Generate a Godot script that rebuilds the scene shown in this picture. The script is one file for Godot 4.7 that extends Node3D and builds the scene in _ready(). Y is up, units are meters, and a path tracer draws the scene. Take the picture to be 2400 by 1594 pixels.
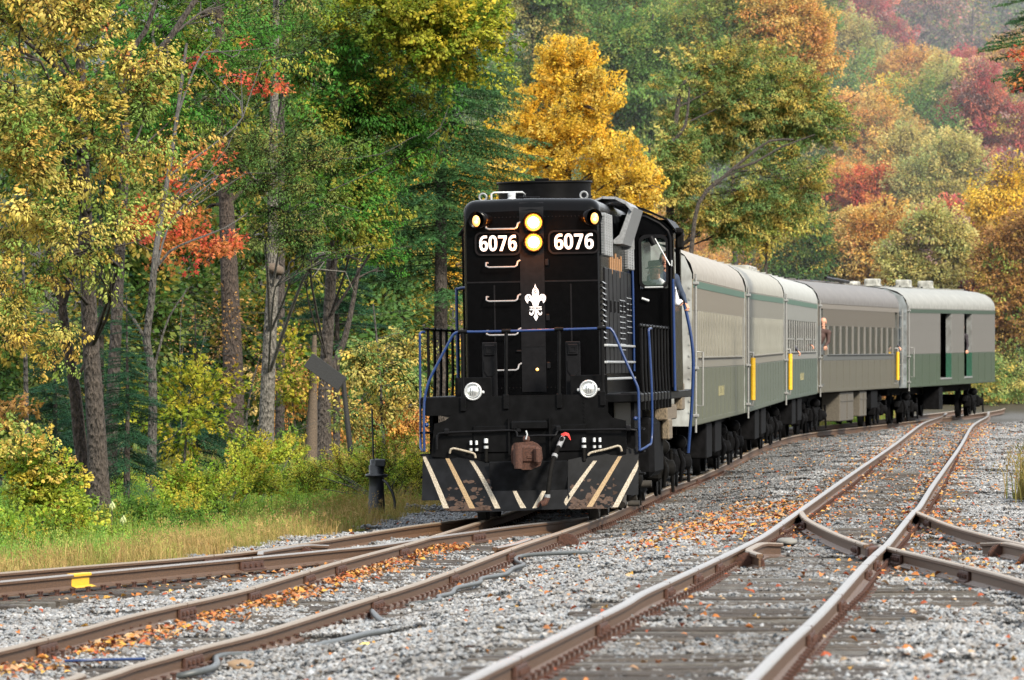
extends Node3D
# A black diesel locomotive leads five coaches round a curve through an autumn forest. Metres, y up; the near rail tops lie at y = 0, the camera looks along -z.

var rng := RandomNumberGenerator.new()
var names := {}
var T := {}
var M := {}

class MB:
	var v := PackedVector3Array()
	var n := PackedVector3Array()
	var c := PackedColorArray()
	var col := Color.WHITE
	var xf := Transform3D()
	func tri(a: Vector3, b: Vector3, d: Vector3) -> void:
		a = xf * a; b = xf * b; d = xf * d
		var m := (b - a).cross(d - a).normalized()
		v.append(a); v.append(d); v.append(b)
		n.append(m); n.append(m); n.append(m)
		c.append(col); c.append(col); c.append(col)
	func trin(a: Vector3, b: Vector3, d: Vector3, na: Vector3, nb: Vector3, nd: Vector3) -> void:
		v.append(xf * a); v.append(xf * d); v.append(xf * b)
		n.append((xf.basis * na).normalized()); n.append((xf.basis * nd).normalized()); n.append((xf.basis * nb).normalized())
		c.append(col); c.append(col); c.append(col)
	func quad(a: Vector3, b: Vector3, d: Vector3, e: Vector3) -> void:
		tri(a, b, d); tri(a, d, e)
	func out(p: Array, o: Vector3) -> void:   # a flat polygon, turned so that it faces away from o
		var m: Vector3 = (p[1] - p[0]).cross(p[2] - p[0])
		var r := p.duplicate()
		if m.dot(p[0] - o) < 0: r.reverse()
		for i in range(1, r.size() - 1): tri(r[0], r[i], r[i + 1])
	func box(o: Vector3, s: Vector3, b := 0.0) -> void:   # a box with bevelled edges
		var h := s / 2.0
		b = minf(b, minf(h.x, minf(h.y, h.z)) * 0.9)
		var ax := [Vector3(1, 0, 0), Vector3(0, 1, 0), Vector3(0, 0, 1)]
		for k in 3:
			var i := (k + 1) % 3
			var j := (k + 2) % 3
			for g in [-1.0, 1.0]:
				var f: Vector3 = o + ax[k] * h[k] * g
				var u: Vector3 = ax[i] * (h[i] - b)
				var w: Vector3 = ax[j] * (h[j] - b)
				out([f - u - w, f + u - w, f + u + w, f - u + w], o)
				if b > 0.0:
					for q in [-1.0, 1.0]:
						var e1: Vector3 = o + ax[k] * h[k] * g + ax[i] * (h[i] - b) * q
						var e2: Vector3 = o + ax[k] * (h[k] - b) * g + ax[i] * h[i] * q
						out([e1 - w, e1 + w, e2 + w, e2 - w], o)
		if b > 0.0:
			for x in [-1.0, 1.0]:
				for y in [-1.0, 1.0]:
					for z in [-1.0, 1.0]:
						out([o + Vector3(x * h.x, y * (h.y - b), z * (h.z - b)), o + Vector3(x * (h.x - b), y * h.y, z * (h.z - b)), o + Vector3(x * (h.x - b), y * (h.y - b), z * h.z)], o)
	func sheet(p: Array, closed := false, flip := false) -> void:   # rows of points, smooth
		var R := p.size()
		var C: int = p[0].size()
		var N := []
		for i in R:
			var row := PackedVector3Array()
			for j in C:
				var a: Vector3 = p[maxi(i - 1, 0)][j]
				var b: Vector3 = p[mini(i + 1, R - 1)][j]
				var j0 := (j - 1 + C) % C if closed else maxi(j - 1, 0)
				var j1 := (j + 1) % C if closed else mini(j + 1, C - 1)
				var m: Vector3 = (b - a).cross(p[i][j1] - p[i][j0])
				if m.length_squared() < 1e-14: m = Vector3.UP * 1e-5
				row.append((-m if flip else m).normalized())
			N.append(row)
		for i in R - 1:
			for j in (C if closed else C - 1):
				var k := (j + 1) % C
				if flip:
					trin(p[i][j], p[i][k], p[i + 1][k], N[i][j], N[i][k], N[i + 1][k])
					trin(p[i][j], p[i + 1][k], p[i + 1][j], N[i][j], N[i + 1][k], N[i + 1][j])
				else:
					trin(p[i][j], p[i + 1][k], p[i][k], N[i][j], N[i + 1][k], N[i][k])
					trin(p[i][j], p[i + 1][j], p[i + 1][k], N[i][j], N[i + 1][j], N[i + 1][k])
	func tube(path: Array, r: Variant, sides := 8, cap := true) -> void:
		var rows := []
		var side := Vector3.ZERO
		for i in path.size():
			var t: Vector3 = (path[mini(i + 1, path.size() - 1)] - path[maxi(i - 1, 0)]).normalized()
			if side == Vector3.ZERO: side = t.cross(Vector3.UP if absf(t.y) < 0.9 else Vector3.RIGHT).normalized()
			else: side = (side - t * side.dot(t)).normalized()
			var up := side.cross(t)
			var rad: float = r[i] if r is Array else (r if r > 0.0 else -r * lerpf(1.0, 0.35, float(i) / (path.size() - 1)))   # a negative radius tapers
			var row := PackedVector3Array()
			for k in sides:
				var a := TAU * k / sides
				row.append(path[i] + (side * cos(a) + up * sin(a)) * rad)
			rows.append(row)
		sheet(rows, true)
		if cap:
			for e in [0, path.size() - 1]:
				out(Array(rows[e]), path[1] if e == 0 else path[e - 1])
	func lathe(prof: Array, sides: int, at: Transform3D) -> void:   # (radius, height) about the y axis of «at»
		var rows := []
		for q in prof:
			var row := PackedVector3Array()
			for k in sides: row.append(at * Vector3(cos(TAU * k / sides) * q.x, q.y, sin(TAU * k / sides) * q.x))
			rows.append(row)
		sheet(rows, true, prof[-1].y < prof[0].y)
	func disc(r: float, sides: int, at: Transform3D) -> void:
		var p := []
		for k in sides: p.append(at * Vector3(cos(TAU * k / sides) * r, 0, sin(TAU * k / sides) * r))
		out(p, at * Vector3(0, -1, 0))
	func prism(poly: PackedVector2Array, z0: float, z1: float, at := Transform3D()) -> void:   # a flat outline with thickness along z
		var t := Geometry2D.triangulate_polygon(poly)
		var o := Vector2.ZERO
		for q in poly: o += q / poly.size()
		for e in [z0, z1]:
			for i in range(0, t.size(), 3):
				out([at * V3(poly[t[i]], e), at * V3(poly[t[i + 1]], e), at * V3(poly[t[i + 2]], e)], at * V3(o, (z0 + z1) / 2.0))
		var cw := Geometry2D.is_polygon_clockwise(poly)
		for i in poly.size():
			var a := poly[i]
			var b := poly[(i + 1) % poly.size()]
			var m := Vector2(b.y - a.y, a.x - b.x) * (-1.0 if cw else 1.0)
			out([at * V3(a, z0), at * V3(b, z0), at * V3(b, z1), at * V3(a, z1)], at * V3((a + b) / 2.0 - m, (z0 + z1) / 2.0))
	func V3(q: Vector2, z: float) -> Vector3: return Vector3(q.x, q.y, z)
	func mesh(m: Material, into: ArrayMesh = null) -> ArrayMesh:
		var r := into if into else ArrayMesh.new()
		if v.is_empty(): return r
		var a := []
		a.resize(Mesh.ARRAY_MAX)
		a[Mesh.ARRAY_VERTEX] = v; a[Mesh.ARRAY_NORMAL] = n; a[Mesh.ARRAY_COLOR] = c
		r.add_surface_from_arrays(Mesh.PRIMITIVE_TRIANGLES, a)
		r.surface_set_material(r.get_surface_count() - 1, m)
		return r

# ---------------------------------------------------------------- naming

func numbered(called: String) -> String:
	names[called] = names.get(called, -1) + 1
	return called if names[called] == 0 else "%s_%03d" % [called, names[called]]

func tag(o: Node, label := "", category := "", group := "", kind := "") -> Node:
	if label: o.set_meta("label", label)
	if category: o.set_meta("category", category)
	if group: o.set_meta("group", group)
	if kind: o.set_meta("kind", kind)
	return o

func thing(called: String, at: Vector3, turn := 0.0) -> Node3D:
	var o := Node3D.new()
	o.name = numbered(called)
	add_child(o)
	o.position = at
	o.rotation.y = turn
	return o

func obj(called: String, mesh: Mesh, parent: Node = null) -> MeshInstance3D:
	var o := MeshInstance3D.new()
	o.mesh = mesh
	if parent == null:
		o.name = numbered(called)
		add_child(o)
	else:
		o.name = called
		parent.add_child(o, true)
	return o

func many(called: String, mesh: Mesh, where: Array, tint: Array, parent: Node = null) -> MultiMeshInstance3D:
	var mm := MultiMesh.new()
	mm.transform_format = MultiMesh.TRANSFORM_3D
	mm.use_colors = tint.size() > 0
	mm.mesh = mesh
	mm.instance_count = where.size()
	for i in where.size():
		mm.set_instance_transform(i, where[i])
		if tint: mm.set_instance_color(i, tint[i])
	var o := MultiMeshInstance3D.new()
	o.multimesh = mm
	o.set_meta("kind", "stuff")
	if parent == null:
		o.name = numbered(called)
		add_child(o)
	else:
		o.name = called
		parent.add_child(o, true)
	return o

# ---------------------------------------------------------------- materials

func noise_tex(freq: float, lo: float, hi: float, type := FastNoiseLite.TYPE_SIMPLEX_SMOOTH, seed_ := 1, oct := 4, warm := 0.0) -> NoiseTexture2D:
	var f := FastNoiseLite.new()
	f.noise_type = type
	f.frequency = freq
	f.fractal_octaves = oct
	f.seed = seed_
	var t := NoiseTexture2D.new()
	t.width = 512; t.height = 512; t.seamless = true; t.noise = f
	var g := Gradient.new()
	g.set_color(0, Color(lo + warm, lo, lo - warm)); g.set_color(1, Color(hi, hi, hi))
	t.color_ramp = g
	return t

func mat(called: String, c: Color, rough: float, metal := 0.0, tex := "", s := Vector3.ONE, rtex := "") -> StandardMaterial3D:
	var m := StandardMaterial3D.new()
	m.resource_name = called
	m.albedo_color = c.linear_to_srgb()
	m.roughness = rough
	m.metallic = metal
	m.uv1_triplanar = true
	m.uv1_scale = s
	if tex: m.albedo_texture = T[tex]
	if rtex:
		m.roughness_texture = T[rtex]
		m.roughness_texture_channel = BaseMaterial3D.TEXTURE_CHANNEL_RED
	M[called] = m
	return m

func vmat(called: String, rough: float, back := Color.BLACK) -> StandardMaterial3D:
	var m := StandardMaterial3D.new()
	m.resource_name = called
	m.vertex_color_use_as_albedo = true
	m.roughness = rough
	m.metallic_specular = 0.3
	if back != Color.BLACK:
		m.backlight_enabled = true
		m.backlight = back.linear_to_srgb()
	M[called] = m
	return m

func materials() -> void:
	T.fine = noise_tex(0.09, 0.55, 1.0, FastNoiseLite.TYPE_SIMPLEX_SMOOTH, 3, 4)
	T.blotch = noise_tex(0.012, 0.45, 1.0, FastNoiseLite.TYPE_SIMPLEX_SMOOTH, 5, 5)
	T.soft = noise_tex(0.02, 0.78, 1.0, FastNoiseLite.TYPE_SIMPLEX_SMOOTH, 8, 5)
	T.streak = noise_tex(0.02, 0.62, 1.0, FastNoiseLite.TYPE_SIMPLEX_SMOOTH, 15, 5, 0.02)
	T.rust = noise_tex(0.03, 0.4, 1.0, FastNoiseLite.TYPE_SIMPLEX_SMOOTH, 9, 5, 0.06)
	T.bark = noise_tex(0.05, 0.3, 1.0, FastNoiseLite.TYPE_SIMPLEX_SMOOTH, 12, 5)
	var bn := noise_tex(0.05, 0.0, 1.0, FastNoiseLite.TYPE_SIMPLEX_SMOOTH, 12, 5)
	bn.color_ramp = null
	bn.as_normal_map = true
	bn.bump_strength = 10.0
	T.bark_n = bn
	mat("black_paint", Color(0.0016, 0.0016, 0.0019), 0.22, 0.0, "soft", Vector3.ONE * 0.7)
	mat("black_frame", Color(0.0035, 0.0035, 0.004), 0.45, 0.0, "blotch", Vector3.ONE * 0.8)
	mat("dark_grey", Color(0.007, 0.007, 0.008), 0.42, 0.0, "soft", Vector3.ONE)
	mat("panel_grey", Color(0.022, 0.022, 0.025), 0.4, 0.0, "soft", Vector3.ONE)
	mat("grime", Color(0.009, 0.0085, 0.008), 0.8, 0.0, "blotch", Vector3.ONE)
	mat("underside", Color(0.006, 0.006, 0.007), 0.85, 0.0, "blotch", Vector3.ONE)
	mat("truck_brown", Color(0.045, 0.038, 0.030), 0.85, 0.0, "blotch", Vector3.ONE)
	mat("blue_paint", Color(0.006, 0.028, 0.115), 0.35, 0.0, "soft", Vector3.ONE * 2.0)
	mat("grey_metal", Color(0.22, 0.23, 0.24), 0.45, 0.0, "soft", Vector3.ONE * 2.0)
	mat("pale_metal", Color(0.55, 0.57, 0.58), 0.35, 0.3, "soft", Vector3.ONE * 2.0)
	mat("chrome", Color(0.75, 0.76, 0.76), 0.22, 0.9)
	mat("white_paint", Color(0.50, 0.47, 0.39), 0.7, 0.0, "rust", Vector3.ONE * 3.0)
	mat("worn_white", Color(0.42, 0.31, 0.17), 0.7, 0.0, "rust", Vector3.ONE * 4.0)
	mat("number_white", Color(0.85, 0.86, 0.88), 0.5)
	mat("rusty_iron", Color(0.085, 0.032, 0.018), 0.85, 0.0, "rust", Vector3.ONE * 2.0)
	mat("plow_paint", Color(0.008, 0.0085, 0.010), 0.5, 0.0, "blotch", Vector3.ONE * 0.9)
	mat("plow_rust", Color(0.065, 0.030, 0.012), 0.75, 0.0, "rust", Vector3.ONE * 1.4)
	mat("brass", Color(0.6, 0.5, 0.3), 0.35, 0.7)
	mat("red_cloth", Color(0.42, 0.03, 0.025), 0.8)
	mat("reflection_strip", Color(0.33, 0.17, 0.07), 0.6, 0.0, "soft", Vector3.ONE * 3.0)
	mat("rail_side", Color(0.135, 0.070, 0.030), 0.62, 0.0, "rust", Vector3(1.2, 3.0, 1.2))
	mat("rail_top_worn", Color(0.30, 0.275, 0.25), 0.38, 0.65, "soft", Vector3.ONE * 2.0)
	mat("rail_top_dull", Color(0.26, 0.20, 0.14), 0.5, 0.35, "soft", Vector3.ONE * 2.0)
	mat("yellow_paint", Color(0.72, 0.42, 0.01), 0.5, 0.0, "soft", Vector3.ONE * 3.0)
	mat("tie_wood", Color(0.11, 0.085, 0.065), 0.9, 0.0, "bark", Vector3(0.5, 3.0, 5.0))
	mat("hose", Color(0.06, 0.068, 0.07), 0.5, 0.0, "soft", Vector3.ONE * 3.0)
	mat("switch_iron", Color(0.012, 0.014, 0.018), 0.4, 0.0, "soft", Vector3.ONE * 2.0)
	mat("board_wood", Color(0.035, 0.036, 0.036), 0.8, 0.0, "bark", Vector3(4.0, 1.0, 4.0))
	mat("pale_wood", Color(0.26, 0.2, 0.13), 0.85, 0.0, "bark", Vector3(4.0, 0.6, 4.0))
	mat("dead_wood", Color(0.21, 0.155, 0.11), 0.9, 0.0, "bark", Vector3(4.0, 0.8, 4.0))
	for b in [["bark_dark", Color(0.105, 0.085, 0.07)], ["bark_grey", Color(0.125, 0.115, 0.10)], ["bark_pale", Color(0.26, 0.24, 0.205)], ["bark_brown", Color(0.10, 0.07, 0.052)]]:
		var m := mat(b[0], b[1], 0.95, 0.0, "bark", Vector3(0.9, 0.24, 0.9))
		m.normal_enabled = true
		m.normal_texture = T.bark_n
		m.normal_scale = 1.5
	vmat("leaf", 0.5, Color(0.96, 0.94, 0.70))
	vmat("needle", 0.6, Color(0.22, 0.25, 0.15))
	vmat("blade", 0.7, Color(0.5, 0.48, 0.25))
	vmat("stone", 0.85)
	vmat("litter", 0.75, Color(0.12, 0.06, 0.02))
	var g := vmat("soil", 0.95)
	g.uv1_triplanar = true
	g.uv1_scale = Vector3.ONE * 0.9
	g.albedo_texture = T.fine
	for q in ["black_paint", "black_frame", "dark_grey", "plow_paint"]: (M[q] as StandardMaterial3D).metallic_specular = 0.22
	var s := vmat("skin_cloth", 0.75)
	s.metallic_specular = 0.35
	for q in [["headlamp_glow", Color(1.0, 0.93, 0.80), 16.0], ["headlamp_rim", Color(1.0, 0.55, 0.13), 0.55], ["marker_glow", Color(1.0, 0.60, 0.20), 0.28], ["marker_core", Color(1.0, 0.85, 0.5), 1.2], ["gauge_glow", Color(1.0, 0.7, 0.3), 0.8]]:
		var m := mat(q[0], q[1], 0.3)
		m.emission_enabled = true
		m.emission = q[1]
		m.emission_energy_multiplier = q[2]
	var gl := mat("lens_glass", Color(0.8, 0.85, 0.85, 0.12), 0.05)
	gl.transparency = BaseMaterial3D.TRANSPARENCY_ALPHA
	var cg := mat("cab_glass", Color(0.10, 0.14, 0.125, 0.24), 0.03)
	cg.transparency = BaseMaterial3D.TRANSPARENCY_ALPHA
	var wg := mat("window_glass", Color(0.035, 0.042, 0.038, 0.80), 0.05)
	wg.transparency = BaseMaterial3D.TRANSPARENCY_ALPHA
	wg.metallic_specular = 0.28
	var dg := mat("interior_shade_pane", Color(0.03, 0.033, 0.036, 0.86), 0.2)  # near-black pane standing in for the dim interior behind open windows
	dg.transparency = BaseMaterial3D.TRANSPARENCY_ALPHA
	dg.metallic_specular = 0.1
	cg.metallic_specular = 0.1
	for q in ["underside", "grime"]: (M[q] as StandardMaterial3D).metallic_specular = 0.2

# ---------------------------------------------------------------- the lie of the land

func lerp_at(z: float, k: PackedFloat32Array) -> float:   # k holds z, value, z, value ...
	if z <= k[0]: return k[1]
	for i in range(2, k.size(), 2):
		if z <= k[i]: return lerpf(k[i - 1], k[i + 1], (z - k[i - 2]) / (k[i] - k[i - 2]))
	return k[k.size() - 1]

var k_main := PackedFloat32Array([30, -5.3, 51, -3.54, 72.5, -1.7, 87, -0.72, 103, 0.38, 123.9, 1.72, 145, 3.1, 171, 4.75, 184, 5.65, 197, 6.68, 209, 8.15, 222, 10.05, 246, 14.0, 262, 16.1, 300, 19.6, 400, 27])
var k_main_y := PackedFloat32Array([30, 0, 108, 0, 123, 0.06, 148, 0.09, 173, 0.2, 199, 0.26, 224, 0.32, 248, 0.44, 300, 0.6])
var k_side := PackedFloat32Array([20, -0.75, 38.2, 0.49, 51, 1.31, 61, 2.05, 76, 3.02, 93, 4.25, 117, 5.9, 137, 7.2, 164, 9.0, 197, 11.3, 230, 13.5, 250, 15.0, 262, 16.1, 300, 19.6, 400, 27])
var k_side_y := PackedFloat32Array([20, 0.58, 30, 0.56, 38, 0.53, 45, 0.48, 51, 0.44, 61, 0.40, 72, 0.33, 80, 0.30, 93, 0.31, 103, 0.33, 117, 0.35, 137, 0.36, 164, 0.38, 196, 0.44, 230, 0.46, 262, 0.5, 300, 0.6])
var k_edge := PackedFloat32Array([30, -14.5, 60, -10.2, 70, -7.9, 75, -6.9, 80, -5.7, 87.2, -4.2, 93, -3.5, 99.4, -2.7, 106, -1.9, 124, -0.6, 145, 0.9, 171, 2.6, 197, 4.4, 222, 7.6, 246, 11.6, 262, 13.6, 300, 17, 400, 24])
var bumps := FastNoiseLite.new()

func ground_y(x: float, z: float) -> float:
	var xm := lerp_at(z, k_main)
	var xs := lerp_at(z, k_side)
	var ym := lerp_at(z, k_main_y)
	var ys := lerp_at(z, k_side_y)
	var bed := lerpf(ym, ys, smoothstep(xm + 0.8, maxf(xs - 0.9, xm + 1.0), x)) - 0.185
	var xl := lerp_at(z, k_edge)
	var y := bed
	if x < xm - 0.9 and z < 104: y -= 0.07 * smoothstep(0.0, 1.4, xm - 0.9 - x) * smoothstep(104.0, 88.0, z)
	if x < xl: y = bed - 0.07 - 0.32 * smoothstep(0.0, 2.5, xl - x) + 0.012 * maxf(xl - x - 3.0, 0.0)
	if x > xs + 2.4: y = bed - 0.12 * smoothstep(0.0, 1.4, x - xs - 2.4) + 0.02 * maxf(x - xs - 5.0, 0.0)
	y += bumps.get_noise_2d(x * 14.0, z * 14.0) * 0.035
	if z > 262.0: y += (z - 262.0) * 0.10 * smoothstep(262.0, 330.0, z)
	return y

func ground_col(x: float, z: float) -> Color:
	var xl := lerp_at(z, k_edge)
	var xs := lerp_at(z, k_side)
	var stone := Color(0.13, 0.127, 0.12)
	var soil := Color(0.055, 0.045, 0.022)
	var t := smoothstep(xl + 0.3, xl - 0.3, x) + smoothstep(xs + 3.4, xs + 4.2, x) + smoothstep(262.0, 275.0, z)
	return stone.lerp(soil, clampf(t, 0.0, 1.0))

func build_ground() -> void:
	bumps.seed = 4
	bumps.frequency = 0.05
	bumps.fractal_octaves = 3
	var xs := []
	var x := -400.0
	while x < 400.0:
		xs.append(x)
		x += 0.35 if x > -12.0 and x < 24.0 else (2.0 if x > -40.0 and x < 70.0 else 30.0)
	xs.append(400.0)
	var zs := []
	var z := -60.0
	while z < 900.0:
		zs.append(z)
		z += 10.0 if z < 30.0 else (0.8 if z < 130.0 else (2.5 if z < 300.0 else 20.0))
	zs.append(900.0)
	var rows := []
	var vv := PackedVector3Array()
	var cc := PackedColorArray()
	for zz in zs:
		for xx in xs:
			vv.append(Vector3(xx, ground_y(xx, zz), -zz))
			cc.append(ground_col(xx, zz))
	var C := xs.size()
	var idx := PackedInt32Array()
	for i in zs.size() - 1:
		for j in C - 1:
			var a := i * C + j
			idx.append_array([a, a + C, a + 1, a + 1, a + C, a + C + 1])
	var st := SurfaceTool.new()
	st.begin(Mesh.PRIMITIVE_TRIANGLES)
	for i in vv.size():
		st.set_color(cc[i])
		st.add_vertex(vv[i])
	for i in idx: st.add_index(i)
	st.generate_normals()
	st.set_material(M.soil)
	tag(obj("ground", st.commit()), "pale ballast bed between brown forest floor and rising hillside", "", "", "structure")

# ---------------------------------------------------------------- tracks

func smooth(p: Array, step := 1.2) -> Array:   # a Catmull-Rom curve through p
	var r := []
	for i in p.size() - 1:
		var a: Vector3 = p[maxi(i - 1, 0)]
		var d: Vector3 = p[mini(i + 2, p.size() - 1)]
		var k := maxi(1, int(ceil((p[i + 1] - p[i]).length() / step)))
		for q in k: r.append((p[i] as Vector3).cubic_interpolate(p[i + 1], a, d, float(q) / k))
	r.append(p[p.size() - 1])
	return r

func pts(k: PackedFloat32Array) -> Array:   # x, y, distance
	var r := []
	for i in range(0, k.size(), 3): r.append(Vector3(k[i], k[i + 1], -k[i + 2]))
	return r

const HEAD := [Vector2(-0.037, -0.012), Vector2(-0.030, 0.0), Vector2(0.030, 0.0), Vector2(0.037, -0.012)]
const SIDES := [Vector2(0.037, -0.012), Vector2(0.036, -0.036), Vector2(0.010, -0.048), Vector2(0.009, -0.115), Vector2(0.030, -0.130), Vector2(0.070, -0.142), Vector2(0.070, -0.155), Vector2(-0.070, -0.155), Vector2(-0.070, -0.142), Vector2(-0.030, -0.130), Vector2(-0.009, -0.115), Vector2(-0.010, -0.048), Vector2(-0.036, -0.036), Vector2(-0.037, -0.012)]

func rail_mesh(path: Array, base: Vector3, top: String) -> ArrayMesh:
	var mesh := ArrayMesh.new()
	for part in 2:
		var prof: Array = SIDES if part == 0 else HEAD
		var mb := MB.new()
		for e in prof.size() - 1:
			var rows := [PackedVector3Array(), PackedVector3Array()]
			for i in path.size():
				var t: Vector3 = (path[mini(i + 1, path.size() - 1)] - path[maxi(i - 1, 0)]).normalized()
				var r := t.cross(Vector3.UP).normalized()
				for q in 2: rows[q].append(path[i] + r * prof[e + q].x + Vector3.UP * prof[e + q].y - base)
			mb.sheet(rows)
		if part == 0:
			for e in [0, path.size() - 1]:
				var o: Vector3 = path[1] if e == 0 else path[e - 1]
				var r: Vector3 = (path[e] - o).cross(Vector3.UP).normalized()
				for q in [[0.03, 0.0, -0.04], [0.01, -0.04, -0.13], [0.07, -0.13, -0.155]]:
					mb.out([path[e] - r * q[0] + Vector3.UP * q[1] - base, path[e] + r * q[0] + Vector3.UP * q[1] - base, path[e] + r * q[0] + Vector3.UP * q[2] - base, path[e] - r * q[0] + Vector3.UP * q[2] - base], o - base)
		mb.mesh(M.rail_side if part == 0 else M[top], mesh)
	return mesh

func on_path(path: Array, z: float) -> Array:   # the point of a path at a distance, and its direction away from the camera
	for i in path.size() - 1:
		var a: Vector3 = path[i]
		var b: Vector3 = path[i + 1]
		if (-a.z <= z and z <= -b.z) or (-b.z <= z and z <= -a.z):
			var t := (z + a.z) / (a.z - b.z)
			return [a.lerp(b, t), ((b - a) if b.z < a.z else (a - b)).normalized()]
	return [path[0], Vector3.FORWARD]

func rail(parent: Node3D, path: Array, top: String, joints: Array, called := "rail") -> MeshInstance3D:
	var o := obj(called, rail_mesh(path, parent.position, top), parent)
	for z in joints:
		var q := on_path(path, z)
		var t: Vector3 = q[1]
		var r := t.cross(Vector3.UP).normalized()
		var mb := MB.new()
		mb.xf = Transform3D(Basis(r, Vector3.UP, -t), q[0] - parent.position)
		for s in [-1.0, 1.0]:
			mb.box(Vector3(0.028 * s, -0.085, 0), Vector3(0.03, 0.085, 0.92), 0.006)
			mb.box(Vector3(0.047 * s, -0.133, 0), Vector3(0.045, 0.022, 0.92), 0.006)
			for k in 4:
				mb.box(Vector3(0.052 * s, -0.085, -0.34 + 0.225 * k), Vector3(0.03, 0.042, 0.042), 0.008)
		mb.box(Vector3(0, -0.03, 0), Vector3(0.0775, 0.062, 0.012))
		obj("joint_bar", mb.mesh(M.rusty_iron), o)
	return o

func beside(path: Array, d: float, z0: float, z1: float) -> Array:   # a short guard rail along a rail, its two ends bent away
	var r := []
	for i in 9:
		var q := on_path(path, lerpf(z0, z1, i / 8.0))
		var side: Vector3 = (q[1] as Vector3).cross(Vector3.UP).normalized()
		var bend: float = pow(absf(i / 4.0 - 1.0), 6.0) * 0.16
		r.append(q[0] + side * (d + signf(d) * bend) + Vector3.UP * (0.004 - bend * 0.15))
	return r

func brace(parent: Node3D, path: Array, d: float, z: float) -> void:   # a half-round plate that holds a guard rail
	var q := on_path(path, z)
	var t: Vector3 = q[1]
	var mb := MB.new()
	mb.xf = Transform3D(Basis(t.cross(Vector3.UP).normalized(), Vector3.UP, -t), q[0] - parent.position)
	var poly := PackedVector2Array()
	for i in 9: poly.append(Vector2(d + 0.15 * cos(PI * i / 8.0) * signf(d), -0.15 + 0.14 * sin(PI * i / 8.0)))
	for k in 2: mb.prism(poly, -0.02 + 0.16 * k, 0.02 + 0.16 * k)
	obj("rail_brace", mb.mesh(M.rusty_iron), parent)

var tie_mesh := []

func ties(parent: Node3D, k: PackedFloat32Array, ky: PackedFloat32Array, z0: float, z1: float, long: PackedFloat32Array) -> void:
	var z := z0
	var plates := []
	while z < z1:
		var x := lerp_at(z, k)
		var dx := lerp_at(z + 0.5, k) - x
		var y := lerp_at(z, ky)
		var extra := lerp_at(z, long)
		var o := obj("tie", tie_mesh[rng.randi() % tie_mesh.size()], parent)
		var b := Basis(Vector3.UP, -dx / 0.5 + rng.randf_range(-0.015, 0.015))
		o.transform = Transform3D(b.scaled_local(Vector3((2.55 + absf(extra)) / 2.55, 1, 1)), Vector3(x + extra / 2.0 + rng.randf_range(-0.06, 0.06), y - 0.24 + rng.randf_range(-0.012, 0.002), -z) - parent.position)
		for s in [-0.7175, 0.7175]: plates.append(Transform3D(b, Vector3(x + s, y - 0.158, -z) - parent.position))
		z += 0.56 + rng.randf_range(-0.04, 0.04)
	var mb := MB.new()
	mb.box(Vector3(0, 0, 0), Vector3(0.27, 0.016, 0.17), 0.004)
	for s in [-1.0, 1.0]:
		for q in [-1.0, 1.0]:
			mb.box(Vector3(0.085 * s, 0.025, 0.04 * q), Vector3(0.018, 0.06, 0.018))
			mb.box(Vector3(0.08 * s, 0.055, 0.04 * q), Vector3(0.036, 0.014, 0.03), 0.003)
	many("tie_plates", mb.mesh(M.rusty_iron), plates, [], parent)

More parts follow.
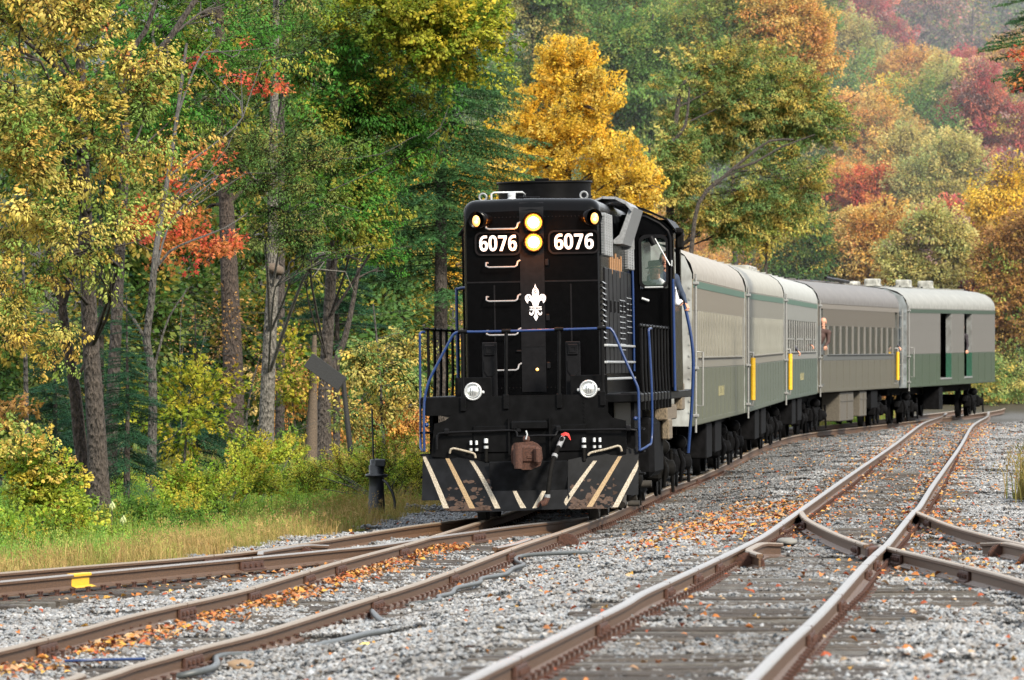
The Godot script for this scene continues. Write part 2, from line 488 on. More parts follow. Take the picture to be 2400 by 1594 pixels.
func build_tracks() -> void:
	for i in 3:
		var mb := MB.new()
		mb.box(Vector3.ZERO, Vector3(2.55, 0.17, 0.23), 0.012)
		for k in 5: mb.box(Vector3(rng.randf_range(-0.9, 0.9), 0.084, rng.randf_range(-0.09, 0.09)), Vector3(rng.randf_range(0.3, 0.9), 0.012, rng.randf_range(0.015, 0.05)), 0.004)
		var m: StandardMaterial3D = M.tie_wood.duplicate()
		m.albedo_color = ([Color(0.11, 0.088, 0.068), Color(0.075, 0.06, 0.05), Color(0.15, 0.135, 0.115)][i] as Color).linear_to_srgb()
		tie_mesh.append(mb.mesh(m))
	var none := PackedFloat32Array([0, 0])
	# the main track under the train
	var mr := smooth(pts([-4.1, 0, 40, -3.4, 0, 46, -2.84, 0, 51.05, -2.69, 0, 53.21, -2.52, 0, 54.98, -2.32, 0, 57.05, -2.08, 0, 59.18, -1.89, 0, 61.29, -1.54, 0, 65.65, -1.26, 0, 69.18, -0.98, 0, 72.56, -0.61, 0, 77.78, -0.01, 0, 87.08, 0.34, 0, 91.98, 0.63, 0, 95.89, 1.11, 0, 102.93, 1.55, 0, 110, 2.45, 0.06, 123.9, 3.1, 0.07, 133, 3.85, 0.08, 145, 5.5, 0.19, 171, 6.4, 0.23, 184, 7.42, 0.25, 197, 8.88, 0.28, 209, 10.8, 0.31, 222, 14.72, 0.43, 246, 16.82, 0.48, 262, 17.75, 0.5, 272]))
	var ml := smooth(pts([-5.5, 0, 40, -4.75, 0, 47, -3.82, 0, 56.37, -3.72, 0, 57.6, -3.59, 0, 59.1, -3.44, 0, 61.09, -3.24, 0, 63.9, -2.98, 0, 66.67, -2.78, 0, 68.5, -2.52, 0, 71.33, -2.4, 0, 73.2, -2.07, 0, 78.2, -1.86, 0, 81.3, -1.3, 0, 88.5, -1.02, 0, 92.5, -0.46, 0, 101.28, 0.1, 0, 110, 1.0, 0.06, 123.9, 1.66, 0.07, 133, 2.4, 0.08, 145, 4.06, 0.19, 171, 4.96, 0.23, 184, 5.98, 0.25, 197, 7.44, 0.28, 209, 9.38, 0.31, 222, 13.29, 0.43, 246, 15.4, 0.48, 262, 16.3, 0.5, 272]))
	var t := thing("main_track", Vector3(-3.5, -0.2, -51))
	tag(t, "curving main railway track that the train stands on", "railway track")
	rail(t, ml, "rail_top_dull", [58.6, 67.2, 71.9, 77.6, 81.2, 88.6])
	rail(t, mr, "rail_top_dull", [56.2, 69.2, 77.6, 86.6, 95.4, 127, 137])
	rail(t, beside(mr, -0.12, 88.4, 92.6), "rail_top_worn", [], "guard_rail")
	rail(t, beside(mr, -0.16, 47.0, 52.6), "rail_top_dull", [], "guard_rail")
	brace(t, mr, 0.12, 95.2)
	ties(t, k_main, k_main_y, 44.0, 150.0, none)
	# the track that leaves it to the left
	var sec := smooth(pts([-8.2, 0, 60.5, -6.6, 0, 67.5, -5.02, 0, 74.01, -4.4, 0, 76.68, -3.95, 0, 78.59, -3.28, 0, 81.37, -2.5, 0, 84.64, -2.0, 0, 86.88, -1.58, 0, 88.71, -1.0, 0, 92.68, -0.55, 0, 95.55, 0.03, 0, 99.16, 0.61, 0, 102.3, 1.05, -0.01, 105.5]))
	var outr := smooth(pts([-9.6, -0.04, 60.8, -8.0, -0.04, 67.8, -6.42, -0.03, 74.33, -5.8, -0.045, 77.0, -5.37, -0.055, 78.91, -4.7, -0.062, 81.72, -3.87, -0.071, 84.97, -3.43, -0.078, 87.19, -2.98, -0.066, 88.96, -2.41, -0.057, 92.89, -1.96, -0.041, 95.78, -1.39, -0.017, 99.41, -0.8, 0.0, 102.37, -0.16, 0.0, 106]))
	t = thing("diverging_track", Vector3(-5.0, -0.2, -75))
	tag(t, "rusty turnout track curving away to the left below the grass verge", "railway track")
	var o := rail(t, sec, "rail_top_worn", [83.0, 96.2])
	var q := on_path(sec, 76.7)
	var mb := MB.new()
	mb.xf = Transform3D(Basis((q[1] as Vector3).cross(Vector3.UP).normalized(), Vector3.UP, -q[1]), q[0] - t.position)
	mb.box(Vector3(0, -0.014, 0), Vector3(0.082, 0.034, 0.62), 0.006)
	mb.box(Vector3(0, -0.08, 0), Vector3(0.032, 0.11, 0.62), 0.006)
	for s in [-1.0, 1.0]: mb.out([Vector3(0.02 * s, -0.118, -0.36), Vector3(0.02 * s, -0.118, 0.36), Vector3(0.076 * s, -0.139, 0.36), Vector3(0.076 * s, -0.139, -0.36)], Vector3(0, -0.5, 0))
	tag(obj("paint_band", mb.mesh(M.yellow_paint), o), "yellow band painted on the rail")
	rail(t, outr, "rail_top_dull", [75.6, 87.0])
	rail(t, beside(outr, 0.12, 88.0, 92.0), "rail_top_worn", [], "guard_rail")
	brace(t, outr, 0.12, 91.2)
	ties(t, PackedFloat32Array([60, -9.0, 68, -7.2, 75, -5.5, 80, -4.35, 87.2, -2.65]), PackedFloat32Array([60, -0.03, 87, -0.04]), 62.0, 86.0, none)
	# the siding on the right and its turnout
	var sl := smooth(pts([-0.95, 0.56, 28, -0.22, 0.53, 38.49, 0.0, 0.5, 41.97, 0.22, 0.48, 45.21, 0.58, 0.44, 50.68, 0.80, 0.43, 53.69, 0.97, 0.42, 56.43, 1.24, 0.4, 60.15, 1.69, 0.36, 66.58, 2.18, 0.33, 73.35, 2.67, 0.3, 80.4, 3.2, 0.305, 88.2, 4.17, 0.33, 102.42, 5.59, 0.35, 123.54, 8.16, 0.38, 161.57, 10.73, 0.45, 199.81, 11.92, 0.46, 216.92, 13.4, 0.46, 236, 14.5, 0.46, 252]))
	var sr := smooth(pts([0.47, 0.56, 28, 1.22, 0.53, 38.49, 1.64, 0.48, 44.86, 2.17, 0.43, 52.52, 3.12, 0.36, 66.77, 3.67, 0.325, 74.59, 3.86, 0.31, 77.3, 4.88, 0.31, 92.06, 5.17, 0.32, 95.82, 6.13, 0.34, 110.22, 7.16, 0.35, 125.43, 9.6, 0.38, 161.5, 12.15, 0.44, 199.81, 13.4, 0.46, 216.9, 14.85, 0.47, 236, 16.1, 0.49, 255]))
	t = thing("siding_track", Vector3(0.6, 0.3, -40))
	tag(t, "siding with bright polished rail heads crossing the foreground at right", "railway track")
	rail(t, sl, "rail_top_worn", [42.2, 50.6, 59.8, 64.8, 69.0, 86.0])
	rail(t, sr, "rail_top_worn", [48.4, 56.4, 66.6, 70.2, 88.0])
	rail(t, beside(sl, 0.12, 72.0, 77.5), "rail_top_dull", [], "guard_rail")
	brace(t, sl, 0.16, 72.6)
	mb = MB.new()
	q = on_path(sl, 73.4)
	mb.xf = Transform3D(Basis((q[1] as Vector3).cross(Vector3.UP).normalized(), Vector3.UP, -q[1]), q[0] - t.position)
	mb.box(Vector3(0.09, -0.1, 0), Vector3(0.16, 0.09, 0.16), 0.01)
	mb.box(Vector3(0.15, -0.05, 0.02), Vector3(0.05, 0.08, 0.2), 0.01)
	obj("guard_rail_clamp", mb.mesh(M.rusty_iron), t)
	ties(t, k_side, k_side_y, 30.0, 150.0, PackedFloat32Array([56, 0.0, 60, 1.2, 92, 0.6, 98, 0.0]))
	var a := smooth(pts([3.56, 0.31, 93.2, 3.52, 0.31, 91.56, 3.46, 0.31, 88.66, 3.47, 0.3, 84.93, 3.51, 0.3, 80.02, 3.55, 0.32, 75.6]), 0.8)
	a.reverse()
	var b := smooth(pts([3.68, 0.32, 75.3, 3.76, 0.33, 72.8, 3.93, 0.35, 68.0, 4.06, 0.385, 62.5, 4.25, 0.43, 52, 4.4, 0.5, 42]), 0.8)
	var c := smooth(pts([4.98, 0.31, 94.0, 4.95, 0.31, 89.13, 4.97, 0.3, 85.38, 5.06, 0.3, 80.79, 5.17, 0.31, 76.33, 5.4, 0.35, 66, 5.7, 0.43, 52]), 0.8)
	b.reverse()
	c.reverse()
	t = thing("crossing_turnout", Vector3(4.2, 0.12, -76))
	tag(t, "turnout rails crossing the siding's right rail toward the right edge", "railway track")
	rail(t, a, "rail_top_dull", [89.0, 77.0], "closure_rail")
	rail(t, b, "rail_top_dull", [73.0, 66.0], "rail")
	rail(t, c, "rail_top_dull", [89.5], "rail")
	rail(t, beside(c, -0.12, 72.5, 77.8), "rail_top_dull", [], "guard_rail")
	brace(t, c, -0.14, 77.2)
	brace(t, c, -0.14, 73.8)
	mb = MB.new()
	mb.box(Vector3(3.64, 0.24, -75.6) - t.position, Vector3(0.2, 0.12, 0.8), 0.02)
	mb.box(Vector3(3.6, 0.30, -76.2) - t.position, Vector3(0.09, 0.03, 0.5), 0.01)
	obj("frog_casting", mb.mesh(M.rusty_iron), t)

# ---------------------------------------------------------------- ballast and fallen leaves

func stone_tile(s: int, n: int, size: float) -> ArrayMesh:
	var r := RandomNumberGenerator.new()
	r.seed = s
	var mb := MB.new()
	for i in n:
		var big := pow(r.randf(), 2.2)
		var rad := 0.0105 + 0.017 * big
		var o := Vector3(r.randf_range(-size, size) / 2.0, r.randf_range(-0.35, 0.75) * rad, r.randf_range(-size, size) / 2.0)
		mb.xf = Transform3D(Basis(Vector3(r.randf() - 0.5, r.randf() - 0.5, r.randf() - 0.5).normalized(), r.randf() * TAU).scaled(Vector3(1.0, 0.72, 1.0) * rad), o)
		var tone := r.randf_range(0.44, 0.78)
		if r.randf() < 0.08: tone = 0.16
		if r.randf() < 0.04: tone = 0.98
		var warm := r.randf_range(-0.03, 0.05)
		mb.col = Color(clampf(tone + warm, 0, 1), tone, clampf(tone - warm * 0.9, 0, 1))
		var p := []
		for q in [Vector3(1, 0, 0), Vector3(-1, 0, 0), Vector3(0, 1, 0), Vector3(0, -1, 0), Vector3(0, 0, 1), Vector3(0, 0, -1)]:
			p.append(q * r.randf_range(0.75, 1.25) + Vector3(r.randf() - 0.5, r.randf() - 0.5, r.randf() - 0.5) * 0.7)
		for x in [0, 1]:
			for y in [2, 3]:
				for z in [4, 5]:
					var mid: Vector3 = (p[x] + p[y] + p[z]) / 3.0 * r.randf_range(1.15, 1.45)
					mb.out([p[x], p[y], mid], Vector3.ZERO)
					mb.out([p[y], p[z], mid], Vector3.ZERO)
					mb.out([p[z], p[x], mid], Vector3.ZERO)
	return mb.mesh(M.stone)

func in_view(x: float, z: float, more := 1.5) -> bool:
	return absf(x) < 0.0678 * z * 1.12 + more

func build_ballast() -> void:
	var tone := FastNoiseLite.new()
	tone.frequency = 0.03
	tone.seed = 21
	var tiles := []
	for i in 5: tiles.append(stone_tile(100 + i, 700, 0.95))
	var where := [[], [], [], [], []]
	var tint := [[], [], [], [], []]
	var z := 34.0
	while z < 232.0:
		var x0 := lerp_at(z, k_edge)
		var x1 := lerp_at(z, k_side) + 3.7
		var step := 0.78 if z < 150.0 else 0.95
		var x := x0 + rng.randf() * 0.4
		while x < x1:
			if in_view(x, z) and not (absf(x - lerp_at(z, k_side)) < 1.25 and rng.randf() < 0.06):
				var px := x + rng.randf_range(-0.15, 0.15)
				var pz := z + rng.randf_range(-0.15, 0.15)
				var y := ground_y(px, pz)
				var sx := (ground_y(px + 0.4, pz) - y) / 0.4
				var sz := (y - ground_y(px, pz + 0.4)) / 0.4
				var b := Basis(Vector3(0, 0, 1), atan(sx)) * Basis(Vector3(1, 0, 0), -atan(sz)) * Basis(Vector3.UP, (rng.randi() % 4) * PI / 2.0 + rng.randf_range(-0.2, 0.2))
				var k := rng.randi() % 5
				var xm := lerp_at(pz, k_main)
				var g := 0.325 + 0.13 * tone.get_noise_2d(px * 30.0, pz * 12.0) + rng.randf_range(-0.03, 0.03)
				if pz > 97.0 and px > xm and px < xm + 3.3 + 2.0 * tone.get_noise_2d(px * 9.0, pz * 9.0): g *= 0.62   # stones tinted darker to stand for the train's soft shade
				if absf(px - lerp_at(pz, k_side)) < 1.3: y -= 0.006
				if absf(px - lerp_at(pz, k_side)) < 0.7: g *= 0.72
				# heaped against the outer face of the main track's right rail
				var heap := 0.0
				if px > xm + 0.62 and px < xm + 2.2 and pz < 68.0: heap = 0.085 * maxf(0.0, sin(pz * 0.9) * 0.6 + 0.35) * smoothstep(xm + 2.2, xm + 1.3, px)
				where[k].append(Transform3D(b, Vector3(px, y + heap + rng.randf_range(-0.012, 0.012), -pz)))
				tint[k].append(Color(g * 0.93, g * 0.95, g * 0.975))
			x += step
		z += step
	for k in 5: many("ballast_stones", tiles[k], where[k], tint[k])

const AUTUMN := [Color(0.36, 0.13, 0.035), Color(0.42, 0.18, 0.045), Color(0.24, 0.10, 0.04), Color(0.50, 0.28, 0.06), Color(0.40, 0.15, 0.05), Color(0.44, 0.30, 0.17), Color(0.34, 0.2, 0.11), Color(0.30, 0.07, 0.03)]

func build_litter() -> void:
	var mb := MB.new()
	# a curled, pointed dead leaf about 8 cm long
	var mid := [Vector3(-0.045, 0.0, 0), Vector3(-0.02, 0.012, 0), Vector3(0.01, 0.012, 0.002), Vector3(0.045, -0.002, 0)]
	for s in [-1.0, 1.0]:
		var e1 := Vector3(-0.018, 0.022, 0.024 * s)
		var e2 := Vector3(0.014, 0.016, 0.021 * s)
		for q in [[mid[0], e1, mid[1]], [mid[1], e1, e2], [mid[1], e2, mid[2]], [mid[2], e2, mid[3]]]:
			mb.col = Color.WHITE * rng.randf_range(0.8, 1.0)
			if s > 0: mb.tri(q[0], q[1], q[2])
			else: mb.tri(q[0], q[2], q[1])
	var leaf := mb.mesh(M.litter)
	var where := []
	var tint := []
	var drop := func(x: float, z: float, lift: float) -> void:
		if not in_view(x, z): return
		var b := Basis(Vector3.UP, rng.randf() * TAU) * Basis(Vector3(1, 0, 0), rng.randf_range(-0.7, 0.7)) * Basis(Vector3(0, 0, 1), rng.randf_range(-0.5, 0.5))
		where.append(Transform3D(b.scaled(Vector3.ONE * rng.randf_range(0.45, 1.0)), Vector3(x, ground_y(x, z) + 0.03 + lift * rng.randf(), -z)))
		tint.append((AUTUMN[rng.randi() % AUTUMN.size()] as Color) * rng.randf_range(0.75, 1.1))
	for i in 4200:   # everywhere, thinly
		var z := 36.0 + 190.0 * pow(rng.randf(), 1.3)
		drop.call(rng.randf_range(lerp_at(z, k_edge), lerp_at(z, k_side) + 3.5), z, 0.02)
	for i in 2400:   # blown against the inner foot of the main track's left rail
		var z := rng.randf_range(45.0, 94.0)
		if sin(z * 1.7) + sin(z * 0.63) * 0.8 + rng.randf() * 1.6 > 0.2: drop.call(lerp_at(z, k_main) - 0.60 + 0.42 * pow(rng.randf(), 2.0), z, 0.06)
	for i in 1500:   # a drift between the two lines
		var z := 97.0 + rng.randfn() * 7.0
		drop.call(lerpf(lerp_at(z, k_main) + 1.4, lerp_at(z, k_side) - 0.8, clampf(0.62 + rng.randfn() * 0.22, 0.0, 1.0)), z, 0.03)
	for i in 3000:   # along the siding further back
		var z := rng.randf_range(84.0, 225.0)
		var side := -1.0 if rng.randf() < 0.5 else 1.0
		drop.call(lerp_at(z, k_side) + side * 0.7175 + rng.randfn() * 0.28, z, 0.05)
	for i in 500:
		var z := rng.randf_range(66.0, 96.0)
		drop.call(lerp_at(z, k_side) + 1.4 + rng.randfn() * 0.6, z, 0.05)
	for i in 500:
		var z := rng.randf_range(74.0, 92.0)
		drop.call(lerp_at(z, k_edge) + rng.randf_range(0.6, 3.0), z, 0.04)
	many("fallen_leaves", leaf, where, tint)

func hose(path: Array, r: float, label: String) -> void:
	var base: Vector3 = path[0]
	var mb := MB.new()
	mb.xf.origin = -base
	mb.tube(smooth(path, 0.25), r, 8)
	var o := obj("hose", mb.mesh(M.hose))
	o.position = base
	tag(o, label, "hose", "grey hoses lying on the ballast")

func rock(at: Vector3, s: Vector3, c: Color, label: String) -> void:
	var mb := MB.new()
	mb.col = c
	var rows := []
	for i in 7:
		var row := PackedVector3Array()
		for j in 10:
			var d := Vector3(sin(PI * i / 6.0) * cos(TAU * j / 10.0), cos(PI * i / 6.0), sin(PI * i / 6.0) * sin(TAU * j / 10.0))
			row.append(d * s * (0.85 + 0.25 * bumps.get_noise_3d(d.x * 30.0 + at.x * 40.0, d.y * 30.0, d.z * 30.0)))
		rows.append(row)
	mb.sheet(rows, true)
	var o := obj("rock", mb.mesh(M.stone))
	o.position = at
	tag(o, label, "rock")

func build_yard_things() -> void:
	hose([Vector3(1.25, -0.10, -88.90), Vector3(0.83, -0.08, -88.30), Vector3(0.32, -0.08, -87.61), Vector3(0.11, -0.10, -87.41), Vector3(0.04, -0.11, -86.63), Vector3(0.06, -0.11, -85.30), Vector3(0.13, -0.10, -83.65), Vector3(0.01, -0.10, -82.09), Vector3(-0.08, -0.11, -80.21), Vector3(-0.31, -0.11, -78.77), Vector3(-0.34, -0.11, -77.18), Vector3(-0.55, -0.11, -75.43), Vector3(-0.59, -0.12, -73.94), Vector3(-0.71, -0.12, -72.93), Vector3(-0.69, -0.12, -72.13), Vector3(-0.78, -0.13, -71.52), Vector3(-0.97, -0.15, -71.64)], 0.024, "long grey hose snaking beside the main track's right rail")
	hose([Vector3(-0.93, -0.15, -64.75), Vector3(-1.16, -0.08, -61.98), Vector3(-1.35, -0.08, -60.45), Vector3(-1.53, -0.09, -59.53), Vector3(-1.67, -0.10, -58.56), Vector3(-1.96, -0.10, -57.96), Vector3(-2.18, -0.10, -57.80), Vector3(-2.25, -0.10, -57.38), Vector3(-2.19, -0.10, -56.08), Vector3(-2.21, -0.10, -55.22), Vector3(-2.33, -0.12, -54.95), Vector3(-2.47, -0.15, -54.92), Vector3(-2.58, -0.20, -55.67)], 0.027, "grey hose with a sharp bend nearest the bottom edge, left of centre")
	hose([Vector3(-1.31, -0.15, -69.88), Vector3(-1.23, -0.09, -67.13), Vector3(-1.15, -0.08, -65.38), Vector3(-1.08, -0.09, -64.71), Vector3(-0.97, -0.14, -64.99)], 0.027, "short grey hose end half buried in heaped ballast")
	rock(Vector3(-2.02, -0.12, -56.18), Vector3(0.13, 0.07, 0.11), Color(0.20, 0.14, 0.09), "brown rock beside the bend of the nearest grey hose")
	rock(Vector3(2.96, 0.21, -81.34), Vector3(0.15, 0.06, 0.22), Color(0.16, 0.155, 0.145), "flat grey rock between the siding rail and the closure rail")
	rock(Vector3(-1.15, -0.09, -59.53), Vector3(0.075, 0.03, 0.11), Color(0.72, 0.55, 0.15), "yellow stained stone near the end of the nearest hose")
	rock(Vector3(1.25, -0.09, -88.30), Vector3(0.08, 0.03, 0.07), Color(0.36, 0.35, 0.33), "pale stone at the far end of the long snaking hose")
	var mb := MB.new()
	mb.box(Vector3.ZERO, Vector3(0.76, 0.05, 0.14), 0.008)
	var o := obj("painted_board", mb.mesh(M.yellow_paint))
	o.transform = Transform3D(Basis(Vector3.UP, 0.35), Vector3(-1.31, -0.10, -53.87))
	tag(o, "weathered yellow board lying in gravel at the bottom edge", "board")
	mb = MB.new()
	mb.tube([Vector3(-3.36, -0.10, -56.72), Vector3(-3.04, -0.09, -56.71), Vector3(-2.78, -0.10, -57.13)], 0.012, 6)
	tag(obj("thin_rod", mb.mesh(M.blue_paint)), "thin bluish rod lying between the main track's rails", "rod")
	# the switch stand in the grass
	var t := thing("switch_stand", Vector3(-2.01, -0.2, -112))
	t.scale = Vector3(1.12, 1.22, 1.12)
	tag(t, "black iron switch stand with bent lever in dry grass", "switch stand")
	mb = MB.new()
	mb.lathe([Vector2(0.17, 0.0), Vector2(0.15, 0.06), Vector2(0.115, 0.1), Vector2(0.10, 0.4), Vector2(0.10, 0.52), Vector2(0.15, 0.53), Vector2(0.15, 0.56), Vector2(0.10, 0.57), Vector2(0.105, 0.66), Vector2(0.085, 0.68), Vector2(0.085, 0.74), Vector2(0.0, 0.75)], 12, Transform3D())
	mb.box(Vector3(0.0, 0.04, 0), Vector3(0.42, 0.05, 0.3), 0.01)
	mb.box(Vector3(0.05, 0.70, 0.05), Vector3(0.14, 0.09, 0.12), 0.01)
	obj("stand_body", mb.mesh(M.switch_iron), t)
	mb = MB.new()
	mb.tube([Vector3(0.08, 0.5, 0.06), Vector3(0.14, 0.45, 0.1), Vector3(0.22, 0.33, 0.12), Vector3(0.245, 0.22, 0.12), Vector3(0.245, 0.14, 0.12)], 0.018, 8)
	obj("lever", mb.mesh(M.switch_iron), t)
	mb = MB.new()
	mb.tube([Vector3(-0.04, 0.74, 0), Vector3(-0.06, 1.36, 0)], 0.014, 6)
	obj("mast", mb.mesh(M.switch_iron), t)
	# the derelict sign
	t = thing("leaning_signpost", Vector3(-2.63, -0.3, -128))
	tag(t, "leaning dark post carrying a tilted blank board", "signpost")
	var foot := t.position
	mb = MB.new()
	mb.tube([Vector3(0, -0.1, 0), Vector3(-2.76, 0.86, -128.0) - foot, Vector3(-2.87, 1.91, -128.0) - foot], [0.05, 0.046, 0.042], 8)
	obj("post", mb.mesh(M.board_wood), t)
	mb = MB.new()
	mb.xf = Transform3D(Basis(Vector3.UP, 0.0), Vector3.ZERO)
	var c := Vector3(-3.16, 1.98, -127.9) - foot
	mb.xf = Transform3D(Basis(Vector3(0, 0, 1), -0.62) * Basis(Vector3.UP, -0.25), c)
	mb.box(Vector3.ZERO, Vector3(0.74, 0.27, 0.03), 0.006)
	obj("board", mb.mesh(M.board_wood), t)

# ---------------------------------------------------------------- the locomotive

func put(parent: Node, called: String, m: String, fill: Callable) -> MeshInstance3D:
	var mb := MB.new()
	fill.call(mb)
	return obj(called, mb.mesh(M[m]), parent)

func fan(mb: MB, p: PackedVector2Array, z: float, d := 0.006) -> void: mb.prism(p, z - d, z)

func rounded(x0: float, y0: float, x1: float, y1: float, r: float, k := 5) -> PackedVector2Array:
	var p := PackedVector2Array()
	for q in [[x1 - r, y1 - r, 0.0], [x0 + r, y1 - r, PI / 2], [x0 + r, y0 + r, PI], [x1 - r, y0 + r, PI * 1.5]]:
		for i in k + 1: p.append(Vector2(q[0] + r * cos(q[2] + PI / 2 * i / k), q[1] + r * sin(q[2] + PI / 2 * i / k)))
	return p

func frame_of(mb: MB, a: PackedVector2Array, b: PackedVector2Array, z0: float, z1: float) -> void:   # a ring between two outlines of as many points
	for i in a.size():
		var k := (i + 1) % a.size()
		var o := Vector3((a[i].x + b[i].x) / 2, (a[i].y + b[i].y) / 2, (z0 + z1) / 2 - 0.2)
		mb.out([mb.V3(a[i], z1), mb.V3(a[k], z1), mb.V3(b[k], z1), mb.V3(b[i], z1)], o)
		mb.out([mb.V3(a[i], z0), mb.V3(a[k], z0), mb.V3(a[k], z1), mb.V3(a[i], z1)], mb.V3((b[i] + b[k]) / 2.0, z0))
		mb.out([mb.V3(b[i], z0), mb.V3(b[k], z0), mb.V3(b[k], z1), mb.V3(b[i], z1)], mb.V3((a[i] + a[k]) / 2.0, z0))

func lamp(parent: Node, called: String, at: Vector3, r: float, ring: String, lens: String, hood := 0.0) -> MeshInstance3D:
	var x := Transform3D(Basis(Vector3.RIGHT, PI / 2), at)
	var o := put(parent, called, ring, func(mb: MB):
		mb.lathe([Vector2(r * 0.95, -0.12), Vector2(r, -0.03), Vector2(r * 1.22, -0.02), Vector2(r * 1.27, 0.02), Vector2(r * 1.18, 0.05), Vector2(r * 0.98, 0.045), Vector2(r * 0.96, 0.0)], 20, x)
		if hood > 0.0:
			var rows := []
			for i in 2:
				var row := PackedVector3Array()
				for k in 11: row.append(at + Vector3(cos(PI * k / 10.0) * r * 1.25, sin(PI * k / 10.0) * r * 1.25, i * hood))
				rows.append(row)
			mb.sheet(rows))
	put(o, "lens", lens, func(mb: MB):
		mb.lathe([Vector2(r * 0.97, 0.012), Vector2(r * 0.7, 0.03), Vector2(r * 0.35, 0.04), Vector2(0.001, 0.042)], 18, x))
	return o

func text(parent: Node, called: String, words: String, height: float, at: Vector3, m: String, depth := 0.006, face := "Droid Sans", turn := 0.0, squeeze := 1.0) -> MeshInstance3D:
	var f := SystemFont.new()
	f.font_names = PackedStringArray([face])
	f.font_weight = 700
	var t := TextMesh.new()
	t.text = words
	t.font = f
	t.font_size = 64
	t.pixel_size = height / 64.0 / 0.72
	t.depth = depth
	t.curve_step = 2.0
	t.material = M[m]
	var o := obj(called, t, parent)
	o.transform = Transform3D(Basis(Vector3.UP, turn).scaled_local(Vector3(squeeze, 1, 1)), at)
	return o

func wheel(mb: MB, at: Vector3, r: float) -> void:
	var x := Transform3D(Basis(Vector3(0, 0, 1), -PI / 2), at)
	mb.lathe([Vector2(0.001, -0.07), Vector2(r * 0.78, -0.05), Vector2(r * 0.84, -0.07), Vector2(r * 1.06, -0.07), Vector2(r * 1.06, -0.04), Vector2(r, -0.035), Vector2(r, 0.065), Vector2(r * 0.84, 0.065), Vector2(r * 0.78, 0.03), Vector2(r * 0.2, 0.05), Vector2(0.18 * r, 0.10), Vector2(0.001, 0.10)], 22, x)

func truck(parent: Node, z: float, r: float, axles: Array, m: String) -> void:
	var o := put(parent, "truck", m, func(mb: MB):
		for s in [-1.0, 1.0]:
			var x: float = s * 1.02
			var n: float = axles[axles.size() - 1]
			mb.box(Vector3(x, r + 0.12, z), Vector3(0.16, 0.2, n * 2.0 + 1.0), 0.03)
			mb.box(Vector3(x, r - 0.12, z), Vector3(0.12, 0.12, n * 2.0 - 0.5), 0.02)
			for a in axles:
				mb.box(Vector3(x + s * 0.05, r, z + a), Vector3(0.26, 0.34, 0.36), 0.05)
				mb.lathe([Vector2(0.13, 0), Vector2(0.12, 0.1), Vector2(0.04, 0.13), Vector2(0.001, 0.13)], 12, Transform3D(Basis(Vector3(0, 0, 1), -PI / 2 * s), Vector3(x + s * 0.16, r, z + a)))
			# elliptic springs and brake gear
			for q in [-0.5, 0.5]:
				for k in 5:
					var p := []
					for i in 9: p.append(Vector3(x + s * 0.06, r - 0.02 - 0.05 * k - 0.16 * sin(PI * i / 8.0), z + q * n + (i - 4) * 0.085))
					mb.tube(p, 0.028, 5, false)
			mb.tube([Vector3(x + s * 0.2, r + 0.25, z + n + 0.55), Vector3(x + s * 0.26, r + 0.05, z + n + 0.5), Vector3(x + s * 0.22, r - 0.25, z + n + 0.35)], 0.035, 6)
			mb.tube([Vector3(x + s * 0.2, r + 0.28, z - n - 0.4), Vector3(x + s * 0.22, 0.12, z - n - 0.5)], 0.03, 6)
			mb.lathe([Vector2(0.001, -0.2), Vector2(0.12, -0.2), Vector2(0.12, 0.2), Vector2(0.001, 0.2)], 12, Transform3D(Basis(Vector3.RIGHT, PI / 2), Vector3(x + s * 0.16, r + 0.34, z + n * 0.5)))
		mb.box(Vector3(0, r + 0.12, z), Vector3(2.0, 0.25, 0.5), 0.03))
	for a in axles:
		put(o, "wheelset", "truck_brown" if m == "grime" else m, func(mb: MB):
			for s in [-1.0, 1.0]:
				var w := MB.new()
				mb.xf = Transform3D(Basis(Vector3.UP, 0.0 if s > 0 else PI), Vector3(0, 0, z + a))
				wheel(mb, Vector3(0.76, r, 0), r)
			mb.xf = Transform3D()
			mb.tube([Vector3(-0.76, r, z + a), Vector3(0.76, r, z + a)], 0.085, 10))

func plow_z(x: float, y: float) -> float: return 0.10 + 0.42 * pow(clampf((1.0 - y) / 0.88, 0.0, 1.2), 1.3) - 0.13 * absf(x - 0.0)

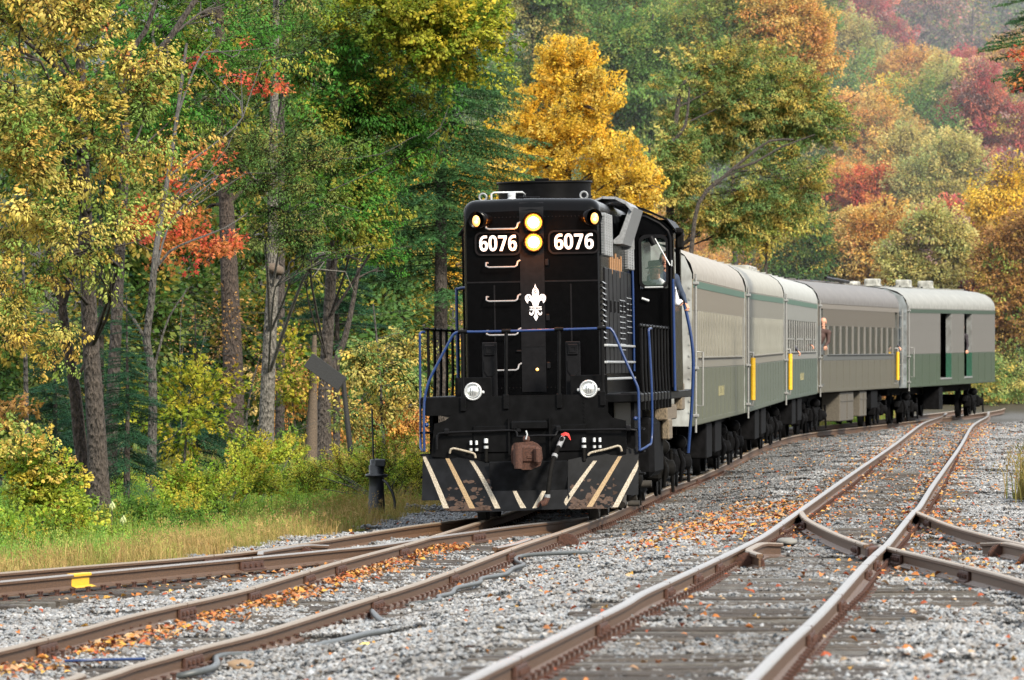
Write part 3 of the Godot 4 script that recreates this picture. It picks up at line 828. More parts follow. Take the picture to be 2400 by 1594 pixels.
func build_locomotive() -> void:
	var t := thing("locomotive", Vector3(0.275, 0.0, -101.5))
	t.transform.basis = Basis(Vector3.UP, -0.064) * Basis(Vector3(0, 0, 1), 0.018)
	tag(t, "black diesel locomotive with lit headlights, blue handrails and white striped plow", "locomotive")
	var hz := -0.95            # the face of the long hood
	var top := 4.36
	var hx := 0.935
	var deck := 1.70
	# hood: cross-section with rounded shoulders, its front edge rounded over too
	put(t, "hood", "black_paint", func(mb: MB):
		var sec := func(inset: float, drop: float) -> PackedVector3Array:
			var r := PackedVector3Array()
			r.append(Vector3(-hx + inset, deck, 0))
			r.append(Vector3(-hx + inset, 2.6, 0))
			for i in 7: r.append(Vector3(-hx + inset + 0.17 - 0.17 * cos(PI / 2 * i / 6.0), top - drop - 0.17 + 0.17 * sin(PI / 2 * i / 6.0), 0))
			r.append(Vector3(0, top - drop + 0.02, 0))
			for i in 7: r.append(Vector3(hx - inset - 0.17 + 0.17 * sin(PI / 2 * i / 6.0), top - drop - 0.17 + 0.17 * cos(PI / 2 * i / 6.0), 0))
			r.append(Vector3(hx - inset, 2.6, 0))
			r.append(Vector3(hx - inset, deck, 0))
			return r
		var rows := []
		for q in [[-9.3, 0.0, 0.0], [-6.0, 0.0, 0.0], [-3.0, 0.0, 0.0], [hz - 0.2, 0.0, 0.0], [hz - 0.13, 0.004, 0.010], [hz - 0.07, 0.016, 0.045], [hz - 0.025, 0.03, 0.10], [hz, 0.045, 0.17]]:
			var row: PackedVector3Array = sec.call(q[1], q[2])
			for i in row.size(): row[i].z = q[0]
			rows.append(row)
		mb.sheet(rows, false, true)
		var face: PackedVector3Array = rows[rows.size() - 1]
		for i in range(0, face.size() / 2): mb.out([face[i], face[i + 1], face[face.size() - 2 - i], face[face.size() - 1 - i]], Vector3(0, 3, -5)))
	put(t, "hood_door_panel", "dark_grey", func(mb: MB):
		var x0 := -0.165
		var x1 := 0.165
		var rows := []
		for q in [[1.74, hz + 0.012], [4.16, hz + 0.012], [4.24, hz - 0.012], [4.31, hz - 0.055], [4.352, hz - 0.12], [4.372, hz - 0.25]]:
			rows.append(PackedVector3Array([Vector3(x0, q[0] + 0.006, q[1]), Vector3(x1, q[0] + 0.006, q[1])]))
		mb.sheet(rows, false, true)
		mb.box(Vector3(0, 2.95, hz + 0.004), Vector3(0.33, 2.42, 0.012), 0.004)
		mb.box(Vector3(0, 2.36, hz + 0.014), Vector3(0.3, 0.008, 0.008)))
	put(t, "nose_seams", "dark_grey", func(mb: MB):
		for x in [-0.52, 0.52]: mb.box(Vector3(x, 2.45, hz + 0.002), Vector3(0.022, 1.5, 0.008), 0.002)
		mb.box(Vector3(0.0, 3.24, hz + 0.002), Vector3(1.78, 0.022, 0.008), 0.002)
		for i in 34:
			for y in [1.80, 4.12]: mb.box(Vector3(-0.86 + 0.052 * i, y, hz + 0.002), Vector3(0.014, 0.014, 0.01), 0.003)
		for y in [2.1, 2.75, 3.5]: mb.box(Vector3(0.2, y, hz + 0.012), Vector3(0.05, 0.09, 0.03), 0.008)
		for y in [2.3, 3.0]: mb.box(Vector3(-0.2, y, hz + 0.014), Vector3(0.07, 0.03, 0.035), 0.008)).set_meta("kind", "stuff")
	# lamps
	for q in [Vector2(0.034, 4.041), Vector2(0.032, 3.773)]:
		var hl := lamp(t, "headlight", Vector3(q.x, q.y, hz + 0.06), 0.112, "black_paint", "headlamp_rim", 0.10)
		put(hl, "bulb_glare", "headlamp_glow", func(mb: MB): mb.lathe([Vector2(0.072, 0.105), Vector2(0.05, 0.112), Vector2(0.001, 0.116)], 18, Transform3D(Basis(Vector3.RIGHT, PI / 2), Vector3(q.x, q.y, hz + 0.0))))
		var glow := OmniLight3D.new()
		glow.name = "headlight_glow"
		t.add_child(glow, true)
		glow.position = Vector3(q.x, q.y, hz + 0.24)
		glow.light_color = Color(1.0, 0.55, 0.16)
		glow.light_energy = 0.55
		glow.light_size = 0.08
		glow.omni_range = 40.0
		glow.omni_attenuation = 2.0
		glow.shadow_enabled = true
	for q in [[Vector2(-0.741, 4.078), -1.0], [Vector2(0.868, 4.084), 1.0]]:
		var p: Vector2 = q[0]
		var o := put(t, "marker_light", "black_paint", func(mb: MB):
			var rows := []
			for i in 7:
				var row := PackedVector3Array()
				var w := sin(PI / 2 * i / 6.0)
				for k in 14:
					var a := TAU * k / 14.0
					var c := Vector2(cos(a) * 0.105, sin(a) * 0.115)
					row.append(Vector3(p.x - q[1] * (0.17 - 0.17 * i / 6.0) * 1.0 + c.x * (0.5 + 0.5 * w), p.y + 0.01 + c.y * (0.55 + 0.45 * w), hz - 0.01 + 0.17 * w))
				rows.append(row)
			mb.sheet(rows, true, true))
		put(o, "lens", "marker_glow", func(mb: MB):
			mb.lathe([Vector2(0.062, 0.0), Vector2(0.045, 0.02), Vector2(0.001, 0.03)], 14, Transform3D(Basis(Vector3.RIGHT, PI / 2).scaled_local(Vector3(0.85, 1, 1.25)), Vector3(p.x, p.y - 0.005, hz + 0.158))))
		put(o, "bulb", "marker_core", func(mb: MB):
			mb.lathe([Vector2(0.026, 0.02), Vector2(0.018, 0.03), Vector2(0.001, 0.036)], 10, Transform3D(Basis(Vector3.RIGHT, PI / 2), Vector3(p.x, p.y - 0.02, hz + 0.158))))
	put(t, "gauge_light", "gauge_glow", func(mb: MB):
		mb.lathe([Vector2(0.022, 0.0), Vector2(0.018, 0.02), Vector2(0.001, 0.026)], 10, Transform3D(Basis(Vector3.RIGHT, PI / 2), Vector3(0.044, 2.047, -0.940))))
	# number boards
	for q in [[Vector2(-0.461, 3.764), -1], [Vector2(0.571, 3.769), 1]]:
		var p: Vector2 = q[0]
		var w := 0.315 if q[1] < 0 else 0.35
		var o := put(t, "number_board", "black_paint", func(mb: MB):
			var a := rounded(p.x - w, p.y - 0.165, p.x + w, p.y + 0.165, 0.09)
			var b := rounded(p.x - w + 0.03, p.y - 0.135, p.x + w - 0.03, p.y + 0.135, 0.06)
			frame_of(mb, a, b, hz - 0.01, hz + 0.03)
			mb.prism(b, hz, hz + 0.008))
		text(o, "numerals", "6076", 0.208, Vector3(p.x, p.y, hz + 0.016), "number_white", 0.012, "Droid Sans", 0.0, 0.82 if q[1] < 0 else 0.86)
		put(o, "rim", "dark_grey", func(mb: MB): frame_of(mb, rounded(p.x - w + 0.002, p.y - 0.163, p.x + w - 0.002, p.y + 0.163, 0.088), rounded(p.x - w + 0.028, p.y - 0.137, p.x + w - 0.028, p.y + 0.137, 0.062), hz + 0.01, hz + 0.034))
	# grab irons up the face
	for p in [Vector2(-0.393, 3.961), Vector2(-0.403, 3.443), Vector2(-0.405, 2.982), Vector2(-0.408, 2.522), Vector2(-0.410, 2.044)]:
		put(t, "grab_iron", "grey_metal", func(mb: MB):
			mb.tube([Vector3(p.x - 0.2, p.y + 0.06, hz), Vector3(p.x - 0.22, p.y + 0.06, hz + 0.07), Vector3(p.x - 0.22, p.y + 0.015, hz + 0.1), Vector3(p.x - 0.18, p.y, hz + 0.1), Vector3(p.x + 0.17, p.y, hz + 0.1), Vector3(p.x + 0.2, p.y + 0.02, hz + 0.1), Vector3(p.x + 0.21, p.y + 0.07, hz + 0.07), Vector3(p.x + 0.24, p.y + 0.09, hz)], 0.013, 7))
	# the lily emblem with its letters
	var ec := Vector2(0.038, 2.968)
	var em := put(t, "emblem", "number_white", func(mb: MB):
		mb.xf = Transform3D(Basis().scaled(Vector3(0.9, 0.92, 1)), Vector3(ec.x, ec.y, hz + 0.022))
		var z1 := 0.004
		mb.prism(PackedVector2Array([Vector2(0, 0.26), Vector2(-0.012, 0.215), Vector2(-0.04, 0.175), Vector2(-0.05, 0.13), Vector2(-0.04, 0.08), Vector2(-0.018, 0.02), Vector2(-0.01, -0.07), Vector2(0.012, -0.07), Vector2(0.022, 0.02), Vector2(0.044, 0.08), Vector2(0.054, 0.13), Vector2(0.044, 0.175), Vector2(0.014, 0.215)]), 0.0, z1)
		for s in [-1.0, 1.0]:
			var p := PackedVector2Array()
			for q in [[0.018, -0.07], [0.022, 0.0], [0.045, 0.07], [0.085, 0.108], [0.125, 0.108], [0.155, 0.08], [0.158, 0.04], [0.14, 0.0], [0.117, -0.028], [0.112, 0.0], [0.098, 0.018], [0.075, 0.015], [0.052, -0.015], [0.036, -0.07]]: p.append(Vector2(q[0] * s, q[1]))
			mb.prism(p, 0.0, z1)
			p = PackedVector2Array()
			for q in [[0.02, -0.126], [0.028, -0.165], [0.05, -0.2], [0.072, -0.203], [0.094, -0.185], [0.096, -0.16], [0.085, -0.145], [0.083, -0.165], [0.068, -0.175], [0.05, -0.16], [0.036, -0.126]]: p.append(Vector2(q[0] * s, q[1]))
			mb.prism(p, 0.0, z1)
		mb.prism(PackedVector2Array([Vector2(-0.09, -0.072), Vector2(-0.09, -0.124), Vector2(0.09, -0.124), Vector2(0.09, -0.072)]), 0.0, z1)
		mb.prism(PackedVector2Array([Vector2(-0.008, -0.126), Vector2(0.012, -0.126), Vector2(0.022, -0.2), Vector2(0.036, -0.225), Vector2(0.004, -0.285), Vector2(-0.032, -0.225), Vector2(-0.016, -0.2)]), 0.0, z1))
	for q in [["S", 0.055, -0.008, 0.14], ["T", 0.04, 0.022, 0.142], ["&", 0.032, -0.002, 0.195], ["A", 0.055, -0.105, 0.062], ["L", 0.055, 0.108, 0.066], ["RAILWAY", 0.034, 0.0, -0.098]]:
		text(em, "letter", q[0], q[1], Vector3(ec.x + q[2] * 0.9, ec.y + q[3] * 0.92, hz + 0.028), "dark_grey", 0.002, "Droid Serif" if q[0].length() == 1 else "Droid Sans", 0.0, 0.8)
	# roof gear
	put(t, "fan_shroud", "black_frame", func(mb: MB):
		mb.lathe([Vector2(0.64, 4.32), Vector2(0.64, 4.60), Vector2(0.66, 4.605), Vector2(0.66, 4.635), Vector2(0.6, 4.635), Vector2(0.58, 4.5), Vector2(0.001, 4.5)], 40, Transform3D(Basis(), Vector3(0.09, 0, -2.6)))
		mb.box(Vector3(0.09, 4.65, -2.0), Vector3(0.2, 0.03, 0.1), 0.008))
	put(t, "roof_grab_bar", "pale_metal", func(mb: MB): mb.tube([Vector3(-0.561, 4.343, -1.300), Vector3(-0.559, 4.448, -1.300), Vector3(-0.524, 4.465, -1.300), Vector3(-0.139, 4.464, -1.300), Vector3(-0.140, 4.447, -1.900), Vector3(-0.153, 4.383, -1.900)], 0.014, 7))
	put(t, "roof_cap", "pale_metal", func(mb: MB): mb.lathe([Vector2(0.075, 4.34), Vector2(0.05, 4.40), Vector2(0.055, 4.41), Vector2(0.055, 4.46), Vector2(0.04, 4.47), Vector2(0.001, 4.47)], 12, Transform3D(Basis(), Vector3(-0.28, 0.0, -1.25))))
	put(t, "roof_plate", "dark_grey", func(mb: MB): mb.box(Vector3(-0.05, 4.395, -1.4), Vector3(0.28, 0.02, 0.3), 0.005))
	for q in [-0.74, 0.74]:
		put(t, "lifting_eye", "grey_metal", func(mb: MB):
			var p := []
			for i in 13: p.append(Vector3(q - 0.05 * signf(q) + cos(TAU * i / 12.0) * 0.05, 4.41 + sin(TAU * i / 12.0) * 0.05, -1.5))
			mb.tube(p, 0.016, 6, false))
	# right flank of the hood: shutters, painted tree reflections, louvres, rods
	put(t, "radiator_shutter", "grey_metal", func(mb: MB):
		for i in 15: mb.box(Vector3(hx + 0.03, 3.62 + 0.036 * i, -1.9), Vector3(0.05, 0.02, 1.7))
		for k in 4: mb.box(Vector3(hx + 0.035, 3.87, -1.1 - 0.55 * k), Vector3(0.075, 0.58, 0.05), 0.01))
	put(t, "radiator_shutter", "grey_metal", func(mb: MB):
		for i in 12: mb.box(Vector3(hx + 0.03, 3.52 + 0.036 * i, -8.2), Vector3(0.05, 0.02, 1.5))
		for k in 3: mb.box(Vector3(hx + 0.035, 3.72, -7.5 - 0.7 * k), Vector3(0.075, 0.5, 0.05), 0.01))
	for i in 7: put(t, "reflection_strip", "reflection_strip", func(mb: MB): mb.box(Vector3(hx + 0.008, 3.52 - 0.03 * (i % 3), -3.3 - 0.5 * i), Vector3(0.016, 0.24 + 0.03 * (i % 2), 0.16), 0.004))  # tan strips that paint the reflection of yellow trees on the flank
	var panel := func(z0: float, z1: float, y0: float, y1: float, k: int) -> void:
		put(t, "louvre_panel", "grey_metal", func(mb: MB):
			for i in k:
				var y := lerpf(y0, y1, float(i) / (k - 1))
				mb.out([Vector3(hx + 0.002, y + 0.03, z0), Vector3(hx + 0.002, y + 0.03, z1), Vector3(hx + 0.035, y, z1), Vector3(hx + 0.035, y, z0)], Vector3(0, y - 1, (z0 + z1) / 2)))
	panel.call(-1.05, -1.7, 2.45, 3.2, 11)
	panel.call(-5.4, -6.9, 2.3, 3.0, 10)
	panel.call(-7.4, -8.8, 2.55, 3.05, 7)
	for y in [2.36, 2.13, 1.9]: put(t, "side_rail", "pale_metal", func(mb: MB): mb.box(Vector3(hx + 0.03, y, -5.2), Vector3(0.05, 0.035, 8.0), 0.008))
	for z in [-2.0, -3.1, -4.2, -5.2, -6.3, -7.3, -8.4]: put(t, "hood_side_door", "dark_grey", func(mb: MB):
		mb.box(Vector3(hx + 0.005, 2.7, z), Vector3(0.03, 1.45, 0.9), 0.008)
		mb.box(Vector3(hx + 0.03, 2.9, z + 0.3), Vector3(0.03, 0.16, 0.04), 0.006))
	# the scoop that throws cooling air over the shoulder
	put(t, "air_duct", "grey_metal", func(mb: MB):
		var prof := [Vector2(0.62, 4.39), Vector2(0.80, 4.46), Vector2(0.98, 4.45), Vector2(1.12, 4.38), Vector2(1.22, 4.27)]
		for i in 4:
			var a: Vector2 = prof[i]
			var b: Vector2 = prof[i + 1]
			mb.prism(PackedVector2Array([a, b, b - Vector2(0.02, 0.035), a - Vector2(0.01, 0.035)]), -7.2, -4.4)
		mb.prism(PackedVector2Array([Vector2(1.23, 4.30), Vector2(1.17, 4.31), Vector2(1.10, 4.12), Vector2(1.02, 3.92), Vector2(0.93, 3.84), Vector2(0.94, 3.79), Vector2(1.06, 3.79)]), -7.2, -4.45)
		mb.box(Vector3(0.95, 4.0, -7.1), Vector3(0.3, 0.5, 0.05)))
	# walkway deck and frame
	put(t, "deck", "black_frame", func(mb: MB):
		mb.box(Vector3(0, deck - 0.06, -8.6), Vector3(2.98, 0.12, 17.0), 0.015)
		mb.box(Vector3(0, deck - 0.3, -8.6), Vector3(2.2, 0.4, 16.4), 0.02)
		mb.box(Vector3(1.33, deck + 0.004, -3.2), Vector3(0.26, 0.012, 5.6)))
	put(t, "end_plate", "black_frame", func(mb: MB):
		mb.prism(PackedVector2Array([Vector2(-1.42, 1.62), Vector2(-1.42, 1.5), Vector2(-1.1, 1.42), Vector2(-1.16, 1.38), Vector2(-1.3, 1.34), Vector2(-1.35, 0.9), Vector2(-0.55, 0.82), Vector2(-0.52, 0.42), Vector2(0.42, 0.42), Vector2(0.47, 0.82), Vector2(1.28, 0.9), Vector2(1.28, 1.34), Vector2(1.1, 1.38), Vector2(1.04, 1.45), Vector2(1.04, 1.62), Vector2(0.9, 1.70), Vector2(-0.9, 1.70)]), -0.10, 0.0)
		mb.box(Vector3(-1.25, 1.55, 0.002), Vector3(0.36, 0.2, 0.01))
		mb.box(Vector3(0.0, 0.45, 0.05), Vector3(0.94, 0.03, 0.1), 0.008)
		mb.box(Vector3(-0.02, 1.30, 0.04), Vector3(0.5, 0.12, 0.12), 0.02)
		mb.box(Vector3(-0.29, 1.15, 0.03), Vector3(0.025, 0.5, 0.08))
		mb.box(Vector3(0.26, 1.15, 0.03), Vector3(0.025, 0.5, 0.08))
		mb.box(Vector3(-0.53, 1.12, 0.012), Vector3(0.5, 0.36, 0.03), 0.01)
		mb.box(Vector3(0.5, 1.12, 0.012), Vector3(0.5, 0.36, 0.03), 0.01)
		for i in 9: mb.box(Vector3(0.72, 1.24 + 0.05 * i, 0.004), Vector3(0.018, 0.018, 0.016)))
	put(t, "cab_underframe", "underside", func(mb: MB):
		mb.box(Vector3(0, 0.75, -8.6), Vector3(1.7, 1.2, 13.0))
		mb.box(Vector3(0, 0.9, -8.2), Vector3(2.7, 0.85, 3.0), 0.08))
	for s in [-1.0, 1.0]: put(t, "step_well", "underside", func(mb: MB):
		mb.box(Vector3(s * 1.36, 1.3, -0.75), Vector3(0.05, 0.8, 1.0))
		for k in 3: mb.box(Vector3(s * 1.36, 0.62 + 0.3 * k, -0.4), Vector3(0.3, 0.03, 0.5), 0.005))
	put(t, "side_sill", "pale_wood", func(mb: MB):
		mb.box(Vector3(1.36, 1.38, -10.4), Vector3(0.2, 0.22, 3.2), 0.02)
		mb.box(Vector3(1.42, 1.14, -9.4), Vector3(0.12, 0.3, 1.0), 0.02)
		mb.box(Vector3(1.42, 1.6, -14.0), Vector3(0.12, 0.42, 1.0), 0.02))
	# drop-step pads on the hood face
	for x in [1126.0, 1319.0]:
		var q: Vector2 = Vector2(-0.555, 2.116) if x < 1200.0 else Vector2(0.570, 2.108)
		put(t, "step_plate", "dark_grey", func(mb: MB):
			mb.box(Vector3(q.x, q.y - 0.06, -0.28), Vector3(0.2, 0.74, 0.03), 0.01)
			mb.box(Vector3(q.x, q.y + 0.2, -0.255), Vector3(0.14, 0.15, 0.03), 0.012)
			frame_of(mb, rounded(q.x - 0.045, q.y + 0.16, q.x + 0.045, q.y + 0.25, 0.01), rounded(q.x - 0.03, q.y + 0.175, q.x + 0.03, q.y + 0.235, 0.01), -0.24, -0.23)
			mb.prism(PackedVector2Array([Vector2(q.x - 0.075, q.y + 0.05), Vector2(q.x - 0.075, q.y - 0.08), Vector2(q.x - 0.03, q.y - 0.15), Vector2(q.x + 0.03, q.y - 0.15), Vector2(q.x + 0.075, q.y - 0.08), Vector2(q.x + 0.075, q.y + 0.05)]), -0.265, -0.25))
	# ditch lights
	for q in [Vector2(-0.771, 1.765), Vector2(0.786, 1.772)]:
		put(t, "lamp_bracket", "black_frame", func(mb: MB): mb.box(Vector3(q.x + 0.0, q.y - 0.01, -0.16), Vector3(0.5, 0.4, 0.02), 0.006))
		var o := lamp(t, "ditch_light", Vector3(q.x, q.y, -0.02), 0.098, "pale_metal", "chrome")
		put(o, "lens_cover", "lens_glass", func(mb: MB): mb.lathe([Vector2(0.1, 0.044), Vector2(0.07, 0.062), Vector2(0.001, 0.07)], 18, Transform3D(Basis(Vector3.RIGHT, PI / 2), Vector3(q.x, q.y, -0.02))))
		put(o, "reflector_ribs", "dark_grey", func(mb: MB):
			for i in 3: mb.box(Vector3(q.x - 0.03 + 0.03 * i, q.y - 0.015 * i, 0.022), Vector3(0.012, 0.1 - 0.03 * i, 0.008)))
		put(o, "side_lug", "pale_metal", func(mb: MB):
			for s in [-1.0, 1.0]: mb.box(Vector3(q.x + s * 0.135, q.y - 0.01, -0.01), Vector3(0.04, 0.04, 0.03), 0.01))
	# handrails
	var blue := func(called: String, path: Array, r: float, m := "blue_paint") -> void: put(t, called, m, func(mb: MB): mb.tube(smooth(path, 0.06), r, 8))
	blue.call("front_handrail", [Vector3(-1.438, 0.978, 0.020), Vector3(-1.438, 1.299, 0.020), Vector3(-1.426, 1.648, 0.000), Vector3(-1.363, 1.909, 0.000), Vector3(-1.230, 2.169, 0.000), Vector3(-1.079, 2.441, 0.000), Vector3(-1.019, 2.539, 0.000), Vector3(-0.931, 2.572, 0.000), Vector3(-0.698, 2.568, 0.000), Vector3(-0.174, 2.570, 0.000), Vector3(0.410, 2.577, 0.000), Vector3(0.964, 2.584, 0.000), Vector3(1.063, 2.583, 0.000), Vector3(1.132, 2.535, 0.000), Vector3(1.277, 2.182, 0.000), Vector3(1.400, 1.900, 0.000), Vector3(1.450, 1.771, 0.000), Vector3(1.459, 1.625, 0.000), Vector3(1.459, 1.276, 0.020), Vector3(1.459, 0.937, 0.020)], 0.018)
	blue.call("corner_handrail", [Vector3(-1.444, 0.978, 0.000), Vector3(-1.496, 1.014, -0.100), Vector3(-1.510, 1.212, -0.300), Vector3(-1.511, 1.795, -0.400), Vector3(-1.505, 2.437, -0.400), Vector3(-1.497, 2.565, -0.400), Vector3(-1.456, 2.581, -0.600)], 0.017)
	blue.call("corner_handrail", [Vector3(1.459, 0.937, 0.000), Vector3(1.559, 0.994, -0.200), Vector3(1.607, 1.098, -0.400), Vector3(1.619, 1.739, -0.400), Vector3(1.596, 2.439, -0.400), Vector3(1.593, 2.556, -0.400), Vector3(1.616, 2.573, -0.600)], 0.017)
	for q in [[Vector2(-0.896, 2.566), Vector2(-0.903, 1.580)], [Vector2(-0.308, 2.567), Vector2(-0.325, 1.599)], [Vector2(0.404, 2.577), Vector2(0.392, 1.598)], [Vector2(0.981, 2.584), Vector2(0.975, 1.622)]]:
		put(t, "front_stanchion", "black_frame", func(mb: MB):
			mb.tube([mb.V3(q[0], -0.004), mb.V3(q[1], 0.01)], 0.026, 8)
			mb.tube([mb.V3(q[0] + Vector2(-0.06, 0.005), 0.0), mb.V3(q[0] + Vector2(0.06, 0.005), 0.0)], 0.028, 8)
			mb.box(mb.V3(q[1] + Vector2(0, 0.02), 0.02), Vector3(0.08, 0.2, 0.04), 0.01))
	for s in [-1.0, 1.0]:
		var x: float = s * 1.46
		var o := put(t, "side_handrail", "black_frame", func(mb: MB):
			mb.tube([Vector3(x, 2.62, -0.6), Vector3(x, 2.62, -9.2 if s > 0 else -7.0)], 0.018, 8))
		for i in (9 if s > 0 else 6):
			var z := -1.0 - 1.02 * i if s > 0 else -1.3 - 1.15 * i
			put(o, "stanchion", "black_frame", func(mb: MB):
				mb.tube([Vector3(x, 2.64, z), Vector3(x, 2.0, z), Vector3(x + s * 0.02, 1.5, z)], 0.022, 7)
				mb.box(Vector3(x + s * 0.015, 1.58, z), Vector3(0.06, 0.24, 0.08), 0.01)
				mb.box(Vector3(x, 2.62, z), Vector3(0.055, 0.055, 0.09), 0.015))
	blue.call("cab_handrail", [Vector3(-1.46, 1.7, -6.9), Vector3(-1.46, 3.1, -6.9), Vector3(-1.44, 3.22, -6.9), Vector3(-1.3, 3.24, -6.9)], 0.022)
	blue.call("cab_handrail", [Vector3(1.555, 1.7, -9.25), Vector3(1.555, 3.34, -9.25)], 0.022)
	blue.call("cab_handrail", [Vector3(0.97, 2.0, -9.1), Vector3(0.97, 3.5, -9.1), Vector3(0.93, 3.56, -9.15)], 0.018)
	blue.call("rear_handrail", [Vector3(1.42, 0.7, -16.9), Vector3(1.5, 1.6, -16.9), Vector3(1.52, 2.3, -16.9), Vector3(1.42, 2.95, -16.9), Vector3(1.3, 3.32, -16.9), Vector3(1.1, 3.36, -16.9)], 0.026)
	put(t, "rear_stanchion", "black_frame", func(mb: MB):
		for i in 3: mb.tube([Vector3(1.16 + 0.06 * i, 1.9, -16.2 - 0.3 * i), Vector3(1.16 + 0.06 * i, 3.36, -16.2 - 0.3 * i)], 0.03, 7))
	# cut lever, uncoupling gear
	put(t, "cut_lever", "dark_grey", func(mb: MB):
		mb.tube(smooth([Vector3(-1.263, 0.998, 0.060), Vector3(-1.260, 1.150, 0.060), Vector3(-1.236, 1.196, 0.060), Vector3(-1.160, 1.218, 0.080), Vector3(-0.606, 1.231, 0.080), Vector3(-0.198, 1.230, 0.080), Vector3(-0.176, 1.153, 0.120), Vector3(0.093, 1.160, 0.140), Vector3(0.343, 1.162, 0.140), Vector3(0.368, 1.219, 0.080), Vector3(0.677, 1.225, 0.080), Vector3(1.347, 1.219, 0.080), Vector3(1.410, 1.171, 0.060), Vector3(1.413, 0.985, 0.060)], 0.05), 0.016, 7)
		for q in [Vector2(-1.130, 1.235), Vector2(-0.162, 1.246), Vector2(0.374, 1.248), Vector2(1.312, 1.237)]: mb.box(mb.V3(q, 0.05), Vector3(0.07, 0.08, 0.1), 0.015))
	put(t, "coupler", "rusty_iron", func(mb: MB):
		var c := Vector2(-0.017, 0.900)
		mb.box(Vector3(c.x, c.y + 0.02, 0.3), Vector3(0.26, 0.24, 0.7), 0.03)
		var p := PackedVector2Array()
		for q in [[-0.20, 0.13], [-0.17, 0.17], [0.06, 0.19], [0.13, 0.16], [0.19, 0.1], [0.2, -0.05], [0.17, -0.14], [0.05, -0.19], [-0.07, -0.19], [-0.13, -0.13], [-0.21, -0.1], [-0.22, 0.02]]: p.append(c + Vector2(q[0], q[1]))
		mb.prism(p, 0.5, 0.62)
		mb.box(Vector3(c.x - 0.12, c.y - 0.02, 0.7), Vector3(0.12, 0.28, 0.22), 0.04)
		mb.box(Vector3(c.x + 0.14, c.y - 0.0, 0.66), Vector3(0.09, 0.24, 0.14), 0.035)
		mb.lathe([Vector2(0.055, -0.17), Vector2(0.06, 0.17)], 12, Transform3D(Basis(), Vector3(c.x - 0.11, c.y, 0.8)))
		mb.box(Vector3(c.x + 0.03, c.y - 0.02, 0.63), Vector3(0.09, 0.07, 0.06), 0.02)
		mb.box(Vector3(c.x - 0.01, c.y + 0.22, 0.55), Vector3(0.09, 0.08, 0.09), 0.02))
	put(t, "knuckle_pin", "pale_metal", func(mb: MB): mb.tube([Vector3(-0.031, 1.116, 0.600), Vector3(-0.012, 1.185, 0.600), Vector3(-0.029, 1.232, 0.600)], 0.012, 6))
	put(t, "air_hose", "grime", func(mb: MB): mb.tube(smooth([Vector3(0.460, 1.177, 0.060), Vector3(0.430, 1.108, 0.200), Vector3(0.381, 0.992, 0.300), Vector3(0.326, 0.853, 0.420), Vector3(0.288, 0.684, 0.520), Vector3(0.261, 0.481, 0.580), Vector3(0.241, 0.347, 0.600)], 0.05), 0.03, 8))
	put(t, "hose_fitting", "grey_metal", func(mb: MB):
		mb.tube([Vector3(0.442, 1.131, 0.160), Vector3(0.387, 1.003, 0.300)], 0.036, 8)
		mb.tube([Vector3(0.344, 0.899, 0.390), Vector3(0.332, 0.864, 0.420)], 0.042, 8)
		mb.tube([Vector3(0.242, 0.376, 0.600), Vector3(0.241, 0.330, 0.600)], 0.04, 8))
	put(t, "hose_coupling", "rusty_iron", func(mb: MB):
		mb.tube([Vector3(0.241, 0.330, 0.600), Vector3(0.210, 0.260, 0.620), Vector3(0.164, 0.249, 0.620)], 0.04, 8)
		mb.tube([Vector3(0.182, 0.296, 0.620), Vector3(0.135, 0.262, 0.620), Vector3(0.111, 0.215, 0.600)], 0.015, 6))
	put(t, "red_rag", "red_cloth", func(mb: MB):
		mb.sheet([PackedVector3Array([Vector3(0.414, 1.178, 0.140), Vector3(0.472, 1.200, 0.160), Vector3(0.519, 1.182, 0.140), Vector3(0.535, 1.141, 0.150), Vector3(0.546, 1.094, 0.140)]), PackedVector3Array([Vector3(0.436, 1.137, 0.200), Vector3(0.477, 1.159, 0.220), Vector3(0.506, 1.147, 0.200), Vector3(0.518, 1.123, 0.190), Vector3(0.540, 1.088, 0.150)])])
		mb.tube([Vector3(0.425, 1.160, 0.160), Vector3(0.478, 1.177, 0.180)], 0.022, 6))
	for q in [Vector2(-0.807, 1.054), Vector2(-0.731, 1.053), Vector2(0.855, 1.065), Vector2(0.930, 1.064)]:
		put(t, "brake_pipe_end", "pale_metal", func(mb: MB):
			mb.tube([mb.V3(q + Vector2(0, 0.05), 0.05), mb.V3(q + Vector2(0, -0.005), 0.06)], 0.02, 8)
			mb.tube([mb.V3(q + Vector2(0, -0.05), 0.06), mb.V3(q + Vector2(0, -0.085), 0.06)], 0.022, 8))
	for q in [Vector2(-0.603, 1.068), Vector2(0.715, 1.056)]:
		put(t, "brake_pipe_end", "pale_metal", func(mb: MB):
			mb.tube([mb.V3(q + Vector2(0, 0.06), 0.05), mb.V3(q + Vector2(0, 0.0), 0.06)], 0.03, 8)
			mb.tube([mb.V3(q + Vector2(0, -0.035), 0.06), mb.V3(q + Vector2(0, -0.07), 0.06)], 0.032, 8))
		put(t, "brake_hose", "grime", func(mb: MB): mb.tube([mb.V3(q + Vector2(0, -0.07), 0.06), mb.V3(q + Vector2(0, -0.25), 0.08)], 0.024, 8))
	for q in [Vector2(-1.403, 1.327), Vector2(1.414, 1.364)]:
		put(t, "blue_cap", "blue_paint", func(mb: MB): mb.lathe([Vector2(0.03, -0.02), Vector2(0.03, 0.02), Vector2(0.001, 0.03)], 10, Transform3D(Basis(Vector3.RIGHT, PI / 2), mb.V3(q, 0.0))))
	# the plow and its stripes
	var tops := [[-1.47, 0.93], [-1.2, 0.92], [-0.85, 0.86], [-0.55, 0.80]]
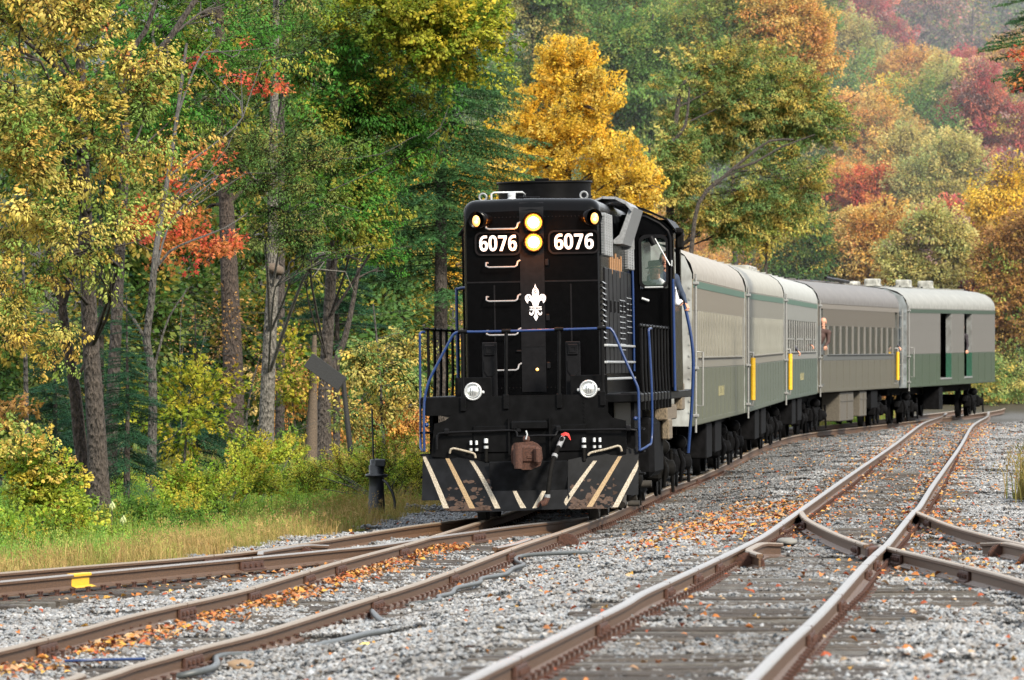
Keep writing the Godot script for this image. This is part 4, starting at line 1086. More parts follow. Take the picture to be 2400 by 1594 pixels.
	var pl := put(t, "plow", "plow_paint", func(mb: MB):
		for s in [-1.0, 1.0]:
			var rows := []
			for i in 13:
				var x := lerpf(-1.47, -0.53, i / 12.0)
				var yt := 0.0
				for k in 3:
					if x >= tops[k][0] - 0.001: yt = lerpf(tops[k][1], tops[k + 1][1], (x - tops[k][0]) / (tops[k + 1][0] - tops[k][0]))
				var yb := 0.315 if x < -1.23 else lerpf(0.315, 0.155, clampf((x + 1.23) / 0.1, 0.0, 1.0))
				var row := PackedVector3Array()
				for j in 9:
					var y := lerpf(yt, yb, j / 8.0)
					row.append(Vector3((x if s < 0 else -x - 0.03), y + (0.03 if s > 0 else 0.0), plow_z(x, y)))
				rows.append(row)
			mb.sheet(rows, false, s > 0)
			var back := []
			for row in rows:
				var b := PackedVector3Array()
				for q in row: b.append(q - Vector3(0, 0, 0.02))
				back.append(b)
			mb.sheet(back, false, s < 0)
			for i in 12: mb.out([rows[i][0], rows[i + 1][0], back[i + 1][0], back[i][0]], Vector3(0, -3, 0))
			for j in 8: mb.out([rows[0][j], rows[0][j + 1], back[0][j + 1], back[0][j]], Vector3.ZERO)
		var mid := []
		for i in 7:
			var x := lerpf(-0.53, 0.50, i / 6.0)
			var row := PackedVector3Array()
			for j in 5: row.append(Vector3(x, lerpf(0.43, 0.155 + (x + 0.5) * 0.02, j / 4.0), plow_z(x, lerpf(0.43, 0.155, j / 4.0))))
			mid.append(row)
		mb.sheet(mid)
		mb.box(Vector3(-0.03, 0.62, 0.18), Vector3(1.06, 0.4, 0.03), 0.01))
	put(pl, "grab_iron", "white_paint", func(mb: MB): mb.tube(smooth([Vector3(-1.095, 0.943, 0.050), Vector3(-1.076, 0.995, 0.070), Vector3(-1.041, 1.006, 0.070), Vector3(-0.832, 0.955, 0.100), Vector3(-0.757, 0.925, 0.100), Vector3(-0.746, 0.872, 0.100)], 0.04), 0.016, 7))
	put(pl, "grab_iron", "white_paint", func(mb: MB): mb.tube(smooth([Vector3(0.775, 0.880, 0.100), Vector3(0.799, 0.914, 0.100), Vector3(1.022, 0.963, 0.080), Vector3(1.168, 1.001, 0.060), Vector3(1.209, 0.977, 0.060), Vector3(1.219, 0.930, 0.050)], 0.04), 0.016, 7))
	for q in [[Vector2(-1.451, 0.902), Vector2(-1.327, 0.655), Vector2(-1.137, 0.209), 1], [Vector2(-1.142, 0.891), Vector2(-1.047, 0.709), Vector2(-0.782, 0.202), 0], [Vector2(-0.805, 0.838), Vector2(-0.652, 0.626), Vector2(-0.438, 0.196), 1], [Vector2(-0.212, 0.425), Vector2(-0.167, 0.325), Vector2(-0.088, 0.196), 1], [Vector2(0.184, 0.418), Vector2(0.124, 0.308), Vector2(0.069, 0.193), 1], [Vector2(0.862, 0.808), Vector2(0.671, 0.561), Vector2(0.425, 0.192), 1], [Vector2(1.195, 0.861), Vector2(1.033, 0.595), Vector2(0.792, 0.197), 0], [Vector2(1.510, 0.872), Vector2(1.378, 0.665), Vector2(1.136, 0.185), 1]]:
		put(pl, "stripe", "white_paint" if q[3] else "worn_white", func(mb: MB):
			var rows := [PackedVector3Array(), PackedVector3Array()]
			for i in 11:
				var u := i / 10.0
				var a: Vector2 = (q[0] as Vector2).lerp(q[1], u)
				var b: Vector2 = (q[1] as Vector2).lerp(q[2], u)
				var p := a.lerp(b, u)
				var w := 0.026 + 0.012 * u
				for e in 2:
					var x: float = clampf(p.x + w * (2 * e - 1), -1.468, 1.438)
					var px := x if x < 0 else -x - 0.03
					rows[e].append(Vector3(x, p.y, plow_z(px if absf(x) > 0.5 else x, p.y - (0.03 if x > 0.5 else 0.0)) + 0.005))
			mb.sheet(rows, false, true))
	# rust flaking off the lower blade: uneven patches with an edge of their own
	var rr := RandomNumberGenerator.new()
	rr.seed = 77
	put(pl, "rust_patches", "plow_rust", func(mb: MB):
		for i in 190:
			var side := -1.0 if i % 2 == 0 else 1.0
			var c := Vector2(side * rr.randf_range(0.55, 1.18), 0.17 + 0.40 * pow(rr.randf(), 2.6))
			var rad := rr.randf_range(0.008, 0.055) * (1.0 - 0.8 * (c.y - 0.2))
			var ring := []
			for k in 9:
				var a := TAU * k / 9.0
				var p := c + Vector2(cos(a) * 1.3, sin(a) * 0.75) * rad * rr.randf_range(0.55, 1.3)
				p.y = maxf(p.y, 0.17)
				p.x = clampf(p.x, -1.1, 1.1)
				ring.append(p)
			for k in 9:
				var tri := []
				for p in [c, ring[k], ring[(k + 1) % 9]]:
					var px: float = p.x if p.x < 0 else -p.x - 0.03
					tri.append(Vector3(p.x, p.y, plow_z(px, p.y - (0.03 if p.x > 0 else 0.0)) + 0.002 + 0.0004 * (i % 4)))
				mb.out(tri, Vector3(0, 0.5, -4))).set_meta("kind", "stuff")
	truck(t, -2.7, 0.5, [-1.2, 1.2], "grime")
	truck(t, -13.6, 0.5, [-1.2, 1.2], "grime")
	put(t, "sand_pipe", "truck_brown", func(mb: MB):
		var p := []
		for i in 9: p.append(Vector3(1.28 - 0.02 * i, 0.98 - 0.10 * i, -2.6 + 0.9 * pow(i / 8.0, 1.8)))
		mb.tube(p, 0.055, 8)
		mb.tube([Vector3(1.22, 0.2, -1.4), Vector3(1.38, 0.2, -1.4)], 0.04, 8)
		mb.tube([Vector3(1.25, 0.42, -4.2), Vector3(1.42, 0.42, -4.2)], 0.05, 8))
	# cab
	var cz := -9.5
	var cw := 1.555
	var roofline := PackedVector2Array([Vector2(0.990, 4.336), Vector2(1.104, 4.309), Vector2(1.294, 4.229), Vector2(1.515, 4.116), Vector2(1.609, 4.044), Vector2(1.665, 3.967)])
	var cab := put(t, "cab", "black_paint", func(mb: MB):
		var win := rounded(1.07, 3.22, 1.46, 3.98, 0.09)
		var rim := PackedVector2Array()
		# front wall as a ring round the window, right half and left half
		var r := roofline
		var wall := PackedVector2Array([Vector2(0.0, 4.46), Vector2(0.0, deck)])
		mb.prism(PackedVector2Array([Vector2(-cw, deck), Vector2(-cw, 4.05), Vector2(-1.42, 4.2), Vector2(-0.95, 4.40), Vector2(0.0, 4.47), Vector2(0.95, 4.40), Vector2(1.06, 4.36), Vector2(1.06, deck)]), cz - 0.06, cz)
		mb.prism(PackedVector2Array([Vector2(1.06, deck), Vector2(1.06, 3.21), Vector2(cw, 3.21), Vector2(cw, deck)]), cz - 0.06, cz)
		mb.prism(PackedVector2Array([Vector2(1.47, 3.21), Vector2(1.47, 3.99), Vector2(cw, 3.99), Vector2(cw, 3.21)]), cz - 0.06, cz)
		mb.prism(PackedVector2Array([Vector2(1.06, 3.99), Vector2(1.06, 4.36), Vector2(1.2, 4.30), Vector2(1.43, 4.18), Vector2(cw, 4.05), Vector2(cw, 3.99)]), cz - 0.06, cz)
		# side and back walls, floor
		for s in [-1.0, 1.0]:
			mb.box(Vector3(s * (cw - 0.03), 2.45, cz - 1.4), Vector3(0.06, 1.5, 2.68))
			mb.box(Vector3(s * (cw - 0.03), 3.63, cz - 0.25), Vector3(0.06, 0.86, 0.38))
			mb.box(Vector3(s * (cw - 0.03), 3.63, cz - 2.55), Vector3(0.06, 0.86, 0.38))
			mb.box(Vector3(s * (cw - 0.03), 4.02, cz - 1.4), Vector3(0.058, 0.1, 2.68))
		mb.box(Vector3(0, 2.0, cz - 1.4), Vector3(2.9, 0.08, 2.7))
		mb.box(Vector3(0, 2.5, cz - 2.77), Vector3(2.98, 1.6, 0.06))
		mb.box(Vector3(-0.6, 3.6, cz - 2.77), Vector3(1.88, 0.7, 0.058))
		mb.box(Vector3(1.51, 3.6, cz - 2.77), Vector3(0.08, 0.7, 0.058))
		mb.box(Vector3(0, 4.1, cz - 2.77), Vector3(2.9, 0.34, 0.06)))
	put(cab, "roof", "black_frame", func(mb: MB):
		var prof := [Vector2(-1.60, 4.03), Vector2(-1.47, 4.2), Vector2(-0.95, 4.42), Vector2(0.0, 4.49), Vector2(0.95, 4.42), Vector2(1.16, 4.345), Vector2(1.47, 4.2), Vector2(1.60, 4.03)]
		for i in prof.size() - 1:
			var a: Vector2 = prof[i]
			var b: Vector2 = prof[i + 1]
			mb.prism(PackedVector2Array([a, b, b + Vector2(0, 0.035), a + Vector2(0, 0.035)]), cz - 2.9, cz + 0.06))
	put(cab, "window_frame", "dark_grey", func(mb: MB):
		frame_of(mb, rounded(1.05, 3.20, 1.48, 4.0, 0.11), rounded(1.09, 3.25, 1.445, 3.95, 0.08), cz - 0.02, cz + 0.03))
	put(cab, "window_pane", "cab_glass", func(mb: MB): mb.prism(rounded(1.08, 3.23, 1.455, 3.97, 0.08), cz - 0.03, cz - 0.026))
	put(cab, "window_seal", "pale_metal", func(mb: MB): mb.tube([Vector3(1.13, 3.225, cz + 0.035), Vector3(1.4, 3.225, cz + 0.035)], 0.014, 6))
	put(cab, "wiper", "pale_metal", func(mb: MB):
		mb.tube([Vector3(1.291, 3.941, -9.450), Vector3(1.507, 3.542, -9.450)], 0.012, 6)
		mb.tube([Vector3(1.534, 3.618, -9.440), Vector3(1.532, 3.529, -9.440)], 0.012, 6))
	put(cab, "wiper_motor", "dark_grey", func(mb: MB): mb.tube([Vector3(1.229, 3.967, -9.420), Vector3(1.284, 3.845, -9.420)], 0.05, 10))
	put(cab, "door_handle", "pale_metal", func(mb: MB): mb.tube([Vector3(1.083, 3.065, -9.460), Vector3(1.191, 3.025, -9.460)], 0.022, 6))
	put(cab, "gutter", "dark_grey", func(mb: MB):
		mb.tube([Vector3(0.98, 4.28, cz + 0.02), Vector3(1.15, 4.27, cz + 0.02), Vector3(1.36, 4.16, cz + 0.02), Vector3(1.48, 4.05, cz + 0.02), Vector3(1.515, 3.95, cz + 0.02), Vector3(1.515, 1.75, cz + 0.02)], 0.022, 7))
	put(cab, "number_light", "grime", func(mb: MB):
		mb.box(Vector3(1.63, 4.05, cz - 0.3), Vector3(0.14, 0.1, 0.2), 0.03)
		mb.box(Vector3(1.64, 3.9, cz - 0.35), Vector3(0.12, 0.24, 0.14), 0.03))
	put(t, "short_hood", "black_paint", func(mb: MB):
		mb.box(Vector3(0, 3.0, -14.2), Vector3(1.86, 2.6, 3.8), 0.12))
	put(t, "rear_coupler", "rusty_iron", func(mb: MB): mb.box(Vector3(0, 0.95, -17.4), Vector3(0.26, 0.26, 0.9), 0.05))

# ---------------------------------------------------------------- coaches

func coach(called: String, label: String, at: Vector3, turn: float, climb: float, d: Dictionary) -> Node3D:
	var t := thing(called, at)
	t.transform.basis = Basis(Vector3.UP, turn) * Basis(Vector3.RIGHT, climb)
	tag(t, label, "railway coach", "coaches behind the locomotive")
	var len: float = d.len
	var w := 1.5
	var sill := 1.08
	var eave := 3.42
	var paint := func(called_: String, c: Color, s := Vector3(0.3, 0.22, 2.0)) -> StandardMaterial3D: return mat(called_, c, 0.6, 0.0, "streak", s)
	var id: String = called + str(names[called])
	paint.call(id + "low", d.low)
	paint.call(id + "up", d.up)
	mat(id + "roof", d.roof, 0.6, 0.0, "soft", Vector3(0.35, 0.35, 0.22))
	paint.call(id + "belt", d.belt)
	paint.call(id + "post", d.post)
	paint.call(id + "end", d.end)
	paint.call(id + "stripe", d.stripe)
	var gaps: Array = d.doors      # [from, to] measured back from the near end
	var runs := []
	var z := 0.0
	for g in gaps:
		if g[0] - z > 0.05: runs.append([z, g[0]])
		z = g[1]
	if len - z > 0.05: runs.append([z, len])
	var plate := func(mb: MB, x: float, y0: float, y1: float, z0: float, z1: float, thick := 0.05) -> void:
		mb.box(Vector3(x - thick / 2.0, (y0 + y1) / 2.0, -(z0 + z1) / 2.0), Vector3(thick, y1 - y0, z1 - z0), 0.006)
	put(t, "roof", id + "roof", func(mb: MB):
		var prof := [Vector2(1.5, eave), Vector2(1.5, 3.52), Vector2(1.46, 3.66), Vector2(1.36, 3.80), Vector2(1.18, 3.92), Vector2(0.9, 4.0), Vector2(0.45, 4.06), Vector2(0.0, 4.08)]
		var all := prof.duplicate()
		for i in range(prof.size() - 2, -1, -1): all.append(Vector2(-prof[i].x, prof[i].y))
		var rows := []
		for zz in [-0.02, -len * 0.33, -len * 0.66, -len + 0.02]:
			var row := PackedVector3Array()
			for q in all: row.append(Vector3(q.x * (1.0), q.y, zz))
			rows.append(row)
		mb.sheet(rows)
		for k in 6: mb.box(Vector3(0, 4.075, -2.0 - k * (len - 4.0) / 5.0), Vector3(1.4, 0.03, 0.05)))
	for e in [-0.03, -len + 0.03]: put(t, "end_wall", id + "end", func(mb: MB):
			var p := PackedVector2Array([Vector2(-0.45, sill), Vector2(-1.48, sill), Vector2(-1.48, 3.5), Vector2(-1.36, 3.78), Vector2(-0.9, 3.98), Vector2(0, 4.05), Vector2(0.9, 3.98), Vector2(1.36, 3.78), Vector2(1.48, 3.5), Vector2(1.48, sill), Vector2(0.45, sill), Vector2(0.45, 3.2), Vector2(-0.45, 3.2)])
			mb.prism(p, e - 0.02, e + 0.02)
			for q in 12: mb.box(Vector3(1.44, 1.3 + 0.18 * q, e + 0.025), Vector3(0.03, 0.03, 0.02)))
	for e in [-0.05, -len + 0.05]: put(t, "end_door", id + "belt", func(mb: MB): mb.box(Vector3(0, 2.14, e), Vector3(0.92, 2.14, 0.04), 0.008))
	put(t, "diaphragm", "underside", func(mb: MB):
		for e in [0.22, -len - 0.22]:
			mb.box(Vector3(-0.55, 2.2, e), Vector3(0.14, 2.3, 0.46), 0.02)
			mb.box(Vector3(0.55, 2.2, e), Vector3(0.14, 2.3, 0.46), 0.02)
			mb.box(Vector3(0, 3.3, e), Vector3(1.24, 0.16, 0.46), 0.02)
			mb.box(Vector3(0, 1.1, e), Vector3(1.24, 0.12, 0.46), 0.02))
	put(t, "floor", "underside", func(mb: MB):
		mb.box(Vector3(0, 1.2, -len / 2.0), Vector3(2.86, 0.14, len - 0.1))
		mb.box(Vector3(0, 0.98, -len / 2.0), Vector3(1.6, 0.3, len - 1.6))
		mb.box(Vector3(-1.4, 2.4, -len / 2.0), Vector3(0.05, 2.1, len - 0.1)))
	put(t, "left_side", id + "up", func(mb: MB): mb.box(Vector3(-1.475, 2.25, -len / 2.0), Vector3(0.05, 2.34, len - 0.04)))
	var split: float = d.split
	put(t, "lower_side", id + "low", func(mb: MB):
		for r in runs:
			plate.call(mb, w, sill, split, r[0] + 0.02, r[1] - 0.02)
			var q: float = r[0] + 1.9
			while q < r[1] - 0.5:
				mb.box(Vector3(w + 0.002, (sill + split) / 2.0, -q), Vector3(0.008, split - sill - 0.02, 0.05), 0.002)
				q += 1.9
			mb.box(Vector3(w + 0.002, sill + 0.05, -(r[0] + r[1]) / 2.0), Vector3(0.01, 0.07, r[1] - r[0] - 0.08), 0.002))
	put(t, "upper_side", id + "up", func(mb: MB):
		plate.call(mb, w, 3.30 if gaps.size() else d.win1, eave - 0.003, 0.02, len - 0.02)
		if gaps.size():
			for r in runs: plate.call(mb, w, d.win1, 3.297, r[0] + 0.02, r[1] - 0.02))
	if d.win1 > d.win0 + 0.05:
		put(t, "belt_rail", id + "belt", func(mb: MB):
			for r in runs: plate.call(mb, w - 0.002, split + 0.003, d.win0, r[0] + 0.02, r[1] - 0.02))
	put(t, "stripe", id + "stripe", func(mb: MB): mb.box(Vector3(w + 0.0, d.stripe_y, -len / 2.0), Vector3(0.012, 0.11, len - 0.06)))
	var n: int = d.windows
	if n > 0:
		var z0: float = d.win_from
		var z1: float = d.win_to
		var pitch := (z1 - z0) / n
		put(t, "seat_backs", "seat_cloth", func(mb: MB):
			for i in n: mb.box(Vector3(0.75, 1.85, -z0 - pitch * (i + 0.5)), Vector3(0.95, 1.0, 0.14), 0.04)).set_meta("kind", "stuff")
		for r in runs:
			if r[0] < z0 and z0 - r[0] > 0.1: put(t, "upper_side_end", id + "belt", func(mb: MB): plate.call(mb, w - 0.002, d.win0 + 0.003, d.win1 - 0.003, r[0] + 0.02, z0 - pitch * 0.5))
			if r[1] > z1 and r[1] - z1 > 0.1: put(t, "upper_side_end", id + "belt", func(mb: MB): plate.call(mb, w - 0.002, d.win0 + 0.003, d.win1 - 0.003, z1 + pitch * 0.5, r[1] - 0.02))
		for i in n + 1:
			put(t, "window_post", id + "post", func(mb: MB): mb.box(Vector3(w + d.proud - 0.06, (d.win0 + d.win1) / 2.0, -z0 - pitch * i), Vector3(0.12, d.win1 - d.win0 + 0.02, d.post_w), 0.008))
			if i < n and d.glass:
				put(t, "window_pane", d.get("pane", "window_glass"), func(mb: MB): mb.box(Vector3(w - d.recess, (d.win0 + d.win1) / 2.0, -z0 - pitch * (i + 0.5)), Vector3(0.012, d.win1 - d.win0, pitch - d.post_w - 0.01)))
			if i < n and d.sash and i % 4 != 3:
				put(t, "window_sash", id + "post", func(mb: MB): mb.box(Vector3(w - 0.012, lerpf(d.win0, d.win1, 0.42), -z0 - pitch * (i + 0.5)), Vector3(0.03, 0.035, pitch - d.post_w)))
		put(t, "window_sill", id + "belt", func(mb: MB): mb.box(Vector3(w + 0.01, d.win0 + 0.0, -(z0 + z1) / 2.0), Vector3(0.05, 0.03, z1 - z0 + 0.3), 0.006))
	# door openings
	for g in gaps:
		put(t, "door_jamb", id + "belt", func(mb: MB):
			mb.box(Vector3(w - 0.09, 2.68, -g[1] - 0.02), Vector3(0.17, 1.23, 0.04))
			mb.box(Vector3(w - 0.09, 2.3, -g[0] + 0.02), Vector3(0.17, 1.98, 0.04))
			mb.box(Vector3(w - 0.1, 1.29, -(g[0] + g[1]) / 2.0), Vector3(0.24, 0.05, g[1] - g[0])))
		put(t, "lower_side", id + "low", func(mb: MB): plate.call(mb, w, sill, 1.28, g[0] - 0.02, g[1] + 0.02))
	for g in gaps: put(t, "door_jamb_foot", "deep_green" if d.slid.size() else id + "low", func(mb: MB): mb.box(Vector3(w - 0.089, 1.68, -g[1] - 0.02), Vector3(0.17, 0.76, 0.042)))
	for s in []:      # a baggage door pushed aside inside its opening
		put(t, "sliding_door", id + "belt", func(mb: MB): mb.box(Vector3(w - 0.12, 2.68, -(s[0] + s[1]) / 2.0), Vector3(0.04, 1.23, s[1] - s[0]), 0.008))
		put(t, "sliding_door_foot", "deep_green", func(mb: MB): mb.box(Vector3(w - 0.118, 1.68, -(s[0] + s[1]) / 2.0), Vector3(0.045, 0.76, s[1] - s[0]), 0.008))
	# corner posts, grab rails
	put(t, "corner_post", "coach_metal", func(mb: MB):
		mb.tube([Vector3(w + 0.04, sill - 0.1, -0.06), Vector3(w + 0.04, 3.5, -0.06)], 0.02, 7)
		for y in [1.25, 2.0, 3.35]: mb.box(Vector3(w + 0.04, y, -0.08), Vector3(0.1, 0.05, 0.14), 0.01))
	for y in [0.9, -0.0]:
		put(t, "roof_clamp", "dark_grey", func(mb: MB):
			for k in 7: mb.box(Vector3(0.25, 4.09, -1.5 - k * 2.4 - y), Vector3(0.05, 0.09, 0.28), 0.01))
	for q in d.yellow:
		put(t, "yellow_handrail", "yellow_paint", func(mb: MB):
			mb.tube([Vector3(w + 0.09, 1.32, -q), Vector3(w + 0.09, 2.14, -q)], 0.05, 8))
		put(t, "handrail_bracket", "coach_metal", func(mb: MB):
			for y in [1.22, 2.24]: mb.tube([Vector3(w, y, -q), Vector3(w + 0.09, y, -q), Vector3(w + 0.09, lerpf(y, 1.7, 0.2), -q)], 0.025, 6))
	if d.plain_rail > 0.0:
		put(t, "handrail", "coach_metal", func(mb: MB): mb.tube([Vector3(w, 1.4, -d.plain_rail), Vector3(w + 0.1, 1.4, -d.plain_rail), Vector3(w + 0.1, 2.26, -d.plain_rail), Vector3(w, 2.26, -d.plain_rail)], 0.018, 6))
	# running gear and boxes under the floor
	truck(t, -3.0, 0.46, [-1.25, 1.25], "underside")
	truck(t, -len + 3.0, 0.46, [-1.25, 1.25], "underside")
	for b in d.boxes:
		put(t, "equipment_box", "box_tan" if b[3] else "underside", func(mb: MB):
			mb.box(Vector3(1.16, 1.05 - b[2] / 2.0, -(b[0] + b[1]) / 2.0), Vector3(0.5, b[2], b[1] - b[0]), 0.02)
			if b[3]:
				mb.box(Vector3(1.42, 1.05 - b[2] / 2.0, -(b[0] + b[1]) / 2.0), Vector3(0.02, b[2] - 0.1, 0.03))
				mb.box(Vector3(1.42, 1.05 - b[2] * 0.3, -(b[0] + b[1]) / 2.0), Vector3(0.02, 0.02, b[1] - b[0] - 0.1)))
	put(t, "buffer_gear", "underside", func(mb: MB):
		for e in [0.2, -len - 0.2]: mb.box(Vector3(0, 0.92, e), Vector3(0.3, 0.28, 0.9), 0.04)
		mb.tube([Vector3(0.6, 1.0, 0.1), Vector3(0.7, 0.5, 0.3), Vector3(0.6, 0.8, 0.5)], 0.03, 6))
	for q in d.vents:
		put(t, "roof_vent", "vent_white", func(mb: MB):
			mb.box(Vector3(q[0], 4.06 + q[2] / 2.0, -q[1]), Vector3(q[3], q[2], q[4]), 0.03)
			mb.box(Vector3(q[0], 4.04 + q[2] * 0.25, -q[1]), Vector3(q[3] * 1.08, 0.05, q[4] * 1.06), 0.01))
	if d.number:
		text(t, "side_lettering", d.number, 0.17, Vector3(w + 0.008, 1.58, -len * 0.5), "number_gold", 0.004, "Droid Serif", PI / 2)
	return t

func build_coaches() -> void:
	mat("seat_cloth", Color(0.10, 0.06, 0.04), 0.9, 0.0, "soft", Vector3.ONE)
	mat("coach_metal", Color(0.25, 0.25, 0.24), 0.5, 0.2, "soft", Vector3.ONE * 3.0)
	mat("vent_white", Color(0.50, 0.50, 0.45), 0.6, 0.0, "blotch", Vector3.ONE * 0.5)
	mat("box_tan", Color(0.085, 0.073, 0.054), 0.7, 0.0, "soft", Vector3.ONE * 1.5)
	mat("deep_green", Color(0.015, 0.085, 0.05), 0.5, 0.0, "soft", Vector3.ONE)
	mat("number_gold", Color(0.30, 0.27, 0.13), 0.6)
	var grey := Color(0.195, 0.172, 0.128)
	var base := {"len": 24.7, "low": Color(0.090, 0.100, 0.058), "up": grey, "roof": Color(0.284, 0.259, 0.220), "belt": Color(0.206, 0.196, 0.160), "post": Color(0.249, 0.238, 0.188), "end": Color(0.344, 0.365, 0.360), "stripe": Color(0.065, 0.145, 0.104), "split": 2.0, "win0": 2.17, "win1": 2.92, "stripe_y": 3.34, "windows": 28, "win_from": 2.3, "win_to": 23.4, "proud": 0.004, "post_w": 0.36, "glass": true, "recess": 0.010, "sash": false, "doors": [], "slid": [], "yellow": [], "plain_rail": 1.4, "boxes": [[8.0, 10.5, 0.6, false], [12.0, 15.0, 0.55, false]], "vents": [[0.5, 9.0, 0.16, 0.5, 0.7]], "number": "R    A    I    L    W    A    Y"}
	coach("first_coach", "grey coach with olive lower side directly behind the locomotive", Vector3(1.375, 0.05, -119.8), -0.0635, 0.0016, base)
	var d := base.duplicate()
	d.merge({"low": Color(0.073, 0.095, 0.064), "up": Color(0.198, 0.194, 0.160), "roof": Color(0.292, 0.281, 0.240), "post": Color(0.267, 0.268, 0.224), "yellow": [1.3], "number": "", "plain_rail": 0.0, "win_from": 2.9, "win_to": 24.2, "vents": []}, true)
	coach("second_coach", "shorter looking grey coach with pale slatted windows and yellow handrail", Vector3(3.01, 0.09, -145.5), -0.065, 0.004, d)
	d = base.duplicate()
	d.merge({"low": Color(0.056, 0.085, 0.058), "up": Color(0.228, 0.238, 0.220), "roof": Color(0.318, 0.323, 0.300), "belt": Color(0.215, 0.221, 0.208), "post": Color(0.249, 0.255, 0.244), "pane": "interior_shade_pane", "glass": true, "windows": 13, "post_w": 0.34, "proud": -0.002, "recess": 0.022, "sash": true, "yellow": [1.3], "number": "R    A    I    L    W    A    Y", "plain_rail": 0.0, "vents": [[0.0, 5.0, 0.12, 1.2, 5.0]]}, true)
	coach("third_coach", "pale grey coach with dark barred open windows and green lower side", Vector3(4.67, 0.2, -171.1), -0.0705, 0.002, d)
	d = base.duplicate()
	d.merge({"low": Color(0.096, 0.089, 0.058), "up": Color(0.108, 0.092, 0.066), "roof": Color(0.129, 0.119, 0.110), "belt": Color(0.090, 0.098, 0.094), "post": Color(0.165, 0.155, 0.135), "end": Color(0.258, 0.281, 0.280), "stripe": Color(0.206, 0.187, 0.160), "split": 1.92, "win0": 2.07, "win1": 2.83, "windows": 11, "win_from": 2.6, "win_to": 22.6, "post_w": 0.42, "proud": 0.004, "recess": 0.02, "doors": [[0.5, 1.3], [23.4, 24.3]], "yellow": [23.2], "number": "", "plain_rail": 0.0, "boxes": [[7.0, 11.0, 0.78, true], [13.0, 15.0, 0.7, true], [16.5, 18.5, 0.5, false]], "vents": []}, true)
	var c4 := coach("fourth_coach", "taupe brown coach with a row of reflecting windows", Vector3(6.5, 0.27, -196.9), -0.136, 0.002, d)
	put(c4, "half_door", "fourth_coach0low", func(mb: MB): mb.box(Vector3(1.47, 1.62, -0.9), Vector3(0.05, 0.68, 0.76), 0.006))
	put(c4, "roof_duct", "dark_grey", func(mb: MB):
		mb.box(Vector3(0.2, 4.08, -13.5), Vector3(0.3, 0.08, 9.0), 0.03)
		mb.tube([Vector3(0.45, 4.2, -13.0), Vector3(0.4, 4.15, -20.5)], 0.05, 7))
	d = base.duplicate()
	d.merge({"len": 24.3, "low": Color(0.036, 0.064, 0.028), "up": Color(0.150, 0.145, 0.132), "roof": Color(0.241, 0.242, 0.220), "belt": Color(0.215, 0.230, 0.232), "end": Color(0.232, 0.264, 0.280), "stripe": Color(0.030, 0.064, 0.036), "split": 2.06, "win0": 2.065, "win1": 2.06, "windows": 0, "doors": [[8.6, 11.6], [15.2, 17.4]], "slid": [[10.0, 11.6], [16.4, 17.4]], "number": "", "plain_rail": 0.8, "boxes": [[9.0, 10.0, 0.7, false]], "vents": [[0.25, 1.8, 0.24, 0.40, 0.9], [0.25, 9.6, 0.26, 0.40, 0.9], [0.25, 15.4, 0.26, 0.40, 0.9], [-0.25, 0.9, 0.16, 0.4, 0.8]]}, true)
	d.win1 = 2.063
	var c5 := coach("baggage_car", "last car, grey over green, with two open sliding doors", Vector3(10.15, 0.32, -222.3), -0.170, 0.0045, d)
	put(c5, "end_ladder", "coach_metal", func(mb: MB):
		for x in [1.0, 1.36]: mb.tube([Vector3(x, 1.2, 0.08), Vector3(x, 3.4, 0.08)], 0.02, 6)
		for i in 6: mb.tube([Vector3(1.0, 1.4 + 0.36 * i, 0.08), Vector3(1.36, 1.4 + 0.36 * i, 0.08)], 0.016, 6))

# ---------------------------------------------------------------- people

